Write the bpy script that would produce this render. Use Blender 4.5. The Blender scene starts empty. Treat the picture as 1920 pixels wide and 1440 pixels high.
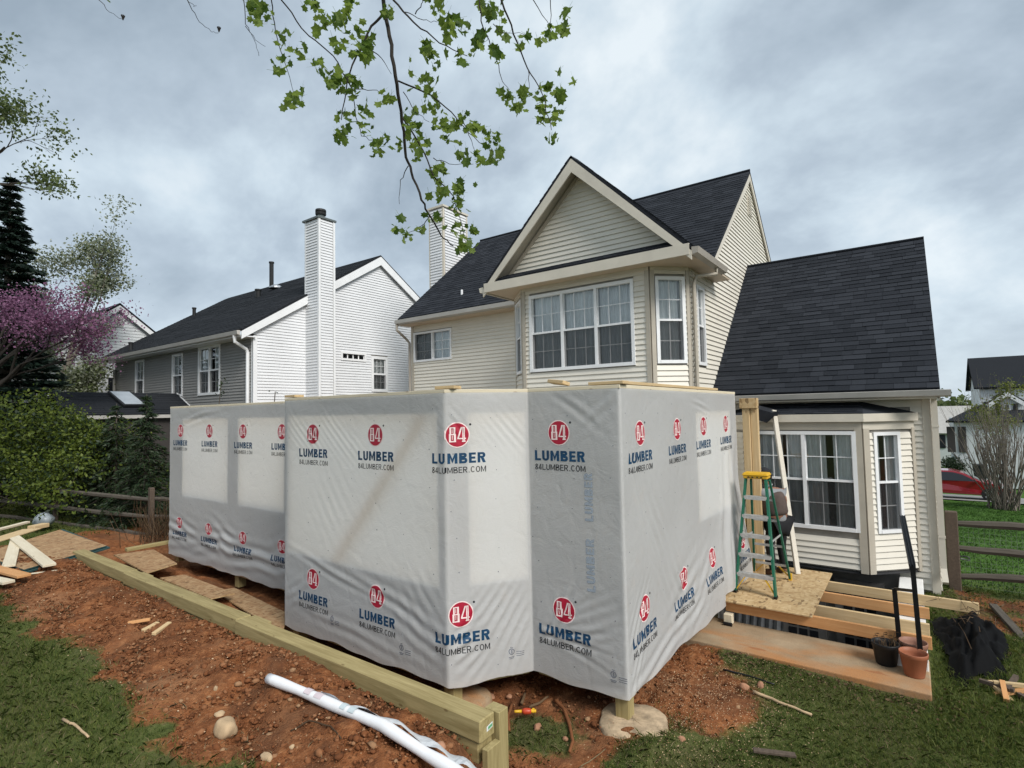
import bpy, bmesh, math, random
import numpy as np
from mathutils import Vector, Matrix, noise as mnoise

random.seed(7); rng = np.random.default_rng(11)
sc = bpy.context.scene
col = sc.collection
# ------------------------------------------------------------------ camera (at the origin, ground about 2.8 m below the lens)
FPX, PITCH, ROLL, YAW = 1020.04, math.radians(2.9234), math.radians(-1.15478), math.radians(36.2066)
fw = Vector((-math.sin(YAW)*math.cos(PITCH), math.cos(YAW)*math.cos(PITCH), math.sin(PITCH)))
rt0 = Vector((math.cos(YAW), math.sin(YAW), 0)); up0 = rt0.cross(fw)
rt = math.cos(ROLL)*rt0 + math.sin(ROLL)*up0; up = -math.sin(ROLL)*rt0 + math.cos(ROLL)*up0
cd = bpy.data.cameras.new('camera'); cam = bpy.data.objects.new('camera', cd); col.objects.link(cam)
M3 = Matrix((rt, up, -fw)).transposed()
cam.matrix_world = M3.to_4x4()
cd.sensor_width = 36.0; cd.lens = 36.0*FPX/1920.0; cd.clip_start = .05; cd.clip_end = 1500
sc.camera = cam
# ------------------------------------------------------------------ world: broken overcast
W = bpy.data.worlds.new('World'); sc.world = W; W.use_nodes = True
nt = W.node_tree; nt.nodes.clear()
SUN_EL, SUN_AZ = math.radians(42), math.radians(110)     # azimuth clockwise from +Y
def N(t, **kw):
    n = nt.nodes.new(t)
    for k, v in kw.items(): setattr(n, k, v)
    return n
out = N('ShaderNodeOutputWorld'); bg = N('ShaderNodeBackground')
tc = N('ShaderNodeTexCoord'); sep = N('ShaderNodeSeparateXYZ'); nt.links.new(tc.outputs['Generated'], sep.inputs[0])
mx = N('ShaderNodeMath', operation='MAXIMUM'); mx.inputs[1].default_value = 0.0; nt.links.new(sep.outputs[2], mx.inputs[0])
ad = N('ShaderNodeMath', operation='ADD'); ad.inputs[1].default_value = .55; nt.links.new(mx.outputs[0], ad.inputs[0])
dx = N('ShaderNodeMath', operation='DIVIDE'); dy = N('ShaderNodeMath', operation='DIVIDE')
nt.links.new(sep.outputs[0], dx.inputs[0]); nt.links.new(ad.outputs[0], dx.inputs[1])
nt.links.new(sep.outputs[1], dy.inputs[0]); nt.links.new(ad.outputs[0], dy.inputs[1])
cmb = N('ShaderNodeCombineXYZ'); nt.links.new(dx.outputs[0], cmb.inputs[0]); nt.links.new(dy.outputs[0], cmb.inputs[1])
n1 = N('ShaderNodeTexNoise'); n1.inputs['Scale'].default_value = 2.3; n1.inputs['Detail'].default_value = 6; n1.inputs['Roughness'].default_value = .57; n1.inputs['Distortion'].default_value = .12
mp = N('ShaderNodeMapping'); mp.inputs['Location'].default_value = (3.1, 1.7, 0); mp.inputs['Scale'].default_value = (1.0, 1.12, 1); mp.inputs['Rotation'].default_value = (0, 0, .5)
nt.links.new(cmb.outputs[0], mp.inputs[0]); nt.links.new(mp.outputs[0], n1.inputs['Vector'])
cr = N('ShaderNodeValToRGB'); e = cr.color_ramp.elements
e[0].position = .34; e[0].color = (.215, .265, .315, 1)
e[1].position = .68; e[1].color = (.525, .575, .605, 1)
m_ = e.new(.47); m_.color = (.305, .362, .418, 1); m_ = e.new(.57); m_.color = (.400, .468, .520, 1)
nt.links.new(n1.outputs['Fac'], cr.inputs[0])
sky = N('ShaderNodeTexSky', sky_type='NISHITA'); sky.sun_disc = False; sky.sun_elevation = SUN_EL; sky.sun_rotation = SUN_AZ
sk = N('ShaderNodeMixRGB', blend_type='MULTIPLY'); sk.inputs[0].default_value = 1; sk.inputs[2].default_value = (.06, .06, .06, 1); nt.links.new(sky.outputs[0], sk.inputs[1])
# thin brighter air towards the horizon, as in any overcast sky
hz = N('ShaderNodeMapRange'); hz.inputs[1].default_value = 0; hz.inputs[2].default_value = .30; hz.inputs[3].default_value = .42; hz.inputs[4].default_value = 0
nt.links.new(mx.outputs[0], hz.inputs[0])
mh = N('ShaderNodeMixRGB'); mh.inputs[2].default_value = (.47, .53, .58, 1); nt.links.new(hz.outputs[0], mh.inputs[0]); nt.links.new(cr.outputs[0], mh.inputs[1])
ms = N('ShaderNodeMixRGB'); ms.inputs[0].default_value = .10; nt.links.new(mh.outputs[0], ms.inputs[1]); nt.links.new(sk.outputs[0], ms.inputs[2])
nt.links.new(ms.outputs[0], bg.inputs[0]); bg.inputs[1].default_value = .66; nt.links.new(bg.outputs[0], out.inputs[0])
# ------------------------------------------------------------------ sun behind the clouds
sd = bpy.data.lights.new('sun', 'SUN'); sd.energy = 1.5; sd.angle = math.radians(24); sd.color = (1, .965, .91)
so = bpy.data.objects.new('sun', sd); col.objects.link(so)
sdir = Vector((math.sin(SUN_AZ)*math.cos(SUN_EL), math.cos(SUN_AZ)*math.cos(SUN_EL), math.sin(SUN_EL)))
so.rotation_euler = sdir.to_track_quat('Z', 'Y').to_euler(); so.location = sdir*40
sc.view_settings.view_transform = 'Standard'; sc.view_settings.look = 'None'; sc.view_settings.gamma = 1
sc.view_settings.exposure = 1.36; sc.view_settings.use_curve_mapping = False
sc.cycles.use_denoising = True; sc.cycles.max_bounces = 6; sc.cycles.transparent_max_bounces = 12

# ------------------------------------------------------------------ helpers
def ray(x, y): return fw + rt*((x-960)/FPX) - up*((y-720)/FPX)
def on_z(x, y, z): d = ray(x, y); return d*(z/d.z)
def on_y(x, y, Y): d = ray(x, y); return d*(Y/d.y)
def on_x(x, y, X): d = ray(x, y); return d*(X/d.x)
def at_d(x, y, D): return ray(x, y)*D

def tag(o, label=None, cat=None, group=None, kind=None):
    if label: o['label'] = label
    if cat: o['category'] = cat
    if group: o['group'] = group
    if kind: o['kind'] = kind
    return o
def empty(name, loc, label=None, cat=None, group=None):
    o = bpy.data.objects.new(name, None); col.objects.link(o); o.location = loc; o.empty_display_size = .2
    return tag(o, label, cat, group)
def link(name, me, parent=None, loc=None):
    o = bpy.data.objects.new(name, me); col.objects.link(o)
    if parent is not None:
        o.parent = parent
        if parent.type == 'EMPTY' or parent.parent is not None: pass
    if loc is not None: o.location = loc
    return o
WORLD_OF = {}
def wloc(o):
    v = Vector((0, 0, 0))
    while o is not None:
        v += o.location; o = o.parent
    return v

class MB:
    """collects faces; build() links them as one mesh object in world coordinates"""
    def __init__(s): s.v = []; s.f = []; s.m = []
    def add(s, vs, fs, mi=0):
        b = len(s.v); s.v += [tuple(p) for p in vs]
        for f in fs: s.f.append(tuple(i+b for i in f)); s.m.append(mi)
    def quad(s, a, b, c, d, mi=0): s.add((a, b, c, d), ((0, 1, 2, 3),), mi)
    def poly(s, pts, mi=0): s.add(pts, (tuple(range(len(pts))),), mi)
    def hexa(s, p, mi=0):   # 8 points: bottom 0-3 ccw, top 4-7
        s.add(p, ((3, 2, 1, 0), (4, 5, 6, 7), (0, 1, 5, 4), (1, 2, 6, 5), (2, 3, 7, 6), (3, 0, 4, 7)), mi)
    def box(s, x0, x1, y0, y1, z0, z1, mi=0):
        s.hexa(((x0, y0, z0), (x1, y0, z0), (x1, y1, z0), (x0, y1, z0), (x0, y0, z1), (x1, y0, z1), (x1, y1, z1), (x0, y1, z1)), mi)
    def bar(s, p0, p1, w, h, upv=(0, 0, 1), mi=0):
        p0 = Vector(p0); p1 = Vector(p1); d = (p1-p0).normalized(); upv = Vector(upv)
        sd = d.cross(upv)
        if sd.length < 1e-4: sd = d.cross(Vector((1, 0, 0)))
        sd.normalize(); u = sd.cross(d).normalized()
        a, b = sd*(w/2), u*(h/2)
        s.hexa([p0-a-b, p0+a-b, p1+a-b, p1-a-b, p0-a+b, p0+a+b, p1+a+b, p1-a+b], mi)
    def path(s, pts, rad, n=8, mi=0, cap=True):
        pts = [Vector(p) for p in pts]
        if not hasattr(rad, '__len__'): rad = [rad]*len(pts)
        rings = []; prev = None
        for i, p in enumerate(pts):
            t = (pts[min(i+1, len(pts)-1)]-pts[max(i-1, 0)]).normalized()
            a = prev if prev is not None else (Vector((0, 0, 1)) if abs(t.z) < .9 else Vector((1, 0, 0)))
            sd = t.cross(a).normalized(); a2 = sd.cross(t).normalized(); prev = a2
            rings.append([p+(sd*math.cos(k*2*math.pi/n)+a2*math.sin(k*2*math.pi/n))*rad[i] for k in range(n)])
        b = len(s.v)
        for r in rings: s.v += [tuple(q) for q in r]
        for i in range(len(rings)-1):
            for k in range(n):
                s.f.append((b+i*n+k, b+i*n+(k+1) % n, b+(i+1)*n+(k+1) % n, b+(i+1)*n+k)); s.m.append(mi)
        if cap:
            s.f.append(tuple(b+k for k in range(n))[::-1]); s.m.append(mi)
            s.f.append(tuple(b+(len(rings)-1)*n+k for k in range(n))); s.m.append(mi)
    def lathe(s, c, prof, n=20, mi=0):
        b = len(s.v); c = Vector(c)
        for r, z in prof:
            for k in range(n): s.v.append((c.x+r*math.cos(k*2*math.pi/n), c.y+r*math.sin(k*2*math.pi/n), c.z+z))
        for i in range(len(prof)-1):
            for k in range(n):
                s.f.append((b+i*n+k, b+i*n+(k+1) % n, b+(i+1)*n+(k+1) % n, b+(i+1)*n+k)); s.m.append(mi)
    def prism(s, pts, ext, mi=0):
        n = len(pts); ext = Vector(ext); q = [Vector(p) for p in pts]
        s.add(q+[p+ext for p in q], [tuple(range(n))[::-1], tuple(range(n, 2*n))]+[(i, (i+1) % n, n+(i+1) % n, n+i) for i in range(n)], mi)
    def fbox(s, F, u0, u1, v0, v1, d0, d1, mi=0):
        s.hexa([F.p(u0, v0, d1), F.p(u1, v0, d1), F.p(u1, v0, d0), F.p(u0, v0, d0), F.p(u0, v1, d1), F.p(u1, v1, d1), F.p(u1, v1, d0), F.p(u0, v1, d0)], mi)
    def mesh(s, name, mats, off=Vector((0, 0, 0)), smooth=False):
        me = bpy.data.meshes.new(name)
        me.from_pydata([(a-off.x, b-off.y, c-off.z) for a, b, c in s.v], [], s.f)
        if not isinstance(mats, (list, tuple)): mats = [mats]
        for m in mats: me.materials.append(m)
        if len(mats) > 1: me.polygons.foreach_set('material_index', s.m)
        if smooth: me.polygons.foreach_set('use_smooth', [True]*len(s.f))
        me.update(); return me
    def build(s, name, mats, parent=None, smooth=False, bevel=0, loc=None, fix=False):
        """geometry is given in world coordinates; loc puts the object's own origin"""
        pw = wloc(parent) if parent is not None else Vector((0, 0, 0))
        lw = Vector(loc) if loc is not None else pw
        me = s.mesh(name, mats, lw, smooth)
        if fix:
            bm = bmesh.new(); bm.from_mesh(me); bmesh.ops.recalc_face_normals(bm, faces=bm.faces); bm.to_mesh(me); bm.free()
        o = link(name, me, parent); o.location = lw-pw
        if bevel:
            m = o.modifiers.new('bevel', 'BEVEL'); m.width = bevel; m.segments = 2; m.limit_method = 'ANGLE'
        return o

class Fr:
    """a vertical wall's frame: u along the wall, v = world height, d = outwards"""
    def __init__(s, ox, oy, ux, uy):
        l = math.hypot(ux, uy); s.ox, s.oy, s.ux, s.uy = ox, oy, ux/l, uy/l; s.nx, s.ny = s.uy, -s.ux
    def p(s, u, v, d=0): return Vector((s.ox+s.ux*u+s.nx*d, s.oy+s.uy*u+s.ny*d, v))

def numpy_mesh(name, V, F, mats, attr=None, smooth=False):
    """V (n,3) array, F (m,k) array with constant k"""
    me = bpy.data.meshes.new(name); n, k = F.shape
    me.vertices.add(len(V)); me.vertices.foreach_set('co', np.ascontiguousarray(V, dtype=np.float32).ravel())
    me.loops.add(n*k); me.loops.foreach_set('vertex_index', np.ascontiguousarray(F, dtype=np.int32).ravel())
    me.polygons.add(n); me.polygons.foreach_set('loop_start', np.arange(0, n*k, k, dtype=np.int32))
    if not isinstance(mats, (list, tuple)): mats = [mats]
    for m in mats: me.materials.append(m)
    if smooth: me.polygons.foreach_set('use_smooth', np.ones(n, dtype=bool))
    me.update(calc_edges=True)
    if attr is not None:
        for an, arr in attr.items():
            a = me.attributes.new(an, 'FLOAT', 'POINT'); a.data.foreach_set('value', np.ascontiguousarray(arr, dtype=np.float32))
    return me

# ------------------------------------------------------------------ materials
MATS = {}
class Nodes:
    def __init__(s, name):
        m = bpy.data.materials.new(name); m.use_nodes = True; s.m = m; s.t = m.node_tree; s.t.nodes.clear()
        s.out = s.t.nodes.new('ShaderNodeOutputMaterial'); s.bs = s.t.nodes.new('ShaderNodeBsdfPrincipled'); s.t.links.new(s.bs.outputs[0], s.out.inputs[0])
        MATS[name] = m
    def n(s, t, ins=None, **kw):
        q = s.t.nodes.new(t)
        for k, v in kw.items(): setattr(q, k, v)
        for k, v in (ins or {}).items(): s.set(q, k, v)
        return q
    def set(s, q, k, v):
        if isinstance(v, bpy.types.NodeSocket): s.t.links.new(v, q.inputs[k])
        else: q.inputs[k].default_value = v
    def pos(s, scale=(1, 1, 1), rot=(0, 0, 0), obj=False):
        g = s.n('ShaderNodeTexCoord').outputs['Object'] if obj else s.n('ShaderNodeNewGeometry').outputs['Position']
        return s.n('ShaderNodeMapping', {0: g, 'Scale': scale, 'Rotation': rot}).outputs[0]
    def noise(s, vec, scale, detail=4, rough=.55, dist=0):
        return s.n('ShaderNodeTexNoise', {'Vector': vec, 'Scale': scale, 'Detail': detail, 'Roughness': rough, 'Distortion': dist}).outputs['Fac']
    def ramp(s, fac, stops):
        q = s.n('ShaderNodeValToRGB', {0: fac}); el = q.color_ramp.elements
        while len(el) > 1: el.remove(el[-1])
        el[0].position = stops[0][0]; el[0].color = (*stops[0][1], 1)
        for p, c in stops[1:]:
            z = el.new(p); z.color = (*c, 1)
        return q.outputs[0]
    def mix(s, fac, a, b, mode='MIX'):
        q = s.n('ShaderNodeMixRGB', blend_type=mode)
        for i, v in ((0, fac), (1, a), (2, b)):
            if isinstance(v, bpy.types.NodeSocket): s.t.links.new(v, q.inputs[i])
            elif i == 0: q.inputs[0].default_value = v
            else: q.inputs[i].default_value = (*v, 1)
        return q.outputs[0]
    def math(s, op, a, b=0.0):
        q = s.n('ShaderNodeMath', operation=op); s.set(q, 0, a); s.set(q, 1, b); return q.outputs[0]
    def bump(s, h, strength=.3, dist=.01):
        q = s.n('ShaderNodeBump', {'Height': h, 'Strength': strength, 'Distance': dist}); s.t.links.new(q.outputs[0], s.bs.inputs['Normal']); return q.outputs[0]
    def done(s, base, rough=.6, metal=0, spec=.4):
        s.set(s.bs, 'Base Color', base if isinstance(base, bpy.types.NodeSocket) else (*base, 1))
        s.set(s.bs, 'Roughness', rough); s.set(s.bs, 'Metallic', metal); s.set(s.bs, 'Specular IOR Level', spec)
        return s.m

def plain(name, c, rough=.6, var=.12, scale=6, metal=0, spec=.35, bump=.15, bscale=60):
    k = Nodes(name); p = k.pos()
    f = k.noise(p, scale, 5, .6)
    lo = tuple(x*(1-var) for x in c); hi = tuple(min(1, x*(1+var)) for x in c)
    base = k.ramp(f, ((.3, lo), (.7, hi)))
    if bump: k.bump(k.noise(p, bscale, 3), bump, .004)
    return k.done(base, rough, metal, spec)

def wood(name, a, b, knot=(.2, .11, .05), scale=1.0, rough=.7, axis=0):
    k = Nodes(name); p = k.pos(obj=True)
    sc_ = [14*scale]*3; sc_[axis] = .9*scale
    q = k.n('ShaderNodeMapping', {0: p, 'Scale': tuple(sc_)}).outputs[0]
    g = k.noise(q, 2.2, 6, .65, .6)
    base = k.ramp(g, ((.28, a), (.5, tuple((x+y)/2 for x, y in zip(a, b))), (.72, b)))
    big = k.noise(p, 2.3, 3)
    base = k.mix(k.math('MULTIPLY', big, .35), base, tuple(x*.62 for x in a))
    oi = k.n('ShaderNodeObjectInfo').outputs['Random']
    base = k.mix(k.math('MULTIPLY', oi, .3), base, tuple(x*.7 for x in b))
    vor = k.n('ShaderNodeTexVoronoi', {'Vector': k.n('ShaderNodeMapping', {0: p, 'Scale': tuple(3.2 if i == axis else 7 for i in range(3))}).outputs[0], 'Scale': 1.0}).outputs['Distance']
    kf = k.ramp(vor, ((.0, (1, 1, 1)), (.055, (.8, .8, .8)), (.09, (0, 0, 0))))
    base = k.mix(k.math('MULTIPLY', kf, .8), base, knot)
    k.bump(g, .25, .004)
    return k.done(base, rough, 0, .25)

wood('pine', (.50, .345, .175), (.70, .53, .31))
wood('pine_pale', (.62, .53, .38), (.78, .70, .54), rough=.75)
wood('fir_orange', (.52, .24, .09), (.68, .38, .17))
wood('treated', (.215, .165, .065), (.47, .385, .19), knot=(.13, .08, .03))
wood('treated_y', (.215, .165, .065), (.47, .385, .19), knot=(.13, .08, .03), axis=2)
wood('pine_z', (.40, .29, .16), (.58, .44, .27), axis=2)
wood('pine_weathered', (.55, .50, .42), (.72, .67, .58), axis=2)
wood('fence_wood', (.055, .047, .038), (.125, .108, .088), knot=(.03, .025, .02), rough=.9)
wood('fence_post', (.06, .045, .034), (.14, .105, .08), knot=(.03, .025, .02), rough=.9, axis=2)
wood('bark', (.05, .042, .034), (.11, .095, .078), axis=2, rough=.95)
wood('bark_pale', (.13, .11, .09), (.23, .20, .17), axis=2, rough=.95)
wood('twig', (.020, .017, .015), (.045, .038, .032), axis=2, rough=.95)

def osb_mat(name, a, b, c):
    k = Nodes(name); p = k.pos(obj=True)
    base = None
    v1 = k.n('ShaderNodeTexVoronoi', {'Vector': k.n('ShaderNodeMapping', {0: p, 'Scale': (22, 9, 9), 'Rotation': (0, 0, .3)}).outputs[0], 'Scale': 1.6, 'Randomness': 1.0})
    v2 = k.n('ShaderNodeTexVoronoi', {'Vector': k.n('ShaderNodeMapping', {0: p, 'Scale': (9, 24, 12), 'Rotation': (0, 0, -.4)}).outputs[0], 'Scale': 1.7, 'Randomness': 1.0})
    h1 = k.n('ShaderNodeSeparateColor', {0: v1.outputs['Color']}).outputs[0]; h2 = k.n('ShaderNodeSeparateColor', {0: v2.outputs['Color']}).outputs[1]
    base = k.ramp(k.mix(.5, h1, h2), ((.12, a), (.45, b), (.85, c)))
    dk = k.ramp(h1, ((.0, (1, 1, 1)), (.045, (1, 1, 1)), (.06, (0, 0, 0))))
    base = k.mix(k.math('MULTIPLY', dk, .75), base, (.13, .08, .04))
    base = k.mix(k.math('MULTIPLY', k.noise(p, 1.4, 4), .4), base, tuple(x*.6 for x in a))
    k.bump(h2, .35, .004)
    return k.done(base, .75, 0, .25)
osb_mat('osb', (.36, .23, .11), (.50, .35, .18), (.60, .45, .26))
osb_mat('sheathing', (.055, .052, .050), (.075, .072, .068), (.10, .095, .09))
osb_mat('osb_dirty', (.27, .15, .075), (.38, .235, .12), (.46, .31, .17))

# house wrap: thin woven film, lets light through
k = Nodes('house_wrap'); p = k.pos()
wv = k.noise(k.pos((1, 1, 4)), 30, 3); cr_ = k.noise(p, 5.5, 6, .62, .8)
f2 = k.noise(p, 170, 2)
base = k.ramp(k.noise(p, 1.6, 4), ((.3, (.87, .865, .855)), (.7, (.92, .918, .91))))
hgt = k.math('ADD', k.math('MULTIPLY', cr_, 1.0), k.math('MULTIPLY', wv, .18))
hgt = k.math('ADD', hgt, k.math('MULTIPLY', f2, .05))
vo = k.n('ShaderNodeTexVoronoi', {'Vector': k.n('ShaderNodeMapping', {0: p, 'Scale': (3.2, 3.2, 2.2)}).outputs[0], 'Scale': 1.0}, feature='DISTANCE_TO_EDGE').outputs['Distance']
hgt = k.math('ADD', hgt, k.math('MULTIPLY', k.ramp(vo, ((0, (0, 0, 0)), (.10, (1, 1, 1)))), .16))
bmp = k.bump(hgt, .34, .022)
k.done(base, .42, 0, .35)
tr = k.n('ShaderNodeBsdfTranslucent', {'Color': (.93, .92, .90, 1), 'Normal': bmp})
mxs = k.n('ShaderNodeMixShader', {0: .58}); k.t.links.new(k.bs.outputs[0], mxs.inputs[1]); k.t.links.new(tr.outputs[0], mxs.inputs[2]); k.t.links.new(mxs.outputs[0], k.out.inputs[0])

plain('print_red', (.36, .012, .035), .5, .08, 8); plain('print_white', (.80, .66, .64), .5, .05, 8)
plain('print_blue', (.006, .045, .105), .5, .25, 3); plain('print_black', (.012, .013, .018), .5, .1, 8); plain('print_grey', (.20, .21, .24), .6, .1, 9)
plain('print_faded', (.30, .31, .33), .6, .05, 9); plain('print_ghost', (.285, .325, .375), .6, .12, 14)

def siding_mat(name, c, stain=.5):
    k = Nodes(name); p = k.pos(); f = k.noise(p, 1.1, 5, .6); g = k.noise(k.pos((1, 1, 3)), 9, 4)
    base = k.ramp(f, ((.3, tuple(x*.93 for x in c)), (.7, tuple(min(1, x*1.04) for x in c))))
    base = k.mix(k.math('MULTIPLY', k.ramp(g, ((.5, (0, 0, 0)), (.8, (1, 1, 1)))), .16*stain), base, tuple(x*.55 for x in c))
    ri = k.n('ShaderNodeObjectInfo').outputs['Random']; base = k.mix(k.math('MULTIPLY', ri, .07), base, tuple(x*.8 for x in c))
    k.bump(k.noise(k.pos((3, 3, 18)), 8, 3), .12, .004)
    return k.done(base, .48, 0, .4)
siding_mat('siding_cream', (.680, .640, .560)); siding_mat('siding_white', (.665, .675, .690)); siding_mat('siding_white_shaded', (.25, .245, .235)); siding_mat('siding_far', (.62, .64, .65))
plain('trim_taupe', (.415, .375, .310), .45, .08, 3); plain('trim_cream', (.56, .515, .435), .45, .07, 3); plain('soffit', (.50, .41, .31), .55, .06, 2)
plain('trim_white', (.72, .73, .74), .4, .05, 4); plain('window_white', (.74, .745, .75), .35, .05, 5); plain('gutter_grey', (.40, .385, .36), .35, .1, 3); plain('wall_back', (.30, .28, .25), .8)
plain('gutter_taupe', (.33, .30, .26), .4, .1, 3)

def shingle_mat(name, a, b, c):
    k = Nodes(name); p = k.pos()
    ri = k.n('ShaderNodeNewGeometry').outputs['Random Per Island']; oi = k.n('ShaderNodeObjectInfo').outputs['Random']
    r = k.math('FRACT', k.math('ADD', ri, oi))
    base = k.ramp(r, ((0, a), (.5, b), (1, c)))
    base = k.mix(k.math('MULTIPLY', k.noise(p, .9, 4), .45), base, tuple(x*.7 for x in a))
    gr = k.noise(p, 220, 2); base = k.mix(k.ramp(gr, ((.45, (0, 0, 0)), (.75, (.35, .35, .35)))), base, tuple(x*2.4 for x in c))
    k.bump(gr, .5, .003)
    return k.done(base, .92, 0, .15)
shingle_mat('shingle', (.0115, .0135, .0175), (.019, .0215, .027), (.031, .0345, .042))
shingle_mat('shingle_far', (.013, .015, .018), (.017, .019, .023), (.021, .023, .027))

def glass_mat(name, tint=(.9, .93, .95), refl=.5):
    k = Nodes(name); k.t.nodes.remove(k.bs)
    fr = k.n('ShaderNodeFresnel', {'IOR': 1.5}).outputs[0]
    w = k.n('ShaderNodeBump', {'Height': k.noise(k.pos(), 1.3, 2), 'Strength': .06, 'Distance': .05}).outputs[0]
    g = k.n('ShaderNodeBsdfGlossy', {'Color': (.9, .93, .95, 1), 'Roughness': .02, 'Normal': w}); t = k.n('ShaderNodeBsdfTransparent', {'Color': (*tint, 1)})
    f = k.math('ADD', k.math('MULTIPLY', fr, refl*2), .03)
    m = k.n('ShaderNodeMixShader', {0: f}); k.t.links.new(t.outputs[0], m.inputs[1]); k.t.links.new(g.outputs[0], m.inputs[2]); k.t.links.new(m.outputs[0], k.out.inputs[0])
glass_mat('glass', (.90, .93, .94), .7)
k = Nodes('insect_screen'); k.done((.03, .03, .033), .8)
t_ = k.n('ShaderNodeBsdfTransparent', {'Color': (.8, .8, .8, 1)}); m_ = k.n('ShaderNodeMixShader', {0: .34}); k.t.links.new(t_.outputs[0], m_.inputs[1]); k.t.links.new(k.bs.outputs[0], m_.inputs[2]); k.t.links.new(m_.outputs[0], k.out.inputs[0])
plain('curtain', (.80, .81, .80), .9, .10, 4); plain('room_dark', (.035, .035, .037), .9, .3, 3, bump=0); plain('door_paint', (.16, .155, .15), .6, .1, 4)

# concrete with red clay smeared on it
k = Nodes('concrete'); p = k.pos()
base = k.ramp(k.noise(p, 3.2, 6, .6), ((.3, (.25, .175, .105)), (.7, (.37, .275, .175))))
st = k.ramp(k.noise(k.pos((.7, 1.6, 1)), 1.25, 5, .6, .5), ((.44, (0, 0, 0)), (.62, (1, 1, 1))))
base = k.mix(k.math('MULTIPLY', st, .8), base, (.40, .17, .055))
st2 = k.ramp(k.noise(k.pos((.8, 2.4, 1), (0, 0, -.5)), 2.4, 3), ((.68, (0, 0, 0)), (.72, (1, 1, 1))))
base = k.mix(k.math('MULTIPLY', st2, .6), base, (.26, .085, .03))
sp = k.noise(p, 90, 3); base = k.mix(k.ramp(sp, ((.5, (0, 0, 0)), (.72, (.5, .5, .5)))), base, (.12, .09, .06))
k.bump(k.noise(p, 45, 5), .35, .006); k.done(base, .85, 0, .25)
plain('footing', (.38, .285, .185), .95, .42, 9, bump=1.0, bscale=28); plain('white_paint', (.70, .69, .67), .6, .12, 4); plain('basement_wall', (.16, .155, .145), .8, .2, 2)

# the ground sheet: grass thatch, clay and mud chosen by a painted-on mask of where the soil is bare
k = Nodes('ground_soil'); p = k.pos()
at = k.n('ShaderNodeAttribute', attribute_name='bare').outputs['Fac']
nz = k.noise(p, 3.4, 6, .65); nz2 = k.noise(p, 17, 5, .6)
clay = k.ramp(nz2, ((.25, (.10, .036, .014)), (.5, (.215, .080, .031)), (.78, (.36, .16, .068))))
clay = k.mix(k.ramp(k.noise(p, 1.5, 5, .6, .6), ((.45, (0, 0, 0)), (.62, (.75, .75, .75)))), clay, (.085, .038, .020)); clay = k.mix(k.ramp(k.noise(p, .9, 3), ((.52, (0, 0, 0)), (.7, (.6, .6, .6)))), clay, (.30, .15, .075))
clay = k.mix(k.ramp(k.noise(p, 120, 2), ((.62, (0, 0, 0)), (.74, (.6, .6, .6)))), clay, (.36, .22, .13))
gr = k.ramp(nz2, ((.25, (.044, .056, .016)), (.55, (.085, .102, .030)), (.8, (.16, .14, .065))))
gr = k.mix(k.ramp(k.noise(p, .8, 5), ((.45, (0, 0, 0)), (.7, (.75, .75, .75)))), gr, (.085, .070, .036))
far = k.n('ShaderNodeAttribute', attribute_name='far').outputs['Fac']
gr = k.mix(far, gr, k.ramp(k.noise(p, 1.6, 6, .7), ((.3, (.035, .085, .012)), (.7, (.075, .15, .028)))))
msk = k.ramp(k.math('ADD', at, k.math('MULTIPLY', k.math('SUBTRACT', nz, .5), .9)), ((.42, (0, 0, 0)), (.58, (1, 1, 1))))
base = k.mix(msk, gr, clay)
k.bump(k.math('ADD', k.math('MULTIPLY', nz2, .5), k.noise(p, 60, 4)), .8, .02); k.done(base, .95, 0, .1)
k = Nodes('clod'); ri_ = k.n('ShaderNodeNewGeometry').outputs['Random Per Island']; k.bump(k.noise(k.pos(), 45, 4), .7, .006); k.done(k.mix(k.math('MULTIPLY', k.noise(k.pos(), 7, 5), .7), k.ramp(ri_, ((0, (.10, .036, .015)), (.5, (.215, .080, .032)), (.9, (.31, .145, .07)), (1, (.40, .25, .14)))), (.09, .04, .02)), .95, 0, .1); plain('rock', (.42, .30, .18), .85, .28, 7, bump=.5, bscale=30); plain('rock_red', (.33, .17, .10), .9, .3, 7, bump=.5, bscale=30)

def leaf_mat(name, a, b, trans=.35, rough=.55):
    k = Nodes(name)
    ri = k.n('ShaderNodeNewGeometry').outputs['Random Per Island']; oi = k.n('ShaderNodeObjectInfo').outputs['Random']
    r = k.math('FRACT', k.math('ADD', ri, oi))
    base = k.ramp(r, ((0, a), (1, b))); base = k.mix(k.math('MULTIPLY', k.noise(k.pos(), 1.2, 3), .5), base, tuple(x*.6 for x in a))
    k.done(base, rough, 0, .3)
    t = k.n('ShaderNodeBsdfTranslucent', {'Color': base}); m = k.n('ShaderNodeMixShader', {0: trans})
    k.t.links.new(k.bs.outputs[0], m.inputs[1]); k.t.links.new(t.outputs[0], m.inputs[2]); k.t.links.new(m.outputs[0], k.out.inputs[0])
leaf_mat('leaf_tulip', (.075, .14, .022), (.27, .36, .07), .58); leaf_mat('leaf_dark', (.006, .016, .012), (.018, .036, .022), .15); leaf_mat('leaf_hemlock', (.012, .026, .012), (.04, .065, .024), .2)
leaf_mat('leaf_lime', (.075, .115, .016), (.19, .235, .04), .4); leaf_mat('leaf_pear', (.20, .23, .13), (.48, .50, .40), .45); leaf_mat('leaf_pear_green', (.07, .10, .03), (.17, .20, .08), .4)
leaf_mat('redbud', (.17, .065, .135), (.40, .20, .33), .3); leaf_mat('leaf_yellow', (.12, .15, .03), (.24, .26, .06), .4); leaf_mat('leaf_green', (.07, .11, .03), (.18, .22, .08), .45)
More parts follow.
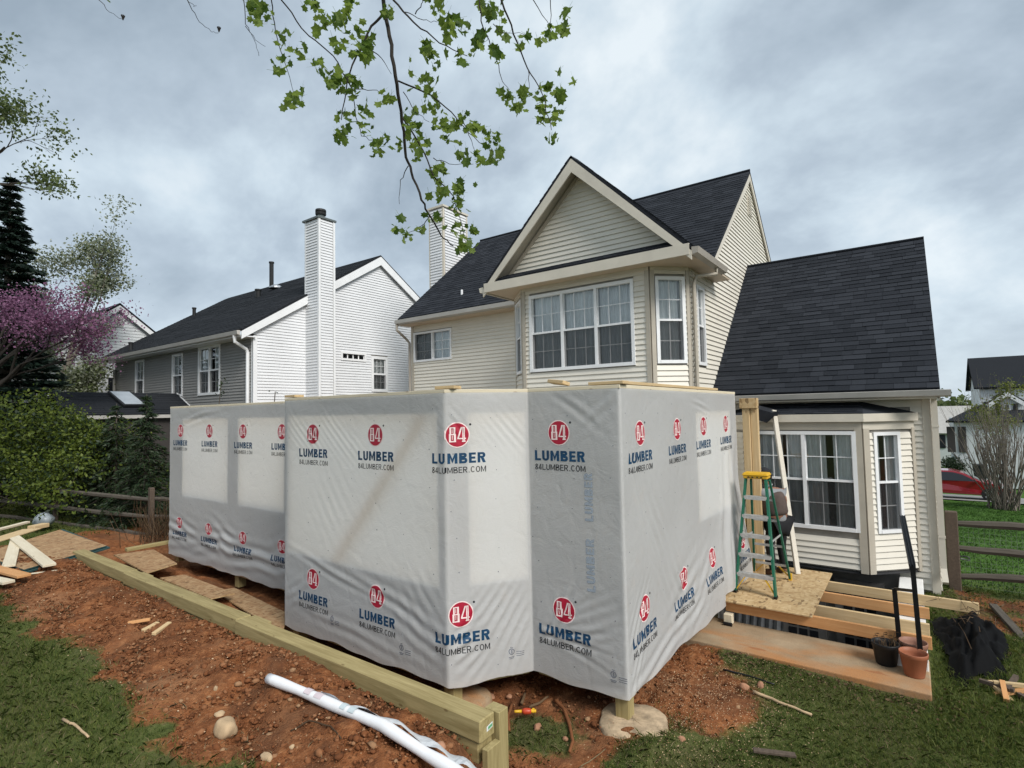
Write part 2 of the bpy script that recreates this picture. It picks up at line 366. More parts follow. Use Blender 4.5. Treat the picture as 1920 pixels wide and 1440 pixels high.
leaf_mat('grass', (.052, .098, .016), (.205, .225, .055), .45, .7); leaf_mat('grass_far', (.035, .09, .012), (.08, .16, .03), .3, .7); leaf_mat('straw', (.16, .12, .06), (.33, .26, .15), .2, .8); leaf_mat('dead_leaf', (.06, .035, .018), (.19, .12, .065), .15, .8)
leaf_mat('sawdust', (.42, .25, .13), (.68, .52, .34), .1, .9)
plain('plastic_black', (.0022, .0022, .0025), .8, .2, 8, spec=.12); plain('pot_black', (.012, .012, .013), .45, .15, 8); plain('terracotta', (.30, .105, .052), .55, .1, 5); plain('terracotta_pale', (.26, .13, .09), .6, .15, 5); plain('soil_dark', (.03, .02, .014), .95, .4, 30)
plain('iron_black', (.008, .008, .009), .4, .2, 8); plain('iron_worn', (.05, .05, .052), .45, .3, 8); plain('ladder_green', (.012, .115, .068), .45, .15, 6); plain('ladder_yellow', (.62, .36, .02), .5, .08, 6); plain('aluminium', (.46, .46, .45), .42, .18, 20, .35); plain('galvanised', (.33, .35, .37), .35, .25, 9, .6)
plain('wool_grey', (.22, .225, .235), .9, .12, 14); plain('vest_brown', (.075, .054, .047), .85, .2, 10); plain('trouser_black', (.009, .009, .011), .85, .25, 8); plain('skin', (.22, .105, .065), .55, .1, 12); plain('cap_dark', (.016, .017, .02), .85, .2, 10); plain('boot', (.05, .028, .018), .7, .2, 12); plain('hair', (.012, .009, .008), .6)
k = Nodes('car_paint'); k.done((.22, .006, .013), .25, 0, .5); k.set(k.bs, 'Coat Weight', .8)
plain('tyre', (.012, .012, .012), .8, .2, 9); plain('rim', (.45, .46, .48), .3, .1, 9, .7); plain('lamp_lens', (.55, .56, .58), .15, .05, 9)
glass_mat('car_glass', (.12, .13, .14), .8)
k = Nodes('car_windscreen'); k.done((.02, .022, .026), .08, 0, .6)
plain('bag_grey', (.25, .28, .30), .4, .2, 7, bump=.6, bscale=14); plain('sheathing_edge', (.03, .075, .075), .6, .2, 6); plain('roll_white', (.74, .74, .755), .4, .05, 4, bump=.3, bscale=22); plain('film', (.60, .62, .64), .35, .1, 9, bump=.6, bscale=18); plain('roll_pink', (.58, .50, .52), .5, .1, 9); plain('roll_teal', (.50, .57, .59), .5, .1, 9)
plain('toy_yellow', (.62, .36, .02), .4, .05, 8); plain('toy_red', (.42, .05, .02), .4, .05, 8); plain('label_green', (.10, .33, .17), .5, .1, 60); plain('label_white', (.72, .73, .72), .5, .05, 9); plain('shutter_and_shade_dark', (.04, .035, .033), .6); plain('asphalt', (.05, .05, .052), .9, .3, 4); plain('driveway', (.24, .235, .225), .9, .1, 2); plain('bin', (.02, .022, .024), .5); plain('felt', (.012, .013, .017), .5, .3, 5, bump=.6, bscale=20); plain('wire', (.25, .25, .25), .5, .1, 9, .5); plain('chimney_metal', (.13, .15, .15), .5, .2, 9, .4); plain('vent_black', (.014, .015, .016), .6); plain('skylight_glass', (.34, .37, .40), .18, .1, 3, spec=.7)

def mat(n): return MATS[n]
BOARD_ME = {}
def board(name, p0, p1, w, h, m, parent=None, upv=(0, 0, 1), label=None, cat=None, group=None, bevel=.004):
    """a sawn piece from p0 to p1: w across, h along upv; its own local x axis runs with the grain"""
    p0 = Vector(p0); p1 = Vector(p1); L = (p1-p0).length; d = (p1-p0)/L; upv = Vector(upv)
    sdv = upv.cross(d)
    if sdv.length < 1e-4: sdv = Vector((0, 1, 0)).cross(d)
    sdv.normalize(); u = d.cross(sdv).normalized()
    b = MB(); c = bevel
    b.box(0, L, -w/2, w/2, -h/2, h/2)
    me = b.mesh(name, mat(m) if isinstance(m, str) else m)
    o = link(name, me, parent)
    R = Matrix((d, sdv, u)).transposed().to_4x4(); R.translation = p0-(wloc(parent) if parent is not None else Vector())
    o.matrix_local = R
    if bevel:
        q = o.modifiers.new('bevel', 'BEVEL'); q.width = bevel; q.segments = 1
    return tag(o, label, cat, group)

# ================================================================== GROUND
def sstep(a, b, x): t = np.clip((x-a)/(b-a), 0, 1); return t*t*(3-2*t)
def fbm(x, y, s=1.0, seed=0.0):
    r = 0
    for i, (f, a) in enumerate(((1, 1), (2.1, .5), (4.3, .26), (8.9, .13))):
        r = r + a*(np.sin(x*f*s*1.7+y*f*s*.9+seed+i*1.3)*np.cos(y*f*s*1.5-x*f*s*.6+seed*1.7+i*2.1))
    return r
PIT = (-2.9, -.25, 7.42, 10.36)
def ground_z(x, y):
    x = np.asarray(x, float); y = np.asarray(y, float)
    high = -2.17+.035*fbm(x, y, .9)+.10*sstep(1.9, 2.4, y)*sstep(2.9, 2.5, y)*(.6+.5*fbm(x, y, 1.3, 2.))
    low = -2.80+.025*fbm(x, y, 1.1, 4.)
    # retaining timbers hold the upper lawn back along y = 2.9 up to x = -2.4; past their end the bank just falls away
    step_l = sstep(2.84, 2.98, y); slope_r = sstep(1.2, 3.3, y)
    wr = sstep(-2.62, -2.1, x); t = step_l*(1-wr)+slope_r*wr
    near = high*(1-t)+low*t
    # left of the addition the yard stays higher
    lf = sstep(-11.2, -13.2, x); near = near*(1-lf)+(-2.42+.04*fbm(x, y, .7)-.10*sstep(2.5, 5, y))*lf
    # fill between timbers and left wing of the addition
    fl = sstep(-6.4, -8.2, x)*sstep(2.98, 3.05, y)*sstep(4.7, 4.0, y)*(1-lf); near = near+fl*.26
    # towards the street the land falls
    back = -.070*np.maximum(y-9.0, 0)*sstep(-1.0, 1.0, x)-.02*np.maximum(y-9, 0)*(1-sstep(-1.0, 1.0, x))
    z = near+np.maximum(back, -3.2)
    z = z+.045*sstep(3.2, 3.7, y)*sstep(6.2, 5.5, y)*sstep(-2.6, -2.2, x)*sstep(-1.2, -1.9, x)*(1+fbm(x, y, 2.5))
    z = z-.035*np.exp(-(((x+2.10)/.36)**2+((y-4.58)/.36)**2)**2)-.05*np.exp(-(((x+3.66)/.34)**2+((y-4.05)/.34)**2)**2)
    return z
def bare_mask(x, y):
    n = .28*fbm(x, y, 1.6, 1.)+.12*fbm(x, y, 5.1, 3.)
    d = sstep(1.35, 2.15, y+.45*n)*sstep(-1.55, -2.3, x+.5*n)*sstep(-16, -13, x)*sstep(14, 11, y)          # dug strip and everything under the addition
    d2 = np.exp(-(((x+1.75)/.55)**2+((y-5.45)/.85)**2))*1.05           # sawdust and clay beside the right wall
    d3 = np.exp(-(((x+2.45)/.55)**2+((y-3.35)/.32)**2))*.9
    lawn_in = np.exp(-(((x+2.75)/.6)**2+((y-4.0)/.42)**2))*.75         # thin grass in the notch of the bay
    d = np.clip(d+.15*n*d, 0, 1)*(1-np.clip(lawn_in, 0, 1)*(y < 4.6))
    d4 = sstep(8.2, 9.3, y)*sstep(.1, .5, x)*sstep(13, 10.5, y)*.62
    left = sstep(-11.4, -12.6, x)*sstep(3.0, 3.6, y)*sstep(-17, -14, x)*.7*sstep(8, 6, y)
    return np.clip(np.maximum.reduce([d, d2+.2*n, d3+.2*n, d4+.25*n, left]), 0, 1)
def axis(*segs):
    a = []
    for x0, x1, st in segs: a.append(np.arange(x0, x1-1e-6, st))
    return np.concatenate(a+[[segs[-1][1]]])
gx = axis((-260, -60, 20), (-60, -20, 2.5), (-20, -12.5, .3), (-12.5, -2.9, .06), (-2.9, -.25, .06), (-.25, 1.7, .06), (1.7, 6, .3), (6, 40, 2), (40, 260, 20))
gy = axis((-60, -4, 4), (-4, .6, .25), (.6, 7.42, .06), (7.42, 10.36, .1), (10.36, 16, .22), (16, 60, 1.4), (60, 320, 20))
gx = np.unique(np.round(gx, 4)); gy = np.unique(np.round(gy, 4))
X, Y = np.meshgrid(gx, gy, indexing='ij'); Z = ground_z(X, Y); B = bare_mask(X, Y)
clod = rng.normal(0, 1, X.shape)*.015*np.clip(B, 0, 1)*(Y < 7)*(Y > .5)*(X > -13)*(X < 2)
Z = Z+clod+((.016*fbm(X, Y, 6.0, 5.)+.022*np.minimum(fbm(X, Y, 2.7, 8.), .2))*B)*(Y < 7)
V = np.stack([X, Y, Z], -1).reshape(-1, 3); nx_, ny_ = X.shape
I = np.arange(nx_*ny_).reshape(nx_, ny_)
Fq = np.stack([I[:-1, :-1], I[1:, :-1], I[1:, 1:], I[:-1, 1:]], -1).reshape(-1, 4)
cx = (X[:-1, :-1]+X[1:, 1:]).reshape(-1)/2; cy_ = (Y[:-1, :-1]+Y[1:, 1:]).reshape(-1)/2
keep = ~((cx > PIT[0]) & (cx < PIT[1]) & (cy_ > PIT[2]) & (cy_ < PIT[3]))
farm = sstep(10.5, 13.5, V[:, 1])*sstep(0, .4, V[:, 0])
g = link('ground', numpy_mesh('ground', V, Fq[keep], mat('ground_soil'), {'bare': B.reshape(-1), 'far': farm}, True)); tag(g, 'yard of patchy grass and bare red clay round the house', 'ground', kind='structure')

# ================================================================== SIDING, WALLS, WINDOWS, ROOFS
EXP = .0888
def rects(u0, u1, v0, v1, holes):
    us = sorted({u0, u1, *[h[0] for h in holes], *[h[1] for h in holes]}); vs = sorted({v0, v1, *[h[2] for h in holes], *[h[3] for h in holes]})
    us = [u for u in us if u0 <= u <= u1]; vs = [v for v in vs if v0 <= v <= v1]
    for a, b in zip(us, us[1:]):
        for c, d in zip(vs, vs[1:]):
            um, vm = (a+b)/2, (c+d)/2
            if not any(h[0] < um < h[1] and h[2] < vm < h[3] for h in holes): yield a, b, c, d
def wall(F, name, parent, u0, u1, v0, v1, holes=(), m='wall_back', d=-.012, top=None):
    b = MB()
    for a, c, e_, f in rects(u0, u1, v0, v1, holes): b.fbox(F, a, c, e_, f, d-.06, d)
    if top: b.prism([F.p(a, z, d) for a, z in top], Vector((F.nx, F.ny, 0))*-.06)
    return b.build(name, mat(m), parent)
def siding(F, parent, v0, v1, iv, m, holes=(), single=True, e=EXP, thick=.024, name='siding_board'):
    k = 0; b = MB(); v = v0
    while v < v1-.01:
        vt = min(v+e, v1); A = iv(v); T = iv(vt)
        if A[1]-A[0] < .03 and T[1]-T[0] < .03: break
        cuts = [(0., 1.)]
        wA = max(A[1]-A[0], 1e-6)
        for h in holes:
            if min(vt, h[3])-max(v, h[2]) > .35*e:
                a0, a1 = (h[0]-A[0])/wA, (h[1]-A[0])/wA; nc = []
                for c0, c1 in cuts:
                    if a1 <= c0 or a0 >= c1: nc.append((c0, c1)); continue
                    if a0 > c0: nc.append((c0, a0))
                    if a1 < c1: nc.append((a1, c1))
                cuts = nc
        for c0, c1 in cuts:
            if (c1-c0)*wA < .02: continue
            bb = MB() if single else b
            L = lambda I_, t: I_[0]+(I_[1]-I_[0])*t
            pts = [F.p(L(A, c0), v, 0), F.p(L(A, c1), v, 0), F.p(L(A, c1), v, thick), F.p(L(A, c0), v, thick), F.p(L(T, c0), vt, .003), F.p(L(T, c1), vt, .003), F.p(L(T, c0), vt, 0), F.p(L(T, c1), vt, 0)]
            bb.add(pts, ((0, 3, 2, 1)[::-1], (3, 2, 5, 4), (0, 6, 4, 3), (1, 2, 5, 7)))
            if single: bb.build(name, mat(m), parent)
        v += e; k += 1
    if not single and b.f: o = b.build('siding_boards', mat(m), parent); o['kind'] = 'stuff'

def wavy(F, u0, u1, v0, v1, d, amp, wl, mb, seed=0):
    n = max(6, int((u1-u0)/wl*8)); r = random.Random(seed); ph = r.random()*6
    for i in range(n):
        a = u0+(u1-u0)*i/n; c = u0+(u1-u0)*(i+1)/n
        da = d+amp*math.sin(a/wl*6.283+ph+1.5*math.sin(a*3.1+ph)); dc = d+amp*math.sin(c/wl*6.283+ph+1.5*math.sin(c*3.1+ph))
        mb.quad(F.p(a, v0, da), F.p(c, v0, dc), F.p(c, v1, dc), F.p(a, v1, da))

def window(F, parent, u0, u1, v0, v1, units, cols=3, rows=2, hung=True, fm='window_white', casing=.05, curtains=((0, 1),), screen=True, seed=1, swag=False, slider=False, depth=.45, mm=.013, label=None, single_panes=True):
    """units = number of sashes side by side; double hung unless slider"""
    b = MB(); C = casing
    b.fbox(F, u0, u0+C, v0, v1, -.06, .034); b.fbox(F, u1-C, u1, v0, v1, -.06, .034)
    b.fbox(F, u0+C, u1-C, v1-C, v1, -.06, .033); b.fbox(F, u0+C, u1-C, v0, v0+C, -.06, .040)
    w = (u1-u0-2*C-(units-1)*C*.9)/units; vm = (v0+v1)/2; cells = []
    for q in range(units):
        a = u0+C+q*(w+C*.9)
        if q: b.fbox(F, a-C*.9, a, v0+C, v1-C, -.06, .030)
        if hung:
            rail = C*.62
            b.fbox(F, a, a+w, vm-rail/2, vm+rail/2, -.045, .012)
            parts = ((vm+rail/2, v1-C, 0), (v0+C, vm-rail/2, 1))
        else: parts = ((v0+C, v1-C, 1 if (slider and q == 0) else 0),)
        for c0, c1, low in parts:
            dd = -.024 if not low else -.038
            st = C*.26
            b.fbox(F, a, a+st, c0, c1, dd-.012, dd+.012); b.fbox(F, a+w-st, a+w, c0, c1, dd-.012, dd+.012)
            for i in range(1, cols):
                x = a+w*i/cols; b.fbox(F, x-mm/2, x+mm/2, c0, c1, dd-.006, dd+.006)
            for j in range(1, rows):
                z = c0+(c1-c0)*j/rows; b.fbox(F, a+st, a+w-st, z-mm/2, z+mm/2, dd-.0055, dd+.0065)
            cells.append((a, c0, c1, low, dd))
    wo = b.build('window', mat(fm), parent)
    if label: wo['label'] = label
    for a, c0, c1, low, dd in cells:
        if single_panes:
            for i in range(cols):
                for j in range(rows):
                    p = MB(); p.quad(F.p(a+w*i/cols, c0+(c1-c0)*j/rows, dd), F.p(a+w*(i+1)/cols, c0+(c1-c0)*j/rows, dd), F.p(a+w*(i+1)/cols, c0+(c1-c0)*(j+1)/rows, dd), F.p(a+w*i/cols, c0+(c1-c0)*(j+1)/rows, dd))
                    p.build('pane', mat('glass'), wo)
        else:
            p = MB(); p.quad(F.p(a, c0, dd), F.p(a+w, c0, dd), F.p(a+w, c1, dd), F.p(a, c1, dd)); p.build('pane', mat('glass'), wo)
        if low and screen:
            s = MB(); s.quad(F.p(a, c0, .004), F.p(a+w, c0, .004), F.p(a+w, c1, .004), F.p(a, c1, .004)); s.build('insect_screen', mat('insect_screen'), wo)
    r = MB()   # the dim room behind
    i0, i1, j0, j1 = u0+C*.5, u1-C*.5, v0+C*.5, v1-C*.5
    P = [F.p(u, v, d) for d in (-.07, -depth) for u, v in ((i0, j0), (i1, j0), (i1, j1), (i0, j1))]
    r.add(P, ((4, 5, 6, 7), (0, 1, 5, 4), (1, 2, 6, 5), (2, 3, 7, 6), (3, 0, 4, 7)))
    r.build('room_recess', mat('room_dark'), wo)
    W_ = i1-i0
    for n_, (c0, c1) in enumerate(curtains):
        cm = MB(); wavy(F, i0+W_*c0, i0+W_*c1, j0, j1-(.02 if not swag else .0), -.095, .018, .085, cm, seed+n_)
        cm.build('curtain', mat('curtain'), wo, smooth=True)
    return wo

def shingles(P0, U, S, rows, spans, ex, tw, m, parent, single=0, thick=.011, name='shingle'):
    """P0 eave corner, U along the eave, S up the slope (unit vectors); spans(s) -> (u0, u1) at slope distance s"""
    P0 = Vector(P0); U = Vector(U).normalized(); S = Vector(S).normalized(); Nn = U.cross(S).normalized()
    if Nn.z < 0: Nn = -Nn
    allb = MB(); made = 0; r = random.Random(5)
    for k in range(rows):
        s0 = k*ex; a, c = spans(s0+ex/2); u = a-(r.random()*tw)
        while u < c:
            w = tw*r.uniform(.55, 1.25); x0, x1 = max(u, a), min(u+w-.004, c)
            if x1-x0 > .02:
                t = thick*r.uniform(.75, 1.4); o = P0+S*s0
                q = [o+U*x0+Nn*t, o+U*x1+Nn*t, o+U*x1+S*(ex*1.12)+Nn*.002, o+U*x0+S*(ex*1.12)+Nn*.002, o+U*x0, o+U*x1]
                fs = ((0, 1, 2, 3), (4, 5, 1, 0), (4, 0, 3), (5, 2, 1))
                if made < single:
                    b = MB(); b.add(q, fs); b.build(name, mat(m), parent); made += 1
                else: allb.add(q, fs)
            u += w
    if allb.f: o = allb.build('shingles', mat(m), parent); o['kind'] = 'stuff'

def slab(b, pts, th, mi=0):
    """roof deck: polygon with thickness downwards along its normal"""
    p = [Vector(q) for q in pts]; n = (p[1]-p[0]).cross(p[2]-p[0]).normalized()
    if n.z < 0: n = -n
    b.prism(p, n*-th, mi)

# ---------------------------------------------------------------- the house being extended
HX0, HX1, HY = -11.0, -2.9, 10.4
EV_Y, EV_Z, RG_Y, RG_Z = 10.0, 2.56, 13.6, 5.60       # main eave and ridge
house = empty('cream_house', ((HX0+HX1)/2, 12, -2.8), 'cream vinyl-sided house with steep dark shingle roofs and a gabled upper bay', 'house')
F_back = Fr(HX0, HY, 1, 0)
ub = lambda x: x-HX0
H_sl = (ub(-10.905), ub(-9.51), 1.395, 2.205)
w_back = wall(F_back, 'back_wall', house, 0, ub(-6.4), -2.85, 2.46, [H_sl])
siding(F_back, w_back, -.35, 2.40, lambda v: (.10, ub(-6.4)), 'siding_cream', [H_sl])
siding(F_back, w_back, -2.8, -.36, lambda v: (.10, ub(-6.4)), 'siding_cream', single=False)
b = MB(); b.fbox(F_back, 0, .10, -2.85, 2.42, -.01, .03); b.build('corner_trim', mat('trim_taupe'), house)
window(F_back, house, *H_sl, 2, cols=2, rows=3, hung=False, slider=True, curtains=((0, 1),), seed=3, casing=.055, label='white slider window with grilles in the rear wall')
# the bay that carries the gable
BY = 8.5; BXL, BXR = -5.93, -3.38
F_bf = Fr(BXL, BY, 1, 0); BW = BXR-BXL
F_bc = Fr(BXR, BY, .48, .48); CW = math.hypot(.48, .48)
F_bl = Fr(-6.52, 9.09, .59, -.59); LW = math.hypot(.59, .59)
F_gr = Fr(HX1, 8.98, 0, 1)
hb = (-5.77-BXL, -3.655-BXL, .735, 2.185)
w_bf = wall(F_bf, 'bay_front_wall', house, 0, BW, -2.85, 2.45, [hb])
siding(F_bf, w_bf, -.35, 2.36, lambda v: (.07, BW-.07), 'siding_cream', [hb]); siding(F_bf, w_bf, -2.8, -.36, lambda v: (.07, BW-.07), 'siding_cream', single=False)
window(F_bf, house, *hb, 3, cols=3, rows=2, curtains=((0, .345), (.33, .67), (.655, 1)), seed=11, casing=.058, label='white triple window of the upper bay')
hc = (.085, CW-.075, .74, 2.18)
w_bc = wall(F_bc, 'bay_side_wall', house, 0, CW, -2.85, 2.45, [hc])
siding(F_bc, w_bc, -2.8, -.36, lambda v: (.07, CW-.05), 'siding_cream', single=False); siding(F_bc, w_bc, -.35, 2.36, lambda v: (.07, CW-.05), 'siding_cream', [hc])
window(F_bc, house, *hc, 1, cols=2, rows=2, seed=21, casing=.055)
hl = (.12, LW-.12, .74, 2.18)
w_bl = wall(F_bl, 'bay_side_wall', house, 0, LW, -2.85, 2.45, [hl])
siding(F_bl, w_bl, -2.8, -.36, lambda v: (.05, LW-.05), 'siding_cream', single=False); siding(F_bl, w_bl, -.35, 2.36, lambda v: (.05, LW-.05), 'siding_cream', [hl])
window(F_bl, house, *hl, 1, cols=2, rows=2, seed=22, casing=.055)
F_bs = Fr(-6.52, HY, 0, -1); w_bs = wall(F_bs, 'bay_side_wall', house, 0, HY-9.09, -2.85, 2.45); siding(F_bs, w_bs, -.35, 2.36, lambda v: (0, HY-9.09), 'siding_cream', single=False)
for Fx, u, wd in ((F_bf, 0, .07), (F_bf, BW-.075, .075), (F_bc, 0, .07), (F_bc, CW-.055, .055), (F_bl, LW-.055, .055), (F_bl, 0, .055)):
    b = MB(); b.fbox(Fx, u, u+wd, -2.85, 2.37, -.01, .032); b.build('corner_trim', mat('trim_taupe'), house)
for Fx, w_ in ((F_bf, BW), (F_bc, CW), (F_bl, LW)):
    b = MB(); b.fbox(Fx, 0, w_, 2.285, 2.40, -.01, .034); b.build('frieze_board', mat('trim_cream'), house)
# right gable wall
pitch = (RG_Z-EV_Z)/(RG_Y-EV_Y)
def gab(v, off=.0):   # main gable: y range at height v, as u in F_gr
    if v < 2.5: return (0.06, 16.85-8.98)
    yy = (v-EV_Z)/pitch
    return (max(EV_Y+yy+off-8.98, .06), 2*RG_Y-EV_Y-yy-off-8.98)
hs = (9.33-8.98, 9.76-8.98, .735, 2.12)
top = [(EV_Y+.05-8.98, 2.5), (2*RG_Y-EV_Y-.05-8.98, 2.5), (RG_Y-8.98, RG_Z-.12)]
w_gr = wall(F_gr, 'gable_wall', house, 0, 16.85-8.98, -2.85, 2.5, [hs], top=top)
siding(F_gr, w_gr, -.1, 5.40, lambda v: gab(v, .10), 'siding_cream', [hs])
siding(F_gr, w_gr, -2.8, -.11, lambda v: gab(v), 'siding_cream', single=False)
window(F_gr, house, *hs, 1, cols=2, rows=2, seed=23, casing=.055)
b = MB(); b.fbox(F_gr, RG_Y-.18-8.98, RG_Y+.18-8.98, 4.50, 4.98, 0, .03)
for i in range(9): b.fbox(F_gr, RG_Y-.15-8.98, RG_Y+.15-8.98, 4.53+i*.05, 4.553+i*.05, .03, .045)
b.build('gable_vent', mat('trim_cream'), house)
F_gl = Fr(HX0, 16.85, 0, -1)
w_gl = wall(F_gl, 'gable_wall', house, 0, 16.85-HY, -2.85, 2.5, top=[(16.85-17.1, 2.5), (16.85-10.1, 2.5), (16.85-RG_Y, RG_Z-.12)]); siding(F_gl, w_gl, -2.8, 2.4, lambda v: (0, 16.85-HY), 'siding_cream', single=False)
F_fr = Fr(HX1, 16.85, -1, 0); wall(F_fr, 'front_wall', house, 0, HX1-HX0, -2.85, 2.5, m='siding_cream')
# main roof
rx0, rx1 = -11.12, -2.83
roof = MB()
slab(roof, [(rx0, EV_Y, EV_Z), (rx1, EV_Y, EV_Z), (rx1, RG_Y, RG_Z), (rx0, RG_Y, RG_Z)], .05)
slab(roof, [(rx0, RG_Y, RG_Z), (rx1, RG_Y, RG_Z), (rx1, 2*RG_Y-EV_Y, EV_Z), (rx0, 2*RG_Y-EV_Y, EV_Z)], .05)
roof_o = roof.build('main_roof', mat('shingle'), house)
SL = math.hypot(RG_Y-EV_Y, RG_Z-EV_Z); Sm = Vector((0, RG_Y-EV_Y, RG_Z-EV_Z)).normalized()
shingles((rx0, EV_Y, EV_Z+.004), (1, 0, 0), Sm, int(SL/.128), lambda s: (0, rx1-rx0), .128, .30, 'shingle', roof_o)
b = MB(); b.path([(rx0, RG_Y, RG_Z+.012), (rx1, RG_Y, RG_Z+.012)], .035, 8); b.build('ridge_cap', mat('shingle'), roof_o)
for xx, s_ in ((rx1, 1), (rx0, -1)):   # rake boards
    b = MB()
    for y0, z0 in ((EV_Y, EV_Z), (2*RG_Y-EV_Y, EV_Z)):
        b.prism([(xx-.035, y0, z0-.055), (xx-.035, RG_Y, RG_Z-.055), (xx-.035, RG_Y, RG_Z-.24), (xx-.035, y0, z0-.2)], (.03, 0, 0))
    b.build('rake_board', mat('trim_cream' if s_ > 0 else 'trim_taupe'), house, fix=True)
b = MB(); b.box(rx0+.02, -6.52, EV_Y+.01, HY, EV_Z-.17, EV_Z-.15); b.build('soffit', mat('soffit'), house)
b = MB(); b.prism([(rx0-.02, EV_Y-.005, EV_Z-.16), (rx0-.02, EV_Y-.09, EV_Z-.13), (rx0-.02, EV_Y-.10, EV_Z-.035), (rx0-.02, EV_Y-.005, EV_Z-.03)], (4.62, 0, 0)); b.build('gutter', mat('gutter_grey'), house, fix=True)
b = MB(); b.path([(rx0+.02, EV_Y-.05, EV_Z-.15), (rx0+.02, EV_Y-.05, EV_Z-.3), (rx0+.04, HY-.12, EV_Z-.52), (rx0+.07, HY-.04, EV_Z-.62), (rx0+.07, HY-.04, -2.5)], .035, 8); b.build('downspout', mat('gutter_taupe'), house)
b = MB(); b.lathe(on_y(866, 552, 10.62)-Vector((0, 0, .1)), [(.03, 0), (.03, .2), (.026, .22), (.0, .22)], 10); b.build('vent_pipe', mat('trim_white'), house)
b = MB(); pv = on_y(866, 560, 10.62); b.bar(pv+Vector((-.1, -.02, -.06)), pv+Vector((.1, -.02, -.06)), .14, .012, (0, -.6, .8)); b.build('vent_flashing', mat('gutter_grey'), house)
# gable roof of the bay
GX, GHW, GY, GZ0, GZ1 = -4.60, 2.03, 8.16, 2.44, 4.46
yb = EV_Y+(GZ1-EV_Z)/pitch+.05; ye = EV_Y+.02
b = MB()
for s_ in (-1, 1): slab(b, [(GX+s_*GHW, GY, GZ0), (GX+s_*GHW, ye, GZ0), (GX, yb, GZ1), (GX, GY, GZ1)], .05)
broof = b.build('bay_roof', mat('shingle'), house)
sl = math.hypot(GHW, GZ1-GZ0)
for s_ in (-1, 1):
    def spans(s, s_=s_):
        f = s/sl; return (0, (ye-GY)+(yb-ye)*f)
    shingles((GX+s_*GHW, GY, GZ0+.004), (0, 1, 0), (-s_*GHW, 0, GZ1-GZ0), int(sl/.128), spans, .128, .3, 'shingle', broof)
for s_ in (-1, 1):   # rake boards and their soffit return
    b = MB(); n = Vector((GHW, 0, GZ1-GZ0)).normalized()
    def rk(t, dz): return Vector((GX+s_*GHW*(1-t), 0, GZ0+(GZ1-GZ0)*t-dz))
    pts = [rk(-.0, .06), rk(1, .06), rk(1, .30), rk(-.0, .20)]
    b.prism([(p.x, GY-.002, p.z) for p in pts], (0, .03, 0)); b.build('rake_board', mat('trim_cream'), house, fix=True)
    b = MB(); b.prism([(GX+s_*GHW*.985, GY+.03, GZ0-.075), (GX, GY+.03, GZ1-.095), (GX, GY+.03, GZ1-.125), (GX+s_*GHW*.985, GY+.03, GZ0-.105)], (0, BY-GY-.02, 0)); b.build('rake_soffit', mat('trim_taupe'), house, fix=True)
F_gf = Fr(GX-GHW, BY, 1, 0)
b = MB(); b.prism([F_gf.p(.06, GZ0, -.01), F_gf.p(2*GHW-.06, GZ0, -.01), F_gf.p(GHW, GZ1-.1, -.01)], (0, .05, 0)); w_gf = b.build('gable_wall', mat('wall_back'), house, fix=True)
def giv(v):
    h = (v-GZ0)/(GZ1-GZ0)*GHW+.20; return (h, max(2*GHW-h, h))
siding(F_gf, w_gf, 2.66, 4.3, giv, 'siding_cream')
for s_ in (0, 1):
    b = MB(); x = lambda h: (h if s_ == 0 else 2*GHW-h)
    b.prism([F_gf.p(x(.34), 2.62, .0), F_gf.p(x(.44), 2.62, .0), F_gf.p(GHW, 4.19, .0), F_gf.p(GHW, 4.29, .0)], (0, -.03, 0)); b.build('gable_trim', mat('trim_taupe'), house, fix=True)
b = MB(); b.prism([(GX-GHW+.10, GY+.015, GZ0+.08), (GX+GHW-.10, GY+.015, GZ0+.08), (GX+GHW-.34, BY-.02, GZ0+.24), (GX-GHW+.34, BY-.02, GZ0+.24)], (0, 0, -.03)); pent = b.build('pent_roof', mat('shingle'), house, fix=True)
shingles((GX-GHW+.10, GY+.015, GZ0+.084), (1, 0, 0), (0, BY-.02-GY, .16), 3, lambda s: (0+s*.7, 2*GHW-.2-s*.7), .118, .3, 'shingle', pent)
b = MB(); b.box(GX-GHW+.03, GX+GHW-.03, GY-.012, GY+.02, GZ0-.115, GZ0+.058); b.build('fascia_board', mat('trim_cream'), house)
b = MB(); b.box(GX-GHW+.02, GX+GHW-.02, GY+.02, HY, GZ0-.10, GZ0-.075); b.build('soffit', mat('soffit'), house)
for s_ in (-1, 1):   # side gutters
    xe = GX+s_*GHW; b = MB()
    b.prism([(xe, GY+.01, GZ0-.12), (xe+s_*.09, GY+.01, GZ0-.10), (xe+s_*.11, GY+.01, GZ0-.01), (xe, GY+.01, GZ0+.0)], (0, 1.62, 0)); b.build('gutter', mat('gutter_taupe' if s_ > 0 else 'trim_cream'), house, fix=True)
b = MB(); p0 = Vector((GX+GHW+.04, 9.32, GZ0-.10)); b.path([p0, p0+Vector((0, 0, -.10)), (-2.80, 9.10, 2.20), (-2.835, 9.06, 2.08), (-2.835, 9.06, .1)], .032, 8); b.build('downspout', mat('trim_taupe'), house)
# chimney on the far gable
b = MB(); b.box(-12.02, -11.42, 12.16, 13.28, -2.8, 6.42); ch = b.build('chimney', mat('wall_back'), house)
siding(Fr(-11.42, 12.16, 0, 1), ch, 3.8, 6.36, lambda v: (.06, 1.06), 'siding_white', single=False); siding(Fr(-12.02, 12.16, 1, 0), ch, 3.8, 6.36, lambda v: (.05, .55), 'siding_white', single=False)
b = MB(); b.box(-12.06, -11.38, 12.12, 13.32, 6.40, 6.46)
for x, y in ((-12.03, 12.15), (-11.47, 12.15), (-11.47, 13.24)): b.box(x, x+.06, y, y+.06, 3.0, 6.41)
b.build('chimney_trim', mat('trim_cream'), ch)
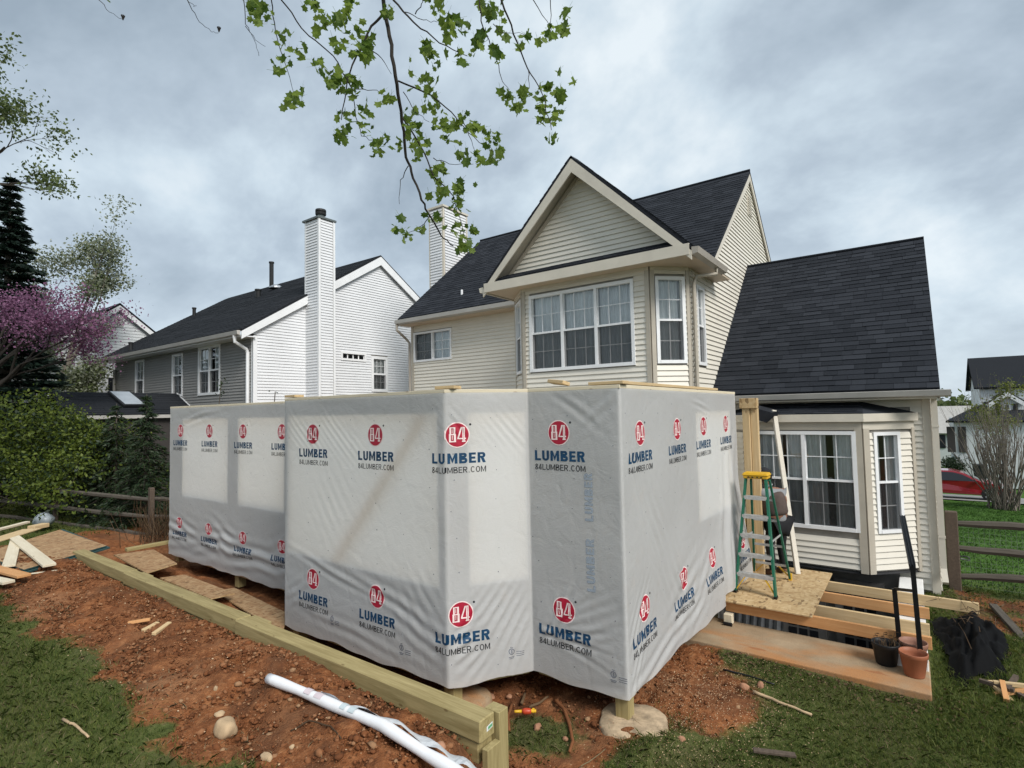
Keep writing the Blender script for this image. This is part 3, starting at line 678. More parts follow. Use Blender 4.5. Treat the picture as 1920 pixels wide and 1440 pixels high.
# right wing
WX1 = .23; WEY, WEZ, WRY, WRZ = 9.98, .22, 13.15, 3.20
F_w = Fr(HX1, HY, 1, 0); uw = lambda x: x-HX1
wbx0, wbx1, wby = -2.28, -.62, 9.75            # front of its ground floor bay
blk = (uw(-2.92), uw(.02), -2.47, -.06)
w_w = wall(F_w, 'wing_wall', house, 0, uw(WX1), -2.85, .12, [(uw(-2.6), uw(-.3), -2.3, -.25)])
siding(F_w, w_w, -2.80, .08, lambda v: (0.0, uw(WX1)-.10), 'siding_cream', [(uw(-2.92), uw(-.02), -2.44, -.10)])
b = MB(); b.fbox(F_w, uw(WX1)-.10, uw(WX1), -2.85, .10, -.01, .03); b.fbox(F_w, uw(-.02)-.02, uw(-.02)+.03, -2.44, -.16, 0, .03); b.build('corner_trim', mat('trim_cream'), house)
F_we = Fr(WX1, HY, 0, 1); w_we = wall(F_we, 'gable_wall', house, 0, 5.5, -2.85, .2, top=[(-.3, .2), (2*(WRY-HY)+.3, .2), (WRY-HY, WRZ-.1)])
siding(F_we, w_we, -2.8, 3.0, lambda v: (.05, 5.5) if v < .25 else ((v-.2)*.95, 5.5-(v-.2)*.95), 'siding_cream', single=False)
b = MB(); wr0, wr1 = HX1+.02, .345
slab(b, [(wr0, WEY, WEZ), (wr1, WEY, WEZ), (wr1, WRY, WRZ), (wr0, WRY, WRZ)], .05); slab(b, [(wr0, WRY, WRZ), (wr1, WRY, WRZ), (wr1, 2*WRY-WEY, WEZ), (wr0, 2*WRY-WEY, WEZ)], .05)
wroof = b.build('wing_roof', mat('shingle'), house)
sw = math.hypot(WRY-WEY, WRZ-WEZ)
shingles((wr0, WEY, WEZ+.004), (1, 0, 0), (0, WRY-WEY, WRZ-WEZ), int(sw/.126), lambda s: (0, wr1-wr0), .126, .30, 'shingle', wroof, single=300, thick=.013)
b = MB(); b.path([(wr0, WRY, WRZ+.012), (wr1, WRY, WRZ+.012)], .03, 8); b.build('ridge_cap', mat('shingle'), wroof)
b = MB(); b.prism([(wr0, WEY-.005, WEZ-.13), (wr0, WEY-.08, WEZ-.11), (wr0, WEY-.10, WEZ-.03), (wr0, WEY-.005, WEZ-.02)], (wr1-wr0+.12, 0, 0)); b.build('gutter', mat('gutter_grey'), house, fix=True)
b = MB(); b.box(wr0, wr1-.02, WEY, HY, WEZ-.15, WEZ-.13); b.build('soffit', mat('trim_cream'), house)
b = MB(); b.prism([(wr1-.03, WEY, WEZ-.05), (wr1-.03, WRY, WRZ-.05), (wr1-.03, WRY, WRZ-.2), (wr1-.03, WEY, WEZ-.18)], (.03, 0, 0)); b.prism([(wr1-.03, 2*WRY-WEY, WEZ-.05), (wr1-.03, WRY, WRZ-.05), (wr1-.03, WRY, WRZ-.2), (wr1-.03, 2*WRY-WEY, WEZ-.18)], (.03, 0, 0)); b.build('rake_board', mat('trim_cream'), house, fix=True)
b = MB(); b.bar((.275, HY-.055, .12), (.275, HY-.055, -2.45), .075, .06, (0, 1, 0)); b.bar((.275, HY-.055, -2.45), (.285, HY-.20, -2.62), .075, .06, (0, 1, .2)); b.box(.23, .32, HY-.09, HY-.02, -.36, -.33); b.box(.23, .32, HY-.09, HY-.02, -2.0, -1.97); b.build('downspout', mat('trim_cream'), house)
# ground floor bay of the wing
F_wf = Fr(wbx0, wby, 1, 0); WF = wbx1-wbx0
F_wc = Fr(wbx1, wby, .62, .62); WC = math.hypot(.62, .62)
F_wl = Fr(wbx0-.62, wby+.62, .62, -.62)
hwf = (-2.13-wbx0, -.70-wbx0, -1.92, -.40); hwc = (.17, .62, -1.93, -.42)
for Fx, wd, hh in ((F_wf, WF, [hwf]), (F_wc, WC, [hwc]), (F_wl, WC, [])):
    ww = wall(Fx, 'bay_wall', house, 0, wd, -2.50, -.12, hh)
    siding(Fx, ww, -2.47, -.42, lambda v, wd=wd: (.055, wd-.055), 'siding_cream', [(hwf[0]-.09, WF, -1.97, 0)] if Fx is F_wf else hh)
    b = MB(); b.fbox(Fx, 0, wd, -.38, -.15, -.01, .024); b.build('frieze_board', mat('trim_taupe' if Fx is F_wf else 'trim_cream'), house)
    b = MB(); b.fbox(Fx, -.03, wd+.03, -.255, -.135, .03, .075); b.build('fascia_board', mat('trim_cream'), house)
for Fx, u, wd in ((F_wf, WF-.10, .10), (F_wc, 0, .10), (F_wc, WC-.05, .05), (F_wf, 0, .08)):
    b = MB(); b.fbox(Fx, u, u+wd, -2.52, -.36, -.012, .030); b.build('corner_trim', mat('trim_taupe'), house)
b = MB(); b.prism([(wbx0, wby, -2.54), (wbx1, wby, -2.54), (wbx1+.62, HY-.03, -2.54), (wbx0-.62, HY-.03, -2.54)], (0, 0, .03)); b.build('bay_floor', mat('room_dark'), house, fix=True)
window(F_wf, house, *hwf, 2, cols=3, rows=2, curtains=((0, .27), (.31, .50), (.52, .72), (.79, 1)), seed=31, casing=.055, depth=.8, label='white double window of the ground floor bay')
window(F_wc, house, *hwc, 1, cols=2, rows=2, curtains=((0, .45), (.62, 1)), seed=33, casing=.05)
b = MB(); zb, zt = -.135, .02
A0, A1, A2, A3 = Vector((wbx0-.66, HY, zb)), Vector((wbx0-.03, wby-.07, zb)), Vector((wbx1+.03, wby-.07, zb)), Vector((wbx1+.66+.04, HY, zb))
T0, T1 = Vector((wbx0+.1, HY, zt+.03)), Vector((wbx1-.02, HY, zt+.03))
b.poly([A1, A2, T1, T0]); b.poly([A2, A3, T1]); b.poly([A0, A1, T0]); b.poly([A0, A3, A2, A1])
br = b.build('bay_roof', mat('shingle'), house, fix=True)
shingles(A1+Vector((0, 0, .004)), (1, 0, 0), (T0-A1).cross(Vector((1, 0, 0))).cross(Vector((1, 0, 0)))*-1, 6, lambda s: (s*.25, (A2-A1).length-s*.05), .115, .28, 'shingle', br)
# basement front under the wing, seen past the joists
F_b = Fr(-2.9, 10.3, 1, 0)
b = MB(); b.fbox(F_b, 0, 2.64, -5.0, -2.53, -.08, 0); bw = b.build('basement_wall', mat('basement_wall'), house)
for i, (x0, x1) in enumerate(((-1.95, -1.28), (-1.14, -.47))):
    d = MB(); u0, u1 = x0+2.9, x1+2.9; d.fbox(F_b, u0, u1, -4.95, -2.78, .004, .05); dr = d.build('basement_door', mat('door_paint'), house)
    for a in range(3):
        for r_ in range(5):
            ww = (u1-u0-.2)/3; hh = 1.75/5; q = MB(); q.fbox(F_b, u0+.10+a*ww+.018, u0+.10+(a+1)*ww-.018, -4.72+r_*hh+.018, -4.72+(r_+1)*hh-.018, .051, .056); q.build('pane', mat('car_windscreen'), dr)
    q = MB(); q.lathe(F_b.p(u1-.05 if i == 0 else u0+.05, -3.82, .08), [(0, -.03), (.028, -.015), (.028, .015), (0, .03)], 10); q.build('knob', mat('iron_black'), dr)

# ================================================================== THE WRAPPED ADDITION
add = empty('room_addition', (-6.5, 6, -2.8), 'unfinished room addition wrapped in white printed house wrap, on timber posts', 'house extension')
WT, WB = .195, -2.54                                   # top and hem of the wrap
CORN = [(-11.39, 4.53), (-6.76, 4.53), (-6.28, 3.80), (-3.58, 3.80), (-3.10, 4.50), (-2.11, 4.51), (-2.11, 8.45)]
SEG = []; s_acc = 0
for (x0, y0), (x1, y1) in zip(CORN, CORN[1:]):
    L = math.hypot(x1-x0, y1-y0); SEG.append((s_acc, L, Fr(x0, y0, x1-x0, y1-y0))); s_acc += L
STOT = s_acc
S_of = {'A': SEG[0][0], 'B': SEG[2][0], 'CN': SEG[3][0], 'ND': SEG[4][0], 'R': SEG[5][0]}
FOLDS = []   # (s0, v0, angle, wavelength, amplitude, reach across, reach along)
def fold(seg, s, v, ang, wl, amp, ac, al): FOLDS.append((S_of[seg]+s, v, math.radians(ang), wl, amp, ac, al))
r_ = random.Random(4)
for i in range(9): fold('A', .3+i*.5, -2.02-.22*r_.random(), -12+24*r_.random(), .16+.05*r_.random(), .013, .20, .42)
fold('A', 2.2, -2.25, 4, .22, .010, .22, 2.6); fold('A', 1.2, .02, 8, .14, .006, .12, .6); fold('A', 2.0, -1.98, -22, .19, .010, .25, .4); fold('A', 3.9, -2.0, 18, .17, .010, .25, .4)
for i in range(6): fold('B', .25+i*.22, -.18-.10*(i % 3), -42+4*r_.random(), .075, .0028, .16, .22)
for i in range(7): fold('B', 1.0+i*.2, -1.05-.13*i, -50, .13, .0045, .42, .34)
fold('B', .9, -1.76, -12, .13, .010, .08, .8); fold('B', 1.9, -1.88, -14, .15, .008, .14, .6); fold('B', 2.35, -2.15, -20, .14, .006, .22, .4); fold('B', .25, -2.1, 28, .11, .005, .16, .25); fold('B', 1.3, -2.35, -5, .14, .006, .12, .8)
for i in range(7): fold('CN', .12+i*.09, -.10-.02*i, -48, .075, .007, .13, .20)
for i in range(6): fold('CN', .28+.08*i, -1.95-.07*i, 48+3*i, .085, .0075, .16, .32)
for i in range(5): fold('CN', .15+.05*i, -2.1-.06*i, 22+8*i, .10, .006, .12, .3)
for i, a in enumerate((62, 44, 27, 12, -4, -18)): fold('ND', .12+.22*math.cos(math.radians(a))+.1, -2.13+.26*math.sin(math.radians(a)), a, .095, .0075, .06, .34)
fold('ND', .62, -1.95, 30, .10, .006, .2, .35); fold('ND', .5, .05, -35, .12, .006, .1, .3); fold('ND', .8, .0, 40, .12, .005, .1, .25)
for i in range(7): fold('R', .16+.10*i, -.28-.22*i, -68+2.2*i, .11, (.003, .003, .004, .006, .007, .007, .007)[i], .14, .60)
for i in range(6): fold('R', .75+.11*i, -1.10-.14*i, -60, .13, .009, .20, .50)
for i in range(4): fold('R', .18, -2.0-.1*i, 52, .09, .009, .12, .35)
fold('R', 1.6, -2.05, 22, .19, .009, .30, .55); fold('R', 1.9, -2.18, 30, .16, .008, .2, .5); fold('R', 2.3, .02, -10, .09, .008, .07, .3); fold('R', 1.35, -1.9, -50, .14, .006, .15, .4); fold('R', 3.3, -1.5, 75, .3, .03, .3, .9); fold('R', .9, -2.4, 10, .15, .012, .14, 1.2)
def wrap_d(s, v):
    d = .004*np.sin(s*3.1+v*2.2)*np.sin(v*4.4-s*1.3)
    for s0, v0, a, wl, amp, ac, al in FOLDS:
        x = s-s0; y = v-v0; al_ = x*math.cos(a)+y*math.sin(a); ac_ = -x*math.sin(a)+y*math.cos(a)
        d = d+.82*amp*np.sin(ac_*6.2832/wl+.7*np.sin(al_*5+s0*9))*np.exp(-(ac_/ac)**2-(al_/al)**2)
    return d
def wrap_pt(s, v, lift=0.0):
    """arrays of arc length and height -> points on the wrinkled film"""
    s = np.asarray(s, float); v = np.asarray(v, float); P = np.zeros(s.shape+(3,)); d = wrap_d(s, v)
    for i, (s0, L, F) in enumerate(SEG):
        m = (s >= s0-1e-9) & (s <= s0+L+1e-9)
        e = np.minimum(s-s0, s0+L-s) if 0 < i < 5 else (s0+L-s if i == 0 else s-s0)
        dd = d*sstep(0, .09, e)
        if i == 5:
            u = s-s0; dd = dd+.10*sstep(2.2, 3.9, u)*sstep(-.9, -2.1, v)+.05*sstep(1.2, 2.4, u)*sstep(-1.6, -2.4, v)
        dd = np.maximum(dd*sstep(WT+.01, WT-.10, v), -.0105)+lift+.009
        P[..., 0] = np.where(m, F.ox+F.ux*(s-s0)+F.nx*dd, P[..., 0]); P[..., 1] = np.where(m, F.oy+F.uy*(s-s0)+F.ny*dd, P[..., 1])
    P[..., 2] = v; return P
ss = np.concatenate([np.linspace(s0, s0+L, max(4, int(L/.016)), endpoint=False) for s0, L, F in SEG]+[[STOT-1e-6]]); vv = np.linspace(WB, WT, 170)
Sg, Vg = np.meshgrid(ss, vv, indexing='ij')
hem = .012*np.sin(Sg*5.1)+.008*np.sin(Sg*11.7+1); Vh = Vg+hem*(1-sstep(WB, WB+.2, Vg))
Pw = wrap_pt(Sg, Vh); I = np.arange(Sg.size).reshape(Sg.shape)
Fw = np.stack([I[:-1, :-1], I[1:, :-1], I[1:, 1:], I[:-1, 1:]], -1).reshape(-1, 4)
cs = (Sg[:-1, :-1]+Sg[1:, 1:]).reshape(-1)/2-S_of['R']; cv = (Vg[:-1, :-1]+Vg[1:, 1:]).reshape(-1)/2
Fw = Fw[~((cs > 2.78) & (cv < -2.40))]                  # trimmed above the plywood platform
aw = wloc(add)
wrap = link('house_wrap', numpy_mesh('house_wrap', Pw.reshape(-1, 3)-np.array(aw), Fw, mat('house_wrap'), None, True), add)
wrap['label'] = 'white house wrap printed with red 84 roundels and blue lettering'
# --- the print
def glyph(ch, w):
    """sans letter one unit tall as convex pieces, stem width w; returns pieces and advance width"""
    q = []
    def R_(x0, y0, x1, y1): q.append([(x0, y0), (x1, y0), (x1, y1), (x0, y1)])
    def ring(cx, cy, rx, ry, tx, ty, a0, a1, n):
        for i in range(n):
            a, c = math.radians(a0+(a1-a0)*i/n), math.radians(a0+(a1-a0)*(i+1)/n)
            q.append([(cx+rx*math.cos(a), cy+ry*math.sin(a)), (cx+rx*math.cos(c), cy+ry*math.sin(c)), (cx+(rx-tx)*math.cos(c), cy+(ry-ty)*math.sin(c)), (cx+(rx-tx)*math.cos(a), cy+(ry-ty)*math.sin(a))])
    t = w*.82; Wd = .72
    def bowl(y0, y1, xr):
        h = (y1-y0)/2; xm = xr-h*.9
        R_(w, y1-t, xm, y1); R_(w, y0, xm, y0+t); ring(xm, (y0+y1)/2, xr-xm, h, w, t, -90, 90, 8)
    if ch == 'L': R_(0, 0, w, 1); R_(w, 0, .64, t); Wd = .64
    elif ch == 'U': R_(0, .32, w, 1); R_(Wd-w, .32, Wd, 1); ring(Wd/2, .32, Wd/2, .335, w, t, 180, 360, 10)
    elif ch == 'M': Wd = .90; R_(0, 0, w, 1); R_(Wd-w, 0, Wd, 1); m = Wd/2; q.append([(w, 1), (w, 1-1.7*w), (m, .02), (m, .02+1.7*w)]); q.append([(Wd-w, 1), (m, .02+1.7*w), (m, .02), (Wd-w, 1-1.7*w)])
    elif ch == 'B': R_(0, 0, w, 1); bowl(0, .53+t*.0, .74); bowl(.53, 1, .69); Wd = .74
    elif ch == 'E': R_(0, 0, w, 1); R_(w, 0, .64, t); R_(w, 1-t, .63, 1); R_(w, .5-t/2, .58, .5+t/2); Wd = .64
    elif ch == 'R': R_(0, 0, w, 1); bowl(.44, 1, .72); q.append([(.30, .44), (.30+w*1.1, .44), (.76, 0), (.76-w*1.15, 0)]); Wd = .76
    elif ch == '8': ring(.30, .26, .30, .27, w, t, 0, 360, 16); ring(.30, .755, .265, .245, w, t, 0, 360, 16); Wd = .60
    elif ch == '4': R_(.36, 0, .36+w, .20); R_(0, .20, .62, .20+t); R_(.36, .20+t, .36+w, 1); q.append([(0, .20+t), (w*1.1, .20+t), (.36, 1-w*1.3), (.36, 1)]); Wd = .62
    elif ch in 'CO': ring(.38, .5, .38, .51, w, t, 0 if ch == 'O' else 42, 360 if ch == 'O' else 318, 20); Wd = .76
    elif ch == '.': R_(.06, 0, .06+w, t*1.1); Wd = .12+w
    return q, Wd
def text_poly(txt, width, height, w):
    pcs = []; x = 0
    for ch in txt:
        q, wd = glyph(ch, w)
        for p in q: pcs.append([(a+x, c) for a, c in p])
        x += wd+.15
    x -= .15
    return [[((a/x-.5)*width, (c-.5)*height) for a, c in p] for p in pcs]
def rect(x0, y0, x1, y1): return [(x0, y0), (x1, y0), (x1, y1), (x0, y1)]
def build_logo():
    """2D logo as (verts, faces, material indices): 0 white 1 red 2 blue 3 black; drawn round the roundel's centre"""
    V2, F2, M2, L2 = [], [], [], []
    def addp(pts, mi, lay):
        b0 = len(V2); V2.extend(pts); F2.append(tuple(range(b0, b0+len(pts)))); M2.append(mi); L2.extend([lay]*len(pts))
    def disc(r, mi, lay):
        n = 40; c = [(r*math.cos(i*6.2832/n), r*math.sin(i*6.2832/n)) for i in range(n)]
        for i in range(n): addp([(0, 0), c[i], c[(i+1) % n]], mi, lay)
    disc(.122, 0, 0); disc(.112, 1, 1)
    # 8: two stacked slotted boxes, the lower one wider; drawn as strokes
    q = []
    q += [rect(-.082, -.068, -.064, .0), rect(-.034, -.068, -.014, .0), rect(-.064, -.068, -.034, -.056), rect(-.082, 0, -.014, .010)]
    q += [rect(-.076, .010, -.061, .064), rect(-.037, .010, -.020, .064), rect(-.076, .064, -.020, .074)]
    q += [rect(-.053, -.046, -.047, -.004), rect(-.053, .018, -.047, .056)]
    # 4: slanted stroke, bar, split stem, foot
    q += [[(.034, .074), (.050, .074), (.014, -.029), (.000, -.029)], rect(.000, -.041, .050, -.029), rect(.073, -.041, .084, -.029), rect(.050, -.056, .060, .074), rect(.064, -.056, .073, .074), rect(.044, -.068, .080, -.056), rect(.060, .066, .064, .074)]
    for r in q: addp(r, 0, 2)
    for txt, w, h, y, mi, st in (('LUMBER', .56, .098, -.222, 2, .245), ('84LUMBER.COM', .56, .056, -.333, 3, .15)):
        for pc in text_poly(txt, w, h, st): addp([(a_, c_+y) for a_, c_ in pc], mi, 0)
    n = 10; c0 = (.128, .098); ring = [(c0[0]+.011*math.cos(i*6.2832/n), c0[1]+.011*math.sin(i*6.2832/n)) for i in range(n)]; addp(ring, 3, 0)
    return V2, F2, M2, L2
def build_mark():
    V2, F2, M2 = [], [], []
    def addp(pts): b0 = len(V2); V2.extend(pts); F2.append(tuple(range(b0, b0+len(pts)))); M2.append(4)
    n = 14
    for i in range(n):
        a, c = i*6.2832/n, (i+1)*6.2832/n
        addp([(.030*math.cos(a), .030*math.sin(a)), (.030*math.cos(c), .030*math.sin(c)), (.021*math.cos(c), .021*math.sin(c)), (.021*math.cos(a), .021*math.sin(a))])
    addp(rect(-.006, -.016, .006, .016)); addp(rect(-.03, -.055, .03, -.047)); addp(rect(-.024, -.068, .024, -.061)); addp(rect(-.014, .036, .014, .041))
    for i in range(3): addp(rect(.05, -.05+i*.018, .13, -.044+i*.018))
    return V2, F2, M2, [0]*len(V2)
def subdivide2d(V2, F2, M2, L2, step, cuts):
    bm = bmesh.new(); lay = bm.faces.layers.int.new('m'); ly = bm.verts.layers.float.new('l')
    vs = []
    for p, l in zip(V2, L2): v = bm.verts.new((p[0], p[1], 0)); v[ly] = l; vs.append(v)
    for f, m in zip(F2, M2):
        try: q = bm.faces.new([vs[i] for i in f]); q[lay] = m
        except ValueError: pass
    xs = [v.co.x for v in bm.verts]; ys = [v.co.y for v in bm.verts]
    for x in list(np.arange(min(xs), max(xs), step))+cuts: bmesh.ops.bisect_plane(bm, geom=bm.verts[:]+bm.edges[:]+bm.faces[:], plane_co=(x, 0, 0), plane_no=(1, 0, 0))
    for y in np.arange(min(ys), max(ys), step): bmesh.ops.bisect_plane(bm, geom=bm.verts[:]+bm.edges[:]+bm.faces[:], plane_co=(0, y, 0), plane_no=(0, 1, 0))
    bm.verts.index_update()
    out_ = ([(v.co.x, v.co.y) for v in bm.verts], [tuple(v.index for v in f.verts) for f in bm.faces], [f[lay] for f in bm.faces], [v[ly] for v in bm.verts]); bm.free(); return out_
LOGO = build_logo(); MARK = build_mark(); LOGO_SUB = subdivide2d(*LOGO, .02, []); MARK_SUB = subdivide2d(*MARK, .03, [])
PRM = [mat('print_white'), mat('print_red'), mat('print_blue'), mat('print_black'), mat('print_grey'), mat('print_ghost')]
def stamp(name, sc0, vc, src, src_sub, tilt=0.0, squash=1.0):
    cuts = [c[0]-sc0 for c in SEG if abs(c[0]-sc0) < .32]
    V2, F2, M2, L2 = subdivide2d(*src, .02, cuts) if cuts else src_sub
    a = np.array(V2); l = np.array(L2); S_ = np.clip(sc0+a[:, 0], .001, STOT-.002); Vv = vc+a[:, 1]*squash+tilt*a[:, 0]
    P = wrap_pt(S_, Vv, 0); Q = wrap_pt(S_, Vv, 1.0); nrm = Q-P; nrm /= np.linalg.norm(nrm, axis=1)[:, None]
    P = P+nrm*(.0022+.0013*l)[:, None]-np.array(aw)
    me = bpy.data.meshes.new(name); me.from_pydata(P.tolist(), [], F2)
    for m in PRM: me.materials.append(m)
    me.polygons.foreach_set('material_index', M2); me.update(); return link(name, me, wrap)
sa, sb, sn, sr = S_of['A'], S_of['B'], S_of['ND'], S_of['R']
for i, x in enumerate((-10.95, -9.825, -8.69, -7.57)):
    stamp('printed_logo', sa+x+11.39, -.228, LOGO, LOGO_SUB); stamp('printed_logo', sa+x+11.39, -1.915+.01*math.sin(i*2), LOGO, LOGO_SUB, squash=.86)
for x in (-5.69, -4.575): stamp('printed_logo', sb+x+6.28, -.215, LOGO, LOGO_SUB); stamp('printed_logo', sb+x+6.28, -1.89, LOGO, LOGO_SUB)
stamp('printed_logo', S_of['CN']+.115, -.21, LOGO, LOGO_SUB); stamp('printed_logo', S_of['CN']+.125, -1.89, LOGO, LOGO_SUB)
stamp('printed_logo', sn-2.745+3.10, -.21, LOGO, LOGO_SUB); stamp('printed_logo', sn-2.735+3.10, -1.88, LOGO, LOGO_SUB)
for y, y2 in ((4.92, 4.90), (5.94, 5.98), (6.88, 6.98), (7.89, 8.13)):
    stamp('printed_logo', sr+y-4.51, -.228, LOGO, LOGO_SUB); stamp('printed_logo', sr+y2-4.51, -1.86, LOGO, LOGO_SUB, tilt=.05)
for s_, v_ in ((sn+.86, -2.345), (S_of['CN']+.62, -2.31), (sb+.95, -2.27), (sb+2.08, -2.32)): stamp('printed_mark', s_, v_, MARK, MARK_SUB)
def ghost(sc0, v0, v1, wd):
    q = text_poly('LUMBER', v1-v0, wd, .26); V2, F2 = [], []
    for pc in q:
        b0 = len(V2); V2 += [(-c_, a_) for a_, c_ in pc]; F2.append(tuple(range(b0, b0+len(pc))))
    src = (V2, F2, [5]*len(F2), [0]*len(V2)); stamp('show_through_print', sc0, (v0+v1)/2, src, subdivide2d(*src, .02, []))
ghost(sn+.66, -1.02, -.58, .085); ghost(sn+.66, -1.66, -1.18, .085)
st_ = MB(); rdq = random.Random(40)
for s0, L, F in SEG:
    for u in np.arange(.08, L-.03, .405):
        for v_ in np.arange(WB+.12, WT-.05, .30):
            uu = u+rdq.gauss(0, .02); v2 = v_+rdq.gauss(0, .05); P_ = wrap_pt(np.array([s0+uu]), np.array([v2]), .0016)[0]; P_ = Vector(P_); a_ = Vector((F.ux, F.uy, 0)); rr_ = rdq.uniform(.004, .0075)
            st_.poly([P_+a_*(rr_*math.cos(k_*1.0472))+Vector((0, 0, rr_*math.sin(k_*1.0472))) for k_ in range(6)])
o = st_.build('cap_staples', mat('print_faded'), wrap); o['kind'] = 'stuff'
# --- sheathing behind the film, with the window openings left out
OPEN = {0: [(.53, 2.20, -1.41, -.02), (2.55, 3.88, -1.41, -.02)], 2: [(.06, 2.60, -1.65, -.005)], 3: [(.22, .81, -1.64, -.01)], 5: [(2.10, 3.62, -1.36, -.05)]}
for i, (s0, L, F) in enumerate(SEG):
    b = MB()
    for a, c, e_, f in rects(0.0, L, WB+.03, WT-.02, OPEN.get(i, [])): b.fbox(F, a, c, e_, f, -.017, -.005)
    b.build('sheathing', mat('sheathing'), add); b = MB()
    for a, c, e_, f in rects(.02, L-.02, WB+.30, WT-.08, OPEN.get(i, [])): b.fbox(F, a, c, e_, f, -.125, -.118)
    b.build('added_bounce_panel', mat('white_paint'), add)  # pale panel added inside to bounce daylight and brighten the openings
    st = MB()
    for u0, u1, v0, v1 in OPEN.get(i, []):   # framing round each opening
        for u in (u0-.03, u1+.03): board('stud', F.p(u, WB+.2, -.066), F.p(u, WT-.06, -.066), .04, .09, 'pine', add, upv=(F.nx, F.ny, 0), bevel=0)
        for v in (v0-.03, v1+.03): board('header', F.p(u0, v, -.066), F.p(u1, v, -.066), .09, .04, 'pine', add, bevel=0)
    board('top_plate', F.p(-.01, WT+.014, -.055), F.p(L+.01, WT+.014, -.055), .13, .034, 'pine_pale', add, bevel=.003)
F2b = SEG[2][2]; board('brace', F2b.p(1.0, -1.62, -.055), F2b.p(2.42, -.02, -.055), .13, .03, 'pine', add, upv=(F2b.nx, F2b.ny, 0), bevel=0)
for p0, p1, w_ in (((-7.35, 4.56, .245), (-6.62, 4.56, .245), .13), ((-6.30, 3.86, .248), (-6.08, 3.86, .248), .13), ((-3.72, 3.86, .246), (-3.50, 3.90, .246), .13), ((-2.42, 4.57, .246), (-2.07, 4.57, .246), .13), ((-2.17, 4.55, .247), (-2.17, 7.60, .247), .13)):
    board('top_plate', p0, p1, w_, .03, 'pine', add, bevel=.003)
board('loose_block', (-2.98, 4.75, .30), (-2.72, 4.62, .27), .09, .035, 'pine', add, upv=(0, .3, 1))
# floor frame and deck
b = MB(); b.prism([(-11.33, 4.60, -2.30), (-6.72, 4.60, -2.30), (-6.24, 3.87, -2.30), (-3.62, 3.87, -2.30), (-3.16, 4.57, -2.30), (-2.18, 4.57, -2.30), (-2.18, 8.5, -2.30), (-11.33, 8.5, -2.30)], (0, 0, -.02)); b.build('floor_deck', mat('pine_pale'), add, fix=True)
for i, (s0, L, F) in enumerate(SEG): board('rim_joist', F.p(.03, -2.445, -.06), F.p(L-.03, -2.445, -.06), .04, .25, 'treated' if i else 'pine', add, bevel=.003)
for k_ in range(9): board('floor_joist', (-11.2+k_*1.08, 4.65, -2.44), (-11.2+k_*1.08, 8.4, -2.44), .04, .22, 'treated', add, bevel=0)
for x, y, zg in ((-11.22, 4.66, -2.62), (-9.02, 4.66, -2.72), (-6.20, 3.95, -2.84), (-3.66, 3.95, -2.84), (-2.19, 4.60, -2.80), (-11.2, 8.2, -2.85), (-6.5, 8.2, -2.85), (-2.3, 7.6, -2.85)):
    board('post', (x, y, zg-.05), (x, y, -2.46), .125, .125, 'treated', add, upv=(0, 1, 0))
# back corner post, header and inner framing by the house
board('corner_post', (-1.99, 8.62, -2.46), (-1.99, 8.62, -.02), .10, .09, 'pine', add, upv=(0, 1, 0)); board('corner_post', (-1.885, 8.66, -2.46), (-1.885, 8.66, -.02), .10, .09, 'pine', add, upv=(0, 1, 0))
board('header', (-2.07, 8.62, .055), (-1.83, 8.62, .055), .14, .15, 'osb', add); board('sill_block', (-2.0, 8.5, -2.44), (-1.86, 8.9, -2.44), .09, .035, 'pine', add)
board('wall_panel', (-2.06, 8.74, -2.44), (-2.06, 8.74, -1.62), .36, .012, 'osb', add, upv=(1, 0, 0))

# footing, timbers
def disc_pad(name, c, rad, h, m, label, seed):
    r = random.Random(seed); b = MB(); n = 28; pts = []
    rr = [rad*(1+.06*math.sin(i*.9+seed)+.035*r.uniform(-1, 1)) for i in range(n)]
    for k_, (f, z) in enumerate(((1.03, -.1), (1.0, h*.5), (.95, h), (.55, h+.006), (.0, h+.008))):
        for i in range(n): b.v.append((c[0]+rr[i]*f*math.cos(i*6.2832/n), c[1]+rr[i]*f*math.sin(i*6.2832/n), c[2]+z+r.uniform(-.004, .004)))
    for k_ in range(4):
        for i in range(n): b.f.append((k_*n+i, k_*n+(i+1) % n, (k_+1)*n+(i+1) % n, (k_+1)*n+i)); b.m.append(0)
    o = b.build(name, mat(m), None, True, loc=c); tag(o, label, 'footing', 'concrete footings under the addition'); return o
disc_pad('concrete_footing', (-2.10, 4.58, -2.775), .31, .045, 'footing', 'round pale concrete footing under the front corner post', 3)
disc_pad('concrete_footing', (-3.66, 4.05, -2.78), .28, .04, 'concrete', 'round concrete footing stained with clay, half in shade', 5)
TZ = -2.05
def timber(x0, x1, y, label, rot=0):
    t = empty('landscape_timber', ((x0+x1)/2, y, TZ-.2), label, 'timber', 'retaining timbers along the dug strip')
    board('timber_beam', (x0, y, TZ-.073), (x1, y, TZ-.073), .158, .146, 'treated', t, bevel=.007); board('timber_beam', (x0+.03, y+.012, TZ-.226), (x1-.03, y+.012, TZ-.226), .15, .14, 'treated', t, bevel=.007)
    return t
timber(-5.62, -2.405, 2.925, 'long greenish retaining timber nearest the camera, with a tag on its end')
timber(-8.62, -5.63, 2.945, 'middle greenish retaining timber between the other two')
t3 = timber(-10.75, -8.63, 2.965, 'shorter retaining timber running up to the plywood sheet')
tl = [o for o in bpy.data.objects if o.get('label', '').startswith('long greenish')][0]
b = MB(); c = Vector((-2.4035, 2.95, TZ-.07)); b.quad(c+Vector((0, -.034, -.028)), c+Vector((0, .03, -.018)), c+Vector((0, .03, .016)), c+Vector((0, -.034, .006))); b.build('end_tag', mat('label_white'), tl)
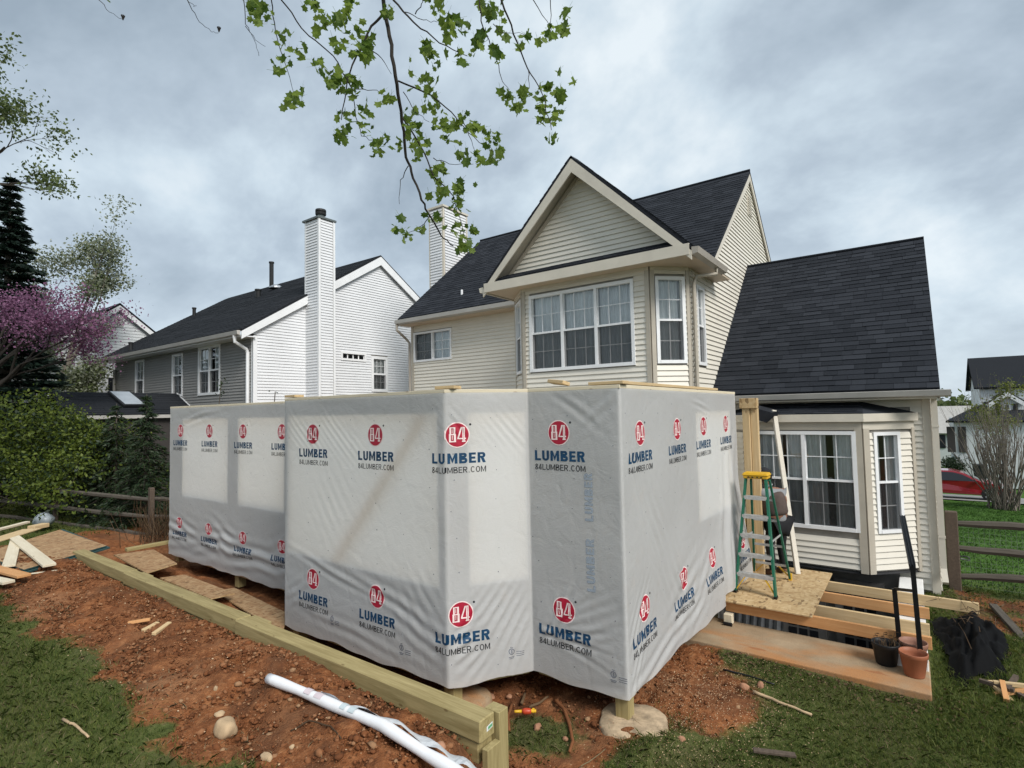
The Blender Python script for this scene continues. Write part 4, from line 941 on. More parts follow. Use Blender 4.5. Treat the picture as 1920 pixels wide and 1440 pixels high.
b = MB(); c = c+Vector((.0008, 0, 0)); b.quad(c+Vector((0, -.02, -.02)), c+Vector((0, .026, -.012)), c+Vector((0, .026, .008)), c+Vector((0, -.02, .0))); b.build('end_tag_print', mat('label_green'), tl)
board('timber_stake', (-2.435, 3.063, -3.0), (-2.435, 3.063, TZ-.005), .13, .10, 'treated', None, (0, 1, 0), 'upright greenish timber stake beside the end of the long timber', 'stake', 'stakes of the retaining timbers')
board('timber_stake', (-2.36, 2.91, -3.0), (-2.36, 2.91, TZ-.16), .05, .14, 'treated', None, (0, 1, 0), 'short sawn stake under the end of the long timber', 'stake', 'stakes of the retaining timbers')
for x, lb in ((-5.55, 'flat wood block behind the joint of the long and middle timbers'), (-8.45, 'pale wood block behind the joint of the middle and short timbers')):
    board('joint_block', (x-.16, 3.06, TZ-.09), (x+.16, 3.06, TZ-.09), .10, .09, 'treated', None, (0, 0, 1), lb, 'block', 'blocks behind the timber joints')

# ================================================================== AREAWAY, JOISTS, PLATFORM
b = MB()
b.box(-2.95, .03, 6.56, 7.42, -3.4, -2.745); aw1 = b.build('areaway_wall', mat('concrete'), None, bevel=.012, loc=(-1.4, 7, -2.9)); tag(aw1, 'wide clay-stained concrete wall top along the basement stairwell', 'concrete wall')
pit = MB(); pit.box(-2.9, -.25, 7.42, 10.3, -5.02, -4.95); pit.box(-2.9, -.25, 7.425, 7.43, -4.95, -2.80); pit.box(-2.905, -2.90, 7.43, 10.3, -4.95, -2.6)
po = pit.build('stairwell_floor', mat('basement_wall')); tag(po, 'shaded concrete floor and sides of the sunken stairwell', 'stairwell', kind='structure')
b = MB(); b.box(-.27, .02, 7.10, 10.28, -5.0, -2.625); o = b.build('stairwell_cheek_wall', mat('white_paint'), None, bevel=.01, loc=(-.12, 8.7, -2.8)); tag(o, 'white painted low wall carrying the joist ends', 'wall')
JZ = -2.48
for y, x1, m, lb in ((8.93, .56, 'pine', 'longest pale joist, nearest the house'), (8.40, .06, 'fir_orange', 'orange joist second from the house'), (7.80, .05, 'pine', 'pale joist second from the concrete ledge'), (7.38, .06, 'fir_orange', 'orange joist nearest the concrete ledge, under the edge of the sheet')):
    board('floor_joist_board', (-2.05, y, JZ-.068), (x1, y, JZ-.068), .042, .132, m, None, (0, 0, 1), lb, 'joist', 'joists laid across the stairwell')
osbp = board('osb_sheet', (-2.085, 8.29, JZ+.012), (-1.05, 8.29, JZ+.012), 2.02, .018, 'osb', None, (0, 0, 1), 'clean OSB sheet under the stepladder', 'OSB sheet', bevel=.002)
board('support_block', (-2.0, 7.30, -2.74), (-2.0, 7.30, -2.62), .10, .10, 'pine_pale', None, (0, 1, 0), 'pale wood block propping the joist on the concrete ledge', 'block')
b = MB(); b.path([(-2.04, 7.22, -2.725), (-1.94, 7.22, -2.725)], .022, 10); o = b.build('jack_roller', mat('iron_black'), None, loc=(-1.99, 7.22, -2.74)); tag(o, 'small black roller by the propping block', 'roller')
b = MB(); n = 26
for i in range(n):
    x0, x1 = -2.75+i*.03, -2.75+(i+1)*.03; d0 = .02*math.sin(i*1.57); d1 = .02*math.sin((i+1)*1.57)
    b.quad((x0, 10.05+d0, -4.6), (x1, 10.05+d1, -4.6), (x1+.15, 9.9+d1, -3.2), (x0+.15, 9.9+d0, -3.2))
o = b.build('metal_sheet', mat('galvanised'), None, True, loc=(-2.3, 10, -4.6)); tag(o, 'corrugated galvanised sheet in the shade below the plywood', 'metal sheet')
# railing
rl = empty('stair_railing', (-.06, 7.2, -2.62), 'black iron stair railing standing at the end of the joists', 'railing')
pA = Vector((-.04, 7.06, -2.62)); tA = on_y(1711, 1062, 7.06)
b = MB(); b.bar(pA, tA, .045, .045, (0, 1, 0)); b.build('railing_post', mat('iron_black'), rl)
pB = Vector((-.22, 7.34, -2.74)); tB = on_y(1677, 1104, 7.34); b = MB(); b.bar(pB, tB, .045, .045, (0, 1, 0)); b.build('railing_post', mat('iron_black'), rl)
b = MB(); b.bar(tB, on_y(1713, 1108, 7.07), .02, .03); b.build('cross_rail', mat('iron_black'), rl)
tC = on_y(1692, 970, 7.9); b = MB(); b.bar(tA+Vector((0, 0, -.02)), tC, .055, .05, (0, 0, 1)); b.build('handrail', mat('iron_worn'), rl)
b = MB()
for o_ in (-.024, .0, .024): b.bar(tA+Vector((o_, -.02, .012)), tC+Vector((o_, -.02, .018)), .008, .03)
b.build('handrail_ribs', mat('iron_black'), rl)

# pots on the ledge
def pot(c, r0, r1, h, m, label, soil=None, name='plant_pot', lean=0):
    t = empty(name, c, label, 'plant pot', 'plant pots on the concrete ledge')
    b = MB(); b.lathe(c, [(0, .002), (r0*.97, .002), (r0, .01), (r1*.96, h*.80), (r1*1.0, h*.82), (r1*1.03, h*.98), (r1*1.01, h), (r1*.94, h*.99), (r1*.9, h*.8), (r0*.9, .05), (0, .045)], 26); b.build('pot_body', mat(m), t, True)
    if soil:
        b = MB(); n = 20; b.lathe(c, [(0, h*.72), (r1*.5, h*.71), (r1*.89, h*.68)], n); b.build('potting_soil', mat('soil_dark'), t)
    return t
pot(Vector((-.10, 6.93, -2.745)), .088, .122, .235, 'terracotta', 'terracotta plastic pot at the corner of the concrete ledge')
pot(Vector((-.10, 7.22, -2.745)), .075, .125, .24, 'terracotta_pale', 'faded terracotta pot of soil behind the brighter one', True)
pk = pot(Vector((-.34, 7.08, -2.745)), .095, .125, .225, 'pot_black', 'black nursery pot with a withered plant', True)
b = MB(); r = random.Random(2)
for i in range(16):
    a = r.random()*6.28; rr = .03+.08*r.random(); p = Vector((-.34+rr*math.cos(a), 7.08+rr*math.sin(a), -2.745+.17)); q = p+Vector((r.uniform(-.07, .07), r.uniform(-.07, .07), .05+.09*r.random()))
    b.path([p, (p+q)/2+Vector((.01, 0, .02)), q], [.004, .003, .002], 4)
    b.quad(q, q+Vector((.03, .01, .01)), q+Vector((.04, .03, -.01)), q+Vector((.01, .02, 0)))
b.build('withered_stems', mat('dead_leaf'), pk)

# ================================================================== STEPLADDER
LZ = JZ+.021
ld = empty('stepladder', (-1.74, 8.1, LZ), 'green fibreglass stepladder with yellow top cap on the OSB sheet', 'ladder')
LX = -1.76; HT = 1.50
def lr(s, t): return Vector((LX+s*(.245-(.245-.125)*t), 7.70+(8.00-7.70)*t, LZ+HT*t))      # front rails
def lb_(s, t): return Vector((LX+.03+s*(.235-(.235-.115)*t), 8.62+(8.10-8.62)*t, LZ+HT*t))   # rear rails
for s_ in (-1, 1):
    b = MB(); b.bar(lr(s_, 0), lr(s_, .985), .026, .075, (0, 1, .2)); b.build('front_rail', mat('ladder_green'), ld)
    b = MB(); b.bar(lb_(s_, 0), lb_(s_, .97), .024, .045, (0, 1, -.3)); b.build('rear_rail', mat('ladder_green'), ld)
    b = MB(); b.box(*(lambda p: (p.x-.02, p.x+.02, p.y-.045, p.y+.045, LZ, LZ+.03))(lr(s_, 0)))
    b.build('foot', mat('iron_black'), ld)
    b = MB(); b.box(*(lambda p: (p.x-.02, p.x+.02, p.y-.03, p.y+.03, LZ, LZ+.09))(lb_(s_, 0))); b.build('foot', mat('ladder_yellow'), ld)
for i in range(1, 6):
    t = i/6.05; p, q = lr(-1, t), lr(1, t); b = MB(); b.box(p.x, q.x, p.y-.04, p.y+.04, p.z-.012, p.z+.012); b.box(p.x, q.x, p.y-.042, p.y-.036, p.z-.035, p.z+.014); b.build('step', mat('aluminium'), ld)
for t in (.14, .33, .58, .78):
    p, q = lb_(-1, t), lb_(1, t); b = MB(); b.bar(p, q, .02, .03); b.build('rear_bar', mat('aluminium'), ld)
b = MB(); b.box(LX-.155, LX+.155, 7.95, 8.16, LZ+HT-.02, LZ+HT+.06); b.box(LX-.165, LX+.165, 7.94, 8.17, LZ+HT+.02, LZ+HT+.045); tcap = b.build('top_cap', mat('ladder_yellow'), ld, bevel=.012)
b = MB()
for x in (-.08, -.03, .03, .08): b.box(LX+x-.012, LX+x+.012, 7.936, 7.9385, LZ+HT+.0, LZ+HT+.012)
b.box(LX-.10, LX+.10, 7.9355, 7.938, LZ+HT-.006, LZ+HT-.001); b.build('cap_lettering', mat('iron_black'), tcap)
for s_ in (-1, 1):
    b = MB(); b.bar(lr(s_, .02), Vector((LX+s_*.11, 7.73, LZ+HT*.155)), .012, .035, (0, 1, 0)); b.build('brace', mat('ladder_yellow'), ld)
    b = MB(); b.bar(lb_(s_, .03), Vector((LX+.03+s_*.08, 8.56, LZ+HT*.14)), .012, .03, (0, 1, 0)); b.build('brace', mat('ladder_yellow'), ld)
    b = MB(); b.bar(lr(s_, .45), lb_(s_, .45), .01, .022); b.build('spreader', mat('aluminium'), ld)
# leaning plank
board('leaning_plank', (-1.455, 8.98, LZ), (-1.80, 9.62, -.06), .085, .036, 'pine_weathered', None, (.8, -.5, .3), 'whitewashed plank leaning against the wing beside the worker', 'plank')
# torn roofing felt at the end of the wing's bay roof
b = MB(); P = [on_y(x, y, 9.45) for x, y in ((1418, 766), (1457, 776), (1438, 793), (1422, 788))]
Q = [p+Vector((-.02, .3, .05)) for p in P]; b.add(P+Q, ((0, 1, 2, 3), (4, 7, 6, 5), (0, 4, 5, 1), (1, 5, 6, 2), (2, 6, 7, 3), (3, 7, 4, 0)))
P2 = [on_y(x, y, 9.4) for x, y in ((1440, 775), (1459, 771), (1458, 780), (1446, 780))]; b.poly(P2); o = b.build('roofing_felt', mat('felt'), None, loc=P[0], fix=True); tag(o, 'torn black roofing felt hanging off the bay roof', 'roofing felt')

# ================================================================== WORKER
def skin_mesh(name, verts, edges, radii, root, m, sub=2):
    me = bpy.data.meshes.new(name); me.from_pydata([tuple(v) for v in verts], edges, [])
    o = bpy.data.objects.new(name, me); col.objects.link(o)
    mod = o.modifiers.new('skin', 'SKIN'); mod.use_smooth_shade = True
    sv = me.skin_vertices[0].data
    for i, r in enumerate(radii): sv[i].radius = r if hasattr(r, '__len__') else (r, r)
    for i in range(len(verts)): sv[i].use_root = (i == root)
    s2 = o.modifiers.new('sub', 'SUBSURF'); s2.levels = sub; s2.render_levels = sub
    bpy.context.view_layer.update()
    me2 = bpy.data.meshes.new_from_object(o.evaluated_get(bpy.context.evaluated_depsgraph_get()))
    bpy.data.objects.remove(o); bpy.data.meshes.remove(me); me2.materials.clear(); me2.materials.append(mat(m))
    me2.polygons.foreach_set('use_smooth', [True]*len(me2.polygons)); me2.name = name; return me2
PX, PY, PZ = -1.67, 8.80, LZ; PS = 1.05
def pp(x, y, z): return (x, y, z)     # local: origin between the feet; facing -x -y (towards the post)
J = {'pelvis': (0, 0, .74), 'belly': (-.015, -.01, .88), 'chest': (-.05, -.03, 1.06), 'neck': (-.075, -.055, 1.20), 'head0': (-.085, -.075, 1.27), 'head1': (-.095, -.09, 1.37), 'head2': (-.095, -.085, 1.43),
     'hipL': (.0, .085, .70), 'kneeL': (-.045, .09, .38), 'ankL': (.0, .10, .06), 'toeL': (-.14, .07, .03), 'hipR': (0, -.085, .70), 'kneeR': (-.05, -.10, .39), 'ankR': (.02, -.11, .06), 'toeR': (-.12, -.15, .03),
     'shL': (-.03, .135, 1.13), 'elL': (-.17, .14, 1.03), 'wrL': (-.25, .03, 1.24), 'haL': (-.265, .01, 1.29), 'shR': (-.07, -.17, 1.13), 'elR': (-.14, -.245, 1.11), 'wrR': (-.235, -.20, 1.32), 'haR': (-.25, -.19, 1.37)}
CR, SR = math.cos(math.radians(-38)), math.sin(math.radians(-38))
def jr(v_): return ((v_[0]*CR-v_[1]*SR)*PS, (v_[0]*SR+v_[1]*CR)*PS, v_[2]*PS)
J = {n_: jr(v_) for n_, v_ in J.items()}
names = list(J); idx = {n_: i for i, n_ in enumerate(names)}
E_ = [('pelvis', 'belly'), ('belly', 'chest'), ('chest', 'neck'), ('neck', 'head0'), ('head0', 'head1'), ('head1', 'head2'), ('pelvis', 'hipL'), ('hipL', 'kneeL'), ('kneeL', 'ankL'), ('ankL', 'toeL'), ('pelvis', 'hipR'), ('hipR', 'kneeR'), ('kneeR', 'ankR'), ('ankR', 'toeR'), ('chest', 'shL'), ('shL', 'elL'), ('elL', 'wrL'), ('wrL', 'haL'), ('chest', 'shR'), ('shR', 'elR'), ('elR', 'wrR'), ('wrR', 'haR')]
RD = {'pelvis': (.13, .14), 'belly': (.14, .15), 'chest': (.15, .165), 'neck': .045, 'head0': .062, 'head1': .078, 'head2': .06, 'hipL': .075, 'kneeL': .052, 'ankL': .038, 'toeL': .03, 'hipR': .075, 'kneeR': .052, 'ankR': .038, 'toeR': .03, 'shL': .062, 'elL': .05, 'wrL': .027, 'haL': .030, 'shR': .062, 'elR': .05, 'wrR': .027, 'haR': .030}
pme = skin_mesh('person', [J[n_] for n_ in names], [(idx[a], idx[c]) for a, c in E_], [RD[n_] for n_ in names], 0, 'skin')
per = link('person', pme, None, (PX, PY, PZ)); tag(per, 'worker in a brown vest, grey sleeves and black trousers, hands raised to the post', 'person')
def garment(name, chain, grow, m, sub=2, extra=None):
    used = []; 
    for a, c in chain:
        for n_ in (a, c):
            if n_ not in used: used.append(n_)
    rr = []
    for n_ in used:
        q = RD[n_]; q = q if hasattr(q, '__len__') else (q, q); rr.append((q[0]+grow, q[1]+grow))
    if extra:
        for n_, v in extra.items(): rr[used.index(n_)] = v
    me = skin_mesh(name, [J[n_] for n_ in used], [(used.index(a), used.index(c)) for a, c in chain], rr, 0, m, sub)
    return link(name, me, per)
garment('trousers', [e_ for e_ in E_ if e_[0] in ('pelvis', 'hipL', 'kneeL', 'hipR', 'kneeR') and e_[1] != 'belly'], .014, 'trouser_black', extra={'ankL': (.055, .055), 'ankR': (.055, .055)})
garment('hooded_sweatshirt', [('belly', 'chest'), ('chest', 'shL'), ('shL', 'elL'), ('elL', 'wrL'), ('chest', 'shR'), ('shR', 'elR'), ('elR', 'wrR'), ('pelvis', 'belly')], .014, 'wool_grey', extra={'pelvis': (.132, .142), 'belly': (.14, .15), 'chest': (.14, .15)})
J['vtop'] = jr((-.065, -.045, 1.15)); RD['vtop'] = (.12, .14); J['vlow'] = jr((-.005, 0, .80)); RD['vlow'] = (.135, .15)
garment('vest', [('vlow', 'belly'), ('belly', 'chest'), ('chest', 'vtop')], .040, 'vest_brown')
J['hood'] = jr((-.045, -.05, 1.20)); RD['hood'] = .06; J['hood2'] = jr((-.07, -.065, 1.245)); RD['hood2'] = .062; garment('hood', [('hood', 'hood2')], .012, 'wool_grey')
for n0, n1 in (('ankL', 'toeL'), ('ankR', 'toeR')): garment('boot', [(n0, n1)], .012, 'boot')
b = MB(); c = Vector((PX, PY, PZ))+Vector(jr((-.098, -.09, 1.395))); b.lathe(c, [(.088, -.01), (.090, .02), (.082, .055), (.05, .083), (0, .092)], 18); b.prism([c+Vector((-.05, -.075, -.008)), c+Vector((-.16, -.09, -.02)), c+Vector((-.17, -.02, -.022)), c+Vector((-.085, .045, -.008))], (0, 0, .01)); b.build('cap', mat('cap_dark'), per, True)
b = MB(); c = Vector((PX, PY, PZ))+Vector(jr((-.088, -.075, 1.345))); b.lathe(c, [(.05, -.07), (.078, -.03), (.085, .03), (.07, .06)], 16); b.build('hair', mat('hair'), per, True)
for hn, wn, sgn in (('haL', 'wrL', 1), ('haR', 'wrR', -1)):   # palm, four fingers closed on the post edge and a thumb
    h = Vector(J[hn]); w_ = Vector(J[wn]); d = (h-w_).normalized(); sidev = d.cross(Vector((0, 0, 1)) if abs(d.z) < .9 else Vector((1, 0, 0))).normalized(); fwd = Vector((-.9, -.1, .1)).normalized()
    vs, es, rs = [tuple(w_), tuple(h)], [(0, 1)], [.022, .024]
    for f, ln in enumerate((.062, .070, .066, .052)):
        base = h+sidev*((f-1.5)*.016)+d*.02; k1 = base+d*ln*.45; k2 = k1+(d*.5+fwd*.6).normalized()*ln*.35; k3 = k2+(fwd*.8-d*.5).normalized()*ln*.3
        i0 = len(vs); vs += [tuple(base), tuple(k1), tuple(k2), tuple(k3)]; es += [(1, i0), (i0, i0+1), (i0+1, i0+2), (i0+2, i0+3)]; rs += [.009, .008, .0078, .007]
    tb = w_.lerp(h, .6)+sidev*sgn*.025; t1 = tb+(sidev*sgn*.7+fwd*.6).normalized()*.03; t2 = t1+(fwd+d*.3).normalized()*.025; i0 = len(vs); vs += [tuple(tb), tuple(t1), tuple(t2)]; es += [(1, i0), (i0, i0+1), (i0+1, i0+2)]; rs += [.011, .009, .008]
    link('hand', skin_mesh('hand', vs, es, rs, 1, 'skin', 1), per)

# ================================================================== NEIGHBOURING HOUSE (left)
nb = empty('white_house', (-20, 12, -2.6), 'white-sided neighbouring house with tall chimney and black roof', 'house', 'houses of the neighbours')
NX1, NX0, NY0 = -15.2, -25.8, 8.2; NRY, NRZ, NEY, NEZ = 12.8, 5.70, 7.78, 2.48; NY1 = 2*NRY-NY0
F_ng = Fr(NX1, NY0, 0, 1); npit = (NRZ-NEZ)/(NRY-NEY)
hw1 = (12.42-NY0, 13.16-NY0, .80, 2.06); hw2 = (11.16-NY0, 12.20-NY0, 1.83, 2.13)
wg = wall(F_ng, 'gable_wall', nb, 0, NY1-NY0, -2.7, 2.6, [hw1, hw2], top=[(-.25, 2.5), (NY1-NY0+.25, 2.5), (NRY-NY0, NRZ-.12)])
def ngab(v):
    if v < 2.45: return (.09, NY1-NY0)
    yy = (v-NEZ)/npit+.12; return (NEY+yy-NY0, 2*NRY-NEY-yy-NY0)
siding(F_ng, wg, -2.6, 5.5, ngab, 'siding_white', [hw1, hw2], single=False)
window(F_ng, nb, *hw1, 1, cols=3, rows=2, seed=41, casing=.10); window(F_ng, nb, *hw2, 1, cols=4, rows=1, hung=False, seed=42, casing=.07, curtains=(), mm=.04)
F_ne = Fr(NX0, NY0, 1, 0); un = lambda x: x-NX0
wins = [(un(-23.72), un(-22.90), .70, 2.22), (un(-20.52), un(-19.70), .74, 2.20), (un(-18.58), un(-17.12), .72, 2.28)]
wn = wall(F_ne, 'rear_wall', nb, 0, NX1-NX0, -2.7, 2.45, wins)
siding(F_ne, wn, -2.6, 2.38, lambda v: (0, NX1-NX0-.08), 'siding_white_shaded', wins, single=False)  # rear wall's shade put into the colour: darker copy of the gable siding
for i, h_ in enumerate(wins): window(F_ne, nb, *h_, 2 if i == 2 else 1, cols=2, rows=2, seed=45+i, casing=.08, mm=.02, curtains=((0, .35), (.65, 1)))
b = MB(); b.fbox(F_ng, -.03, .09, -2.7, 2.35, -.02, .035); b.fbox(F_ne, NX1-NX0-.08, NX1-NX0, -2.7, 2.35, -.02, .03); b.build('corner_trim', mat('trim_white'), nb)
b = MB(); nr0, nr1 = NX0-.25, NX1+.12
slab(b, [(nr0, NEY, NEZ), (nr1, NEY, NEZ), (nr1, NRY, NRZ), (nr0, NRY, NRZ)], .06); slab(b, [(nr0, NRY, NRZ), (nr1, NRY, NRZ), (nr1, 2*NRY-NEY, NEZ), (nr0, 2*NRY-NEY, NEZ)], .06)
nrf = b.build('roof', mat('shingle_far'), nb)
Sn = Vector((0, NRY-NEY, NRZ-NEZ)); shingles((nr0, NEY, NEZ+.004), (1, 0, 0), Sn, int(Sn.length/.15), lambda s: (0, nr1-nr0), .15, .9, 'shingle_far', nrf)
for y0 in (NEY, 2*NRY-NEY):
    b = MB(); b.prism([(nr1-.02, y0, NEZ-.06), (nr1-.02, NRY, NRZ-.06), (nr1-.02, NRY, NRZ-.36), (nr1-.02, y0, NEZ-.28)], (.035, 0, 0)); b.build('rake_board', mat('trim_white'), nb, fix=True)
b = MB(); b.box(nr0, nr1, NEY, NY0, NEZ-.2, NEZ-.17); b.build('soffit', mat('trim_white'), nb)
b = MB(); b.prism([(nr0, NEY-.005, NEZ-.17), (nr0, NEY-.09, NEZ-.15), (nr0, NEY-.11, NEZ-.04), (nr0, NEY-.005, NEZ-.03)], (nr1-nr0-.05, 0, 0)); b.build('gutter', mat('gutter_grey'), nb, fix=True)
b = MB(); b.path([(NX1-.18, NEY-.05, NEZ-.16), (NX1-.18, NEY-.03, NEZ-.34), (NX1-.22, NY0-.10, NEZ-.52), (NX1-.22, NY0-.06, NEZ-.62), (NX1-.22, NY0-.06, -2.6)], .05, 8); b.build('downspout', mat('trim_white'), nb)
b = MB(); b.path([(NX0-.1, NEY-.05, NEZ-.16), (NX0-.1, NEY-.03, NEZ-.3), (NX0+.1, NY0-.06, NEZ-.5), (NX0+.1, NY0-.06, -2.6)], .05, 8); b.build('downspout', mat('gutter_grey'), nb)
# chimney chase
cx0, cx1, cy0, cy1, cz = NX1-.02, -14.5, 9.87, 10.42, 6.12
b = MB(); b.box(cx0, cx1, cy0, cy1, -2.7, cz); nch = b.build('chimney', mat('wall_back'), nb)
siding(Fr(cx0, cy0, 1, 0), nch, -1, cz-.03, lambda v: (.0, cx1-cx0-.06), 'siding_white', single=False); siding(Fr(cx1, cy0, 0, 1), nch, -1, cz-.03, lambda v: (.06, cy1-cy0-.06), 'siding_white', single=False)
b = MB()
for x, y in ((cx1-.045, cy0-.022), (cx1-.045, cy1-.045), (cx0-.0, cy0-.022)): b.box(x, x+.07, y, y+.07, -2.6, cz-.005)
b.build('corner_trim', mat('trim_white'), nch)
b = MB(); b.box(cx0-.08, cx1+.05, cy0-.06, cy1+.06, cz-.01, cz+.05); b.lathe(((cx0+cx1)/2+.1, 10.12, cz+.05), [(.13, 0), (.11, .03), (.11, .16), (0, .16)], 14); b.build('chimney_cover', mat('chimney_metal'), nch)
b = MB(); b.lathe(((cx0+cx1)/2+.1, 10.12, cz+.2), [(0, 0), (.16, 0), (.17, .06), (.15, .08), (.17, .11), (.16, .17), (0, .18)], 16); b.build('chimney_cap', mat('vent_black'), nch)
def on_roof(px_, py_): # point of the rear roof plane seen at a pixel of the photograph
    d = ray(px_, py_); n = Vector((0, -(NRZ-NEZ), NRY-NEY)); p0 = Vector((0, NEY, NEZ)); return d*(n.dot(p0)/n.dot(d))
for (x, y, h_, r0) in ((245, 652, .35, .07), (364, 588, .42, .07), (484, 552, .35, .10), (509, 535, 1.15, .085)):
    p = on_roof(x, y+5); b = MB(); b.lathe(p-Vector((0, 0, .1)), [(r0, 0), (r0, h_), (r0*1.25, h_), (r0*1.25, h_+.06), (0, h_+.06)], 12); b.build('vent_pipe', mat('vent_black'), nb)
p = on_roof(518, 541); b = MB(); b.lathe(p, [(.28, 0), (.26, .06), (.12, .14), (0, .15)], 16); b.build('roof_vent', mat('galvanised'), nb)
# sun room of the neighbour, roof falling towards us
sr_ = empty('sun_room', (-19.3, 6.5, -2.6), 'low sun room with black roof and one skylight behind the shrubs', 'sun room')
xa, xb, za, zb_ = -20.1, -18.6, .84, .15
b = MB(); slab(b, [(xb, 4.66, zb_), (xb, 8.15, zb_), (xa, 8.15, za), (xa, 4.85, za)], .06); srf = b.build('roof', mat('shingle_far'), sr_)
shingles((xb, 4.70, zb_+.004), (0, 1, 0), (xa-xb, 0, za-zb_), 11, lambda s: (s*.1, 3.45), .15, .8, 'shingle_far', srf)
b = MB(); b.box(-21.5, xb-.15, 4.95, 8.1, -2.6, zb_-.12); b.build('wall', mat('shutter_and_shade_dark'), sr_); b = MB(); b.box(xb-.03, xb+.02, 4.66, 8.15, zb_-.12, zb_-.02); b.build('fascia_board', mat('gutter_grey'), sr_)  # wall coloured dark to stand for the shadow below the eave
b = MB(); slab(b, [(xa, 4.85, za), (xa, 8.15, za), (-21.6, 8.15, .15), (-21.6, 4.66, .15)], .06); b.build('roof', mat('shingle_far'), sr_)
b = MB(); b.prism([(xb, 8.16, zb_-.08), (xa, 8.16, za-.06), (xa, 8.16, za+.03), (xb, 8.16, zb_+.03)], (0, .03, 0)); b.build('rake_board', mat('trim_white'), sr_, fix=True)
so_ = Vector((xa-xb, 0, za-zb_)).normalized(); nn = Vector((.42, 0, .91))
q = Vector((xb, 6.25, zb_))+so_*.45+nn*.05; b = MB(); b.prism([q, q+Vector((0, .62, 0)), q+Vector((0, .52, 0))+so_*1.1, q+Vector((0, -.10, 0))+so_*1.1], nn*.06); skl = b.build('skylight', mat('vent_black'), sr_, fix=True)
q = q+nn*.065; b = MB(); b.poly([q+so_*.06+Vector((0, .06, 0)), q+so_*.06+Vector((0, .57, 0)), q+so_*1.05+Vector((0, .46, 0)), q+so_*1.05+Vector((0, -.05, 0))]); b.build('skylight_pane', mat('skylight_glass'), skl)
# far house beyond the trees
fh = empty('far_white_house', (-29, 8, -2.6), 'distant white gabled house with an attic louvre, partly behind the flowering trees', 'house', 'houses of the neighbours')
FXF = -27.6; F_f = Fr(FXF, 5.4, 0, 1); pk_ = on_x(222, 569, FXF); hwid = 3.45; base = pk_.z-hwid*.80
u_pk = pk_.y-5.4
fw1 = (8.02-5.4, 8.95-5.4, 1.22, 1.62); fw2 = (8.62+.35-5.4+.35, 9.35-5.4+.45, .72, 1.65)
wf = wall(F_f, 'gable_wall', fh, u_pk-hwid, u_pk+hwid, -2.7, base, [], top=[(u_pk-hwid, base), (u_pk+hwid, base), (u_pk, pk_.z-.1)])
siding(F_f, wf, -2.6, pk_.z-.25, lambda v: (u_pk-hwid, u_pk+hwid) if v < base else (u_pk-hwid+(v-base)/.8, u_pk+hwid-(v-base)/.8), 'siding_far', single=False, e=.13)
b = MB()
for s_ in (-1, 1): slab(b, [(FXF+.2, pk_.y+s_*(hwid+.3), base-.24), (FXF+.2, pk_.y, pk_.z), (FXF-9, pk_.y, pk_.z), (FXF-9, pk_.y+s_*(hwid+.3), base-.24)], .08)
b.build('roof', mat('shingle_far'), fh)
for s_ in (-1, 1):
    b = MB(); b.prism([(FXF+.17, pk_.y+s_*(hwid+.3), base-.32), (FXF+.17, pk_.y, pk_.z-.08), (FXF+.17, pk_.y, pk_.z-.34), (FXF+.17, pk_.y+s_*(hwid+.3), base-.55)], (.03, 0, 0)); b.build('rake_board', mat('trim_white'), fh, fix=True)
b = MB(); b.fbox(F_f, u_pk-.22, u_pk+.22, pk_.z-1.05, pk_.z-.55, .02, .05); lou = b.build('attic_louvre', mat('trim_white'), fh)
b = MB()
for i in range(7): b.fbox(F_f, u_pk-.18, u_pk+.18, pk_.z-1.02+i*.065, pk_.z-.985+i*.065, .052, .07)
b.build('louvre_slats', mat('gutter_grey'), lou)
for x0, y0, x1, y1 in ((166, 706, 186, 715), (202, 708, 213, 735)):
    a = on_x(x0, y0, FXF); c = on_x(x1, y1, FXF); b = MB(); b.fbox(F_f, a.y-5.4-.06, c.y-5.4+.06, c.z-.06, a.z+.06, .02, .06); wq = b.build('window', mat('trim_white'), fh)
    b = MB(); b.fbox(F_f, a.y-5.4, c.y-5.4, c.z, a.z, .061, .065); b.build('pane', mat('car_windscreen'), wq)
b = MB(); b.box(FXF-9, FXF-.1, pk_.y-hwid, pk_.y+hwid, -2.7, base); b.build('side_walls', mat('siding_far'), fh)

# ================================================================== STREET SIDE (right)
# driveway and red car
b = MB(); zc = float(ground_z(2.0, 34.0))
for (x0, x1, y0, y1) in ((-14, 40, 31.6, 36.0),):
    b.quad((x0, y0, float(ground_z(10, y0))+.03), (x1, y0, float(ground_z(10, y0))+.03), (x1, y1, float(ground_z(10, y1))+.03), (x0, y1, float(ground_z(10, y1))+.03))
o = b.build('street', mat('driveway')); tag(o, 'pale street crossing beyond the lawn', 'street', kind='structure')
b = MB(); y0, y1 = 36.0, 46; b.quad((5.5, y0, float(ground_z(10, y0))+.05), (11, y0, float(ground_z(10, y0))+.05), (10, y1, float(ground_z(10, y1))+.3), (6.0, y1, float(ground_z(10, y1))+.3)); o = b.build('driveway', mat('driveway')); tag(o, 'pale concrete driveway of the house across the street', 'driveway', kind='structure')
CZ = float(ground_z(2.9, 33.2))+.03
car = empty('parked_car', (1.45, 33.2, CZ), 'red hatchback parked on the street beyond the lawn', 'car')
prof = [(-1.95, .28), (-1.98, .55), (-1.90, .78), (-1.62, .95), (-1.30, 1.20), (-.75, 1.30), (-.05, 1.29), (.35, 1.20), (.95, .86), (1.50, .76), (1.86, .62), (1.98, .42), (1.95, .24)]
def car_half(z): return .74 if z < .5 else (.77 if z < .8 else .77-(z-.8)*.48)
b = MB(); n = len(prof); vsL = [(1.45+x, 33.2-car_half(z), CZ+z) for x, z in prof]; vsR = [(1.45+x, 33.2+car_half(z), CZ+z) for x, z in prof]
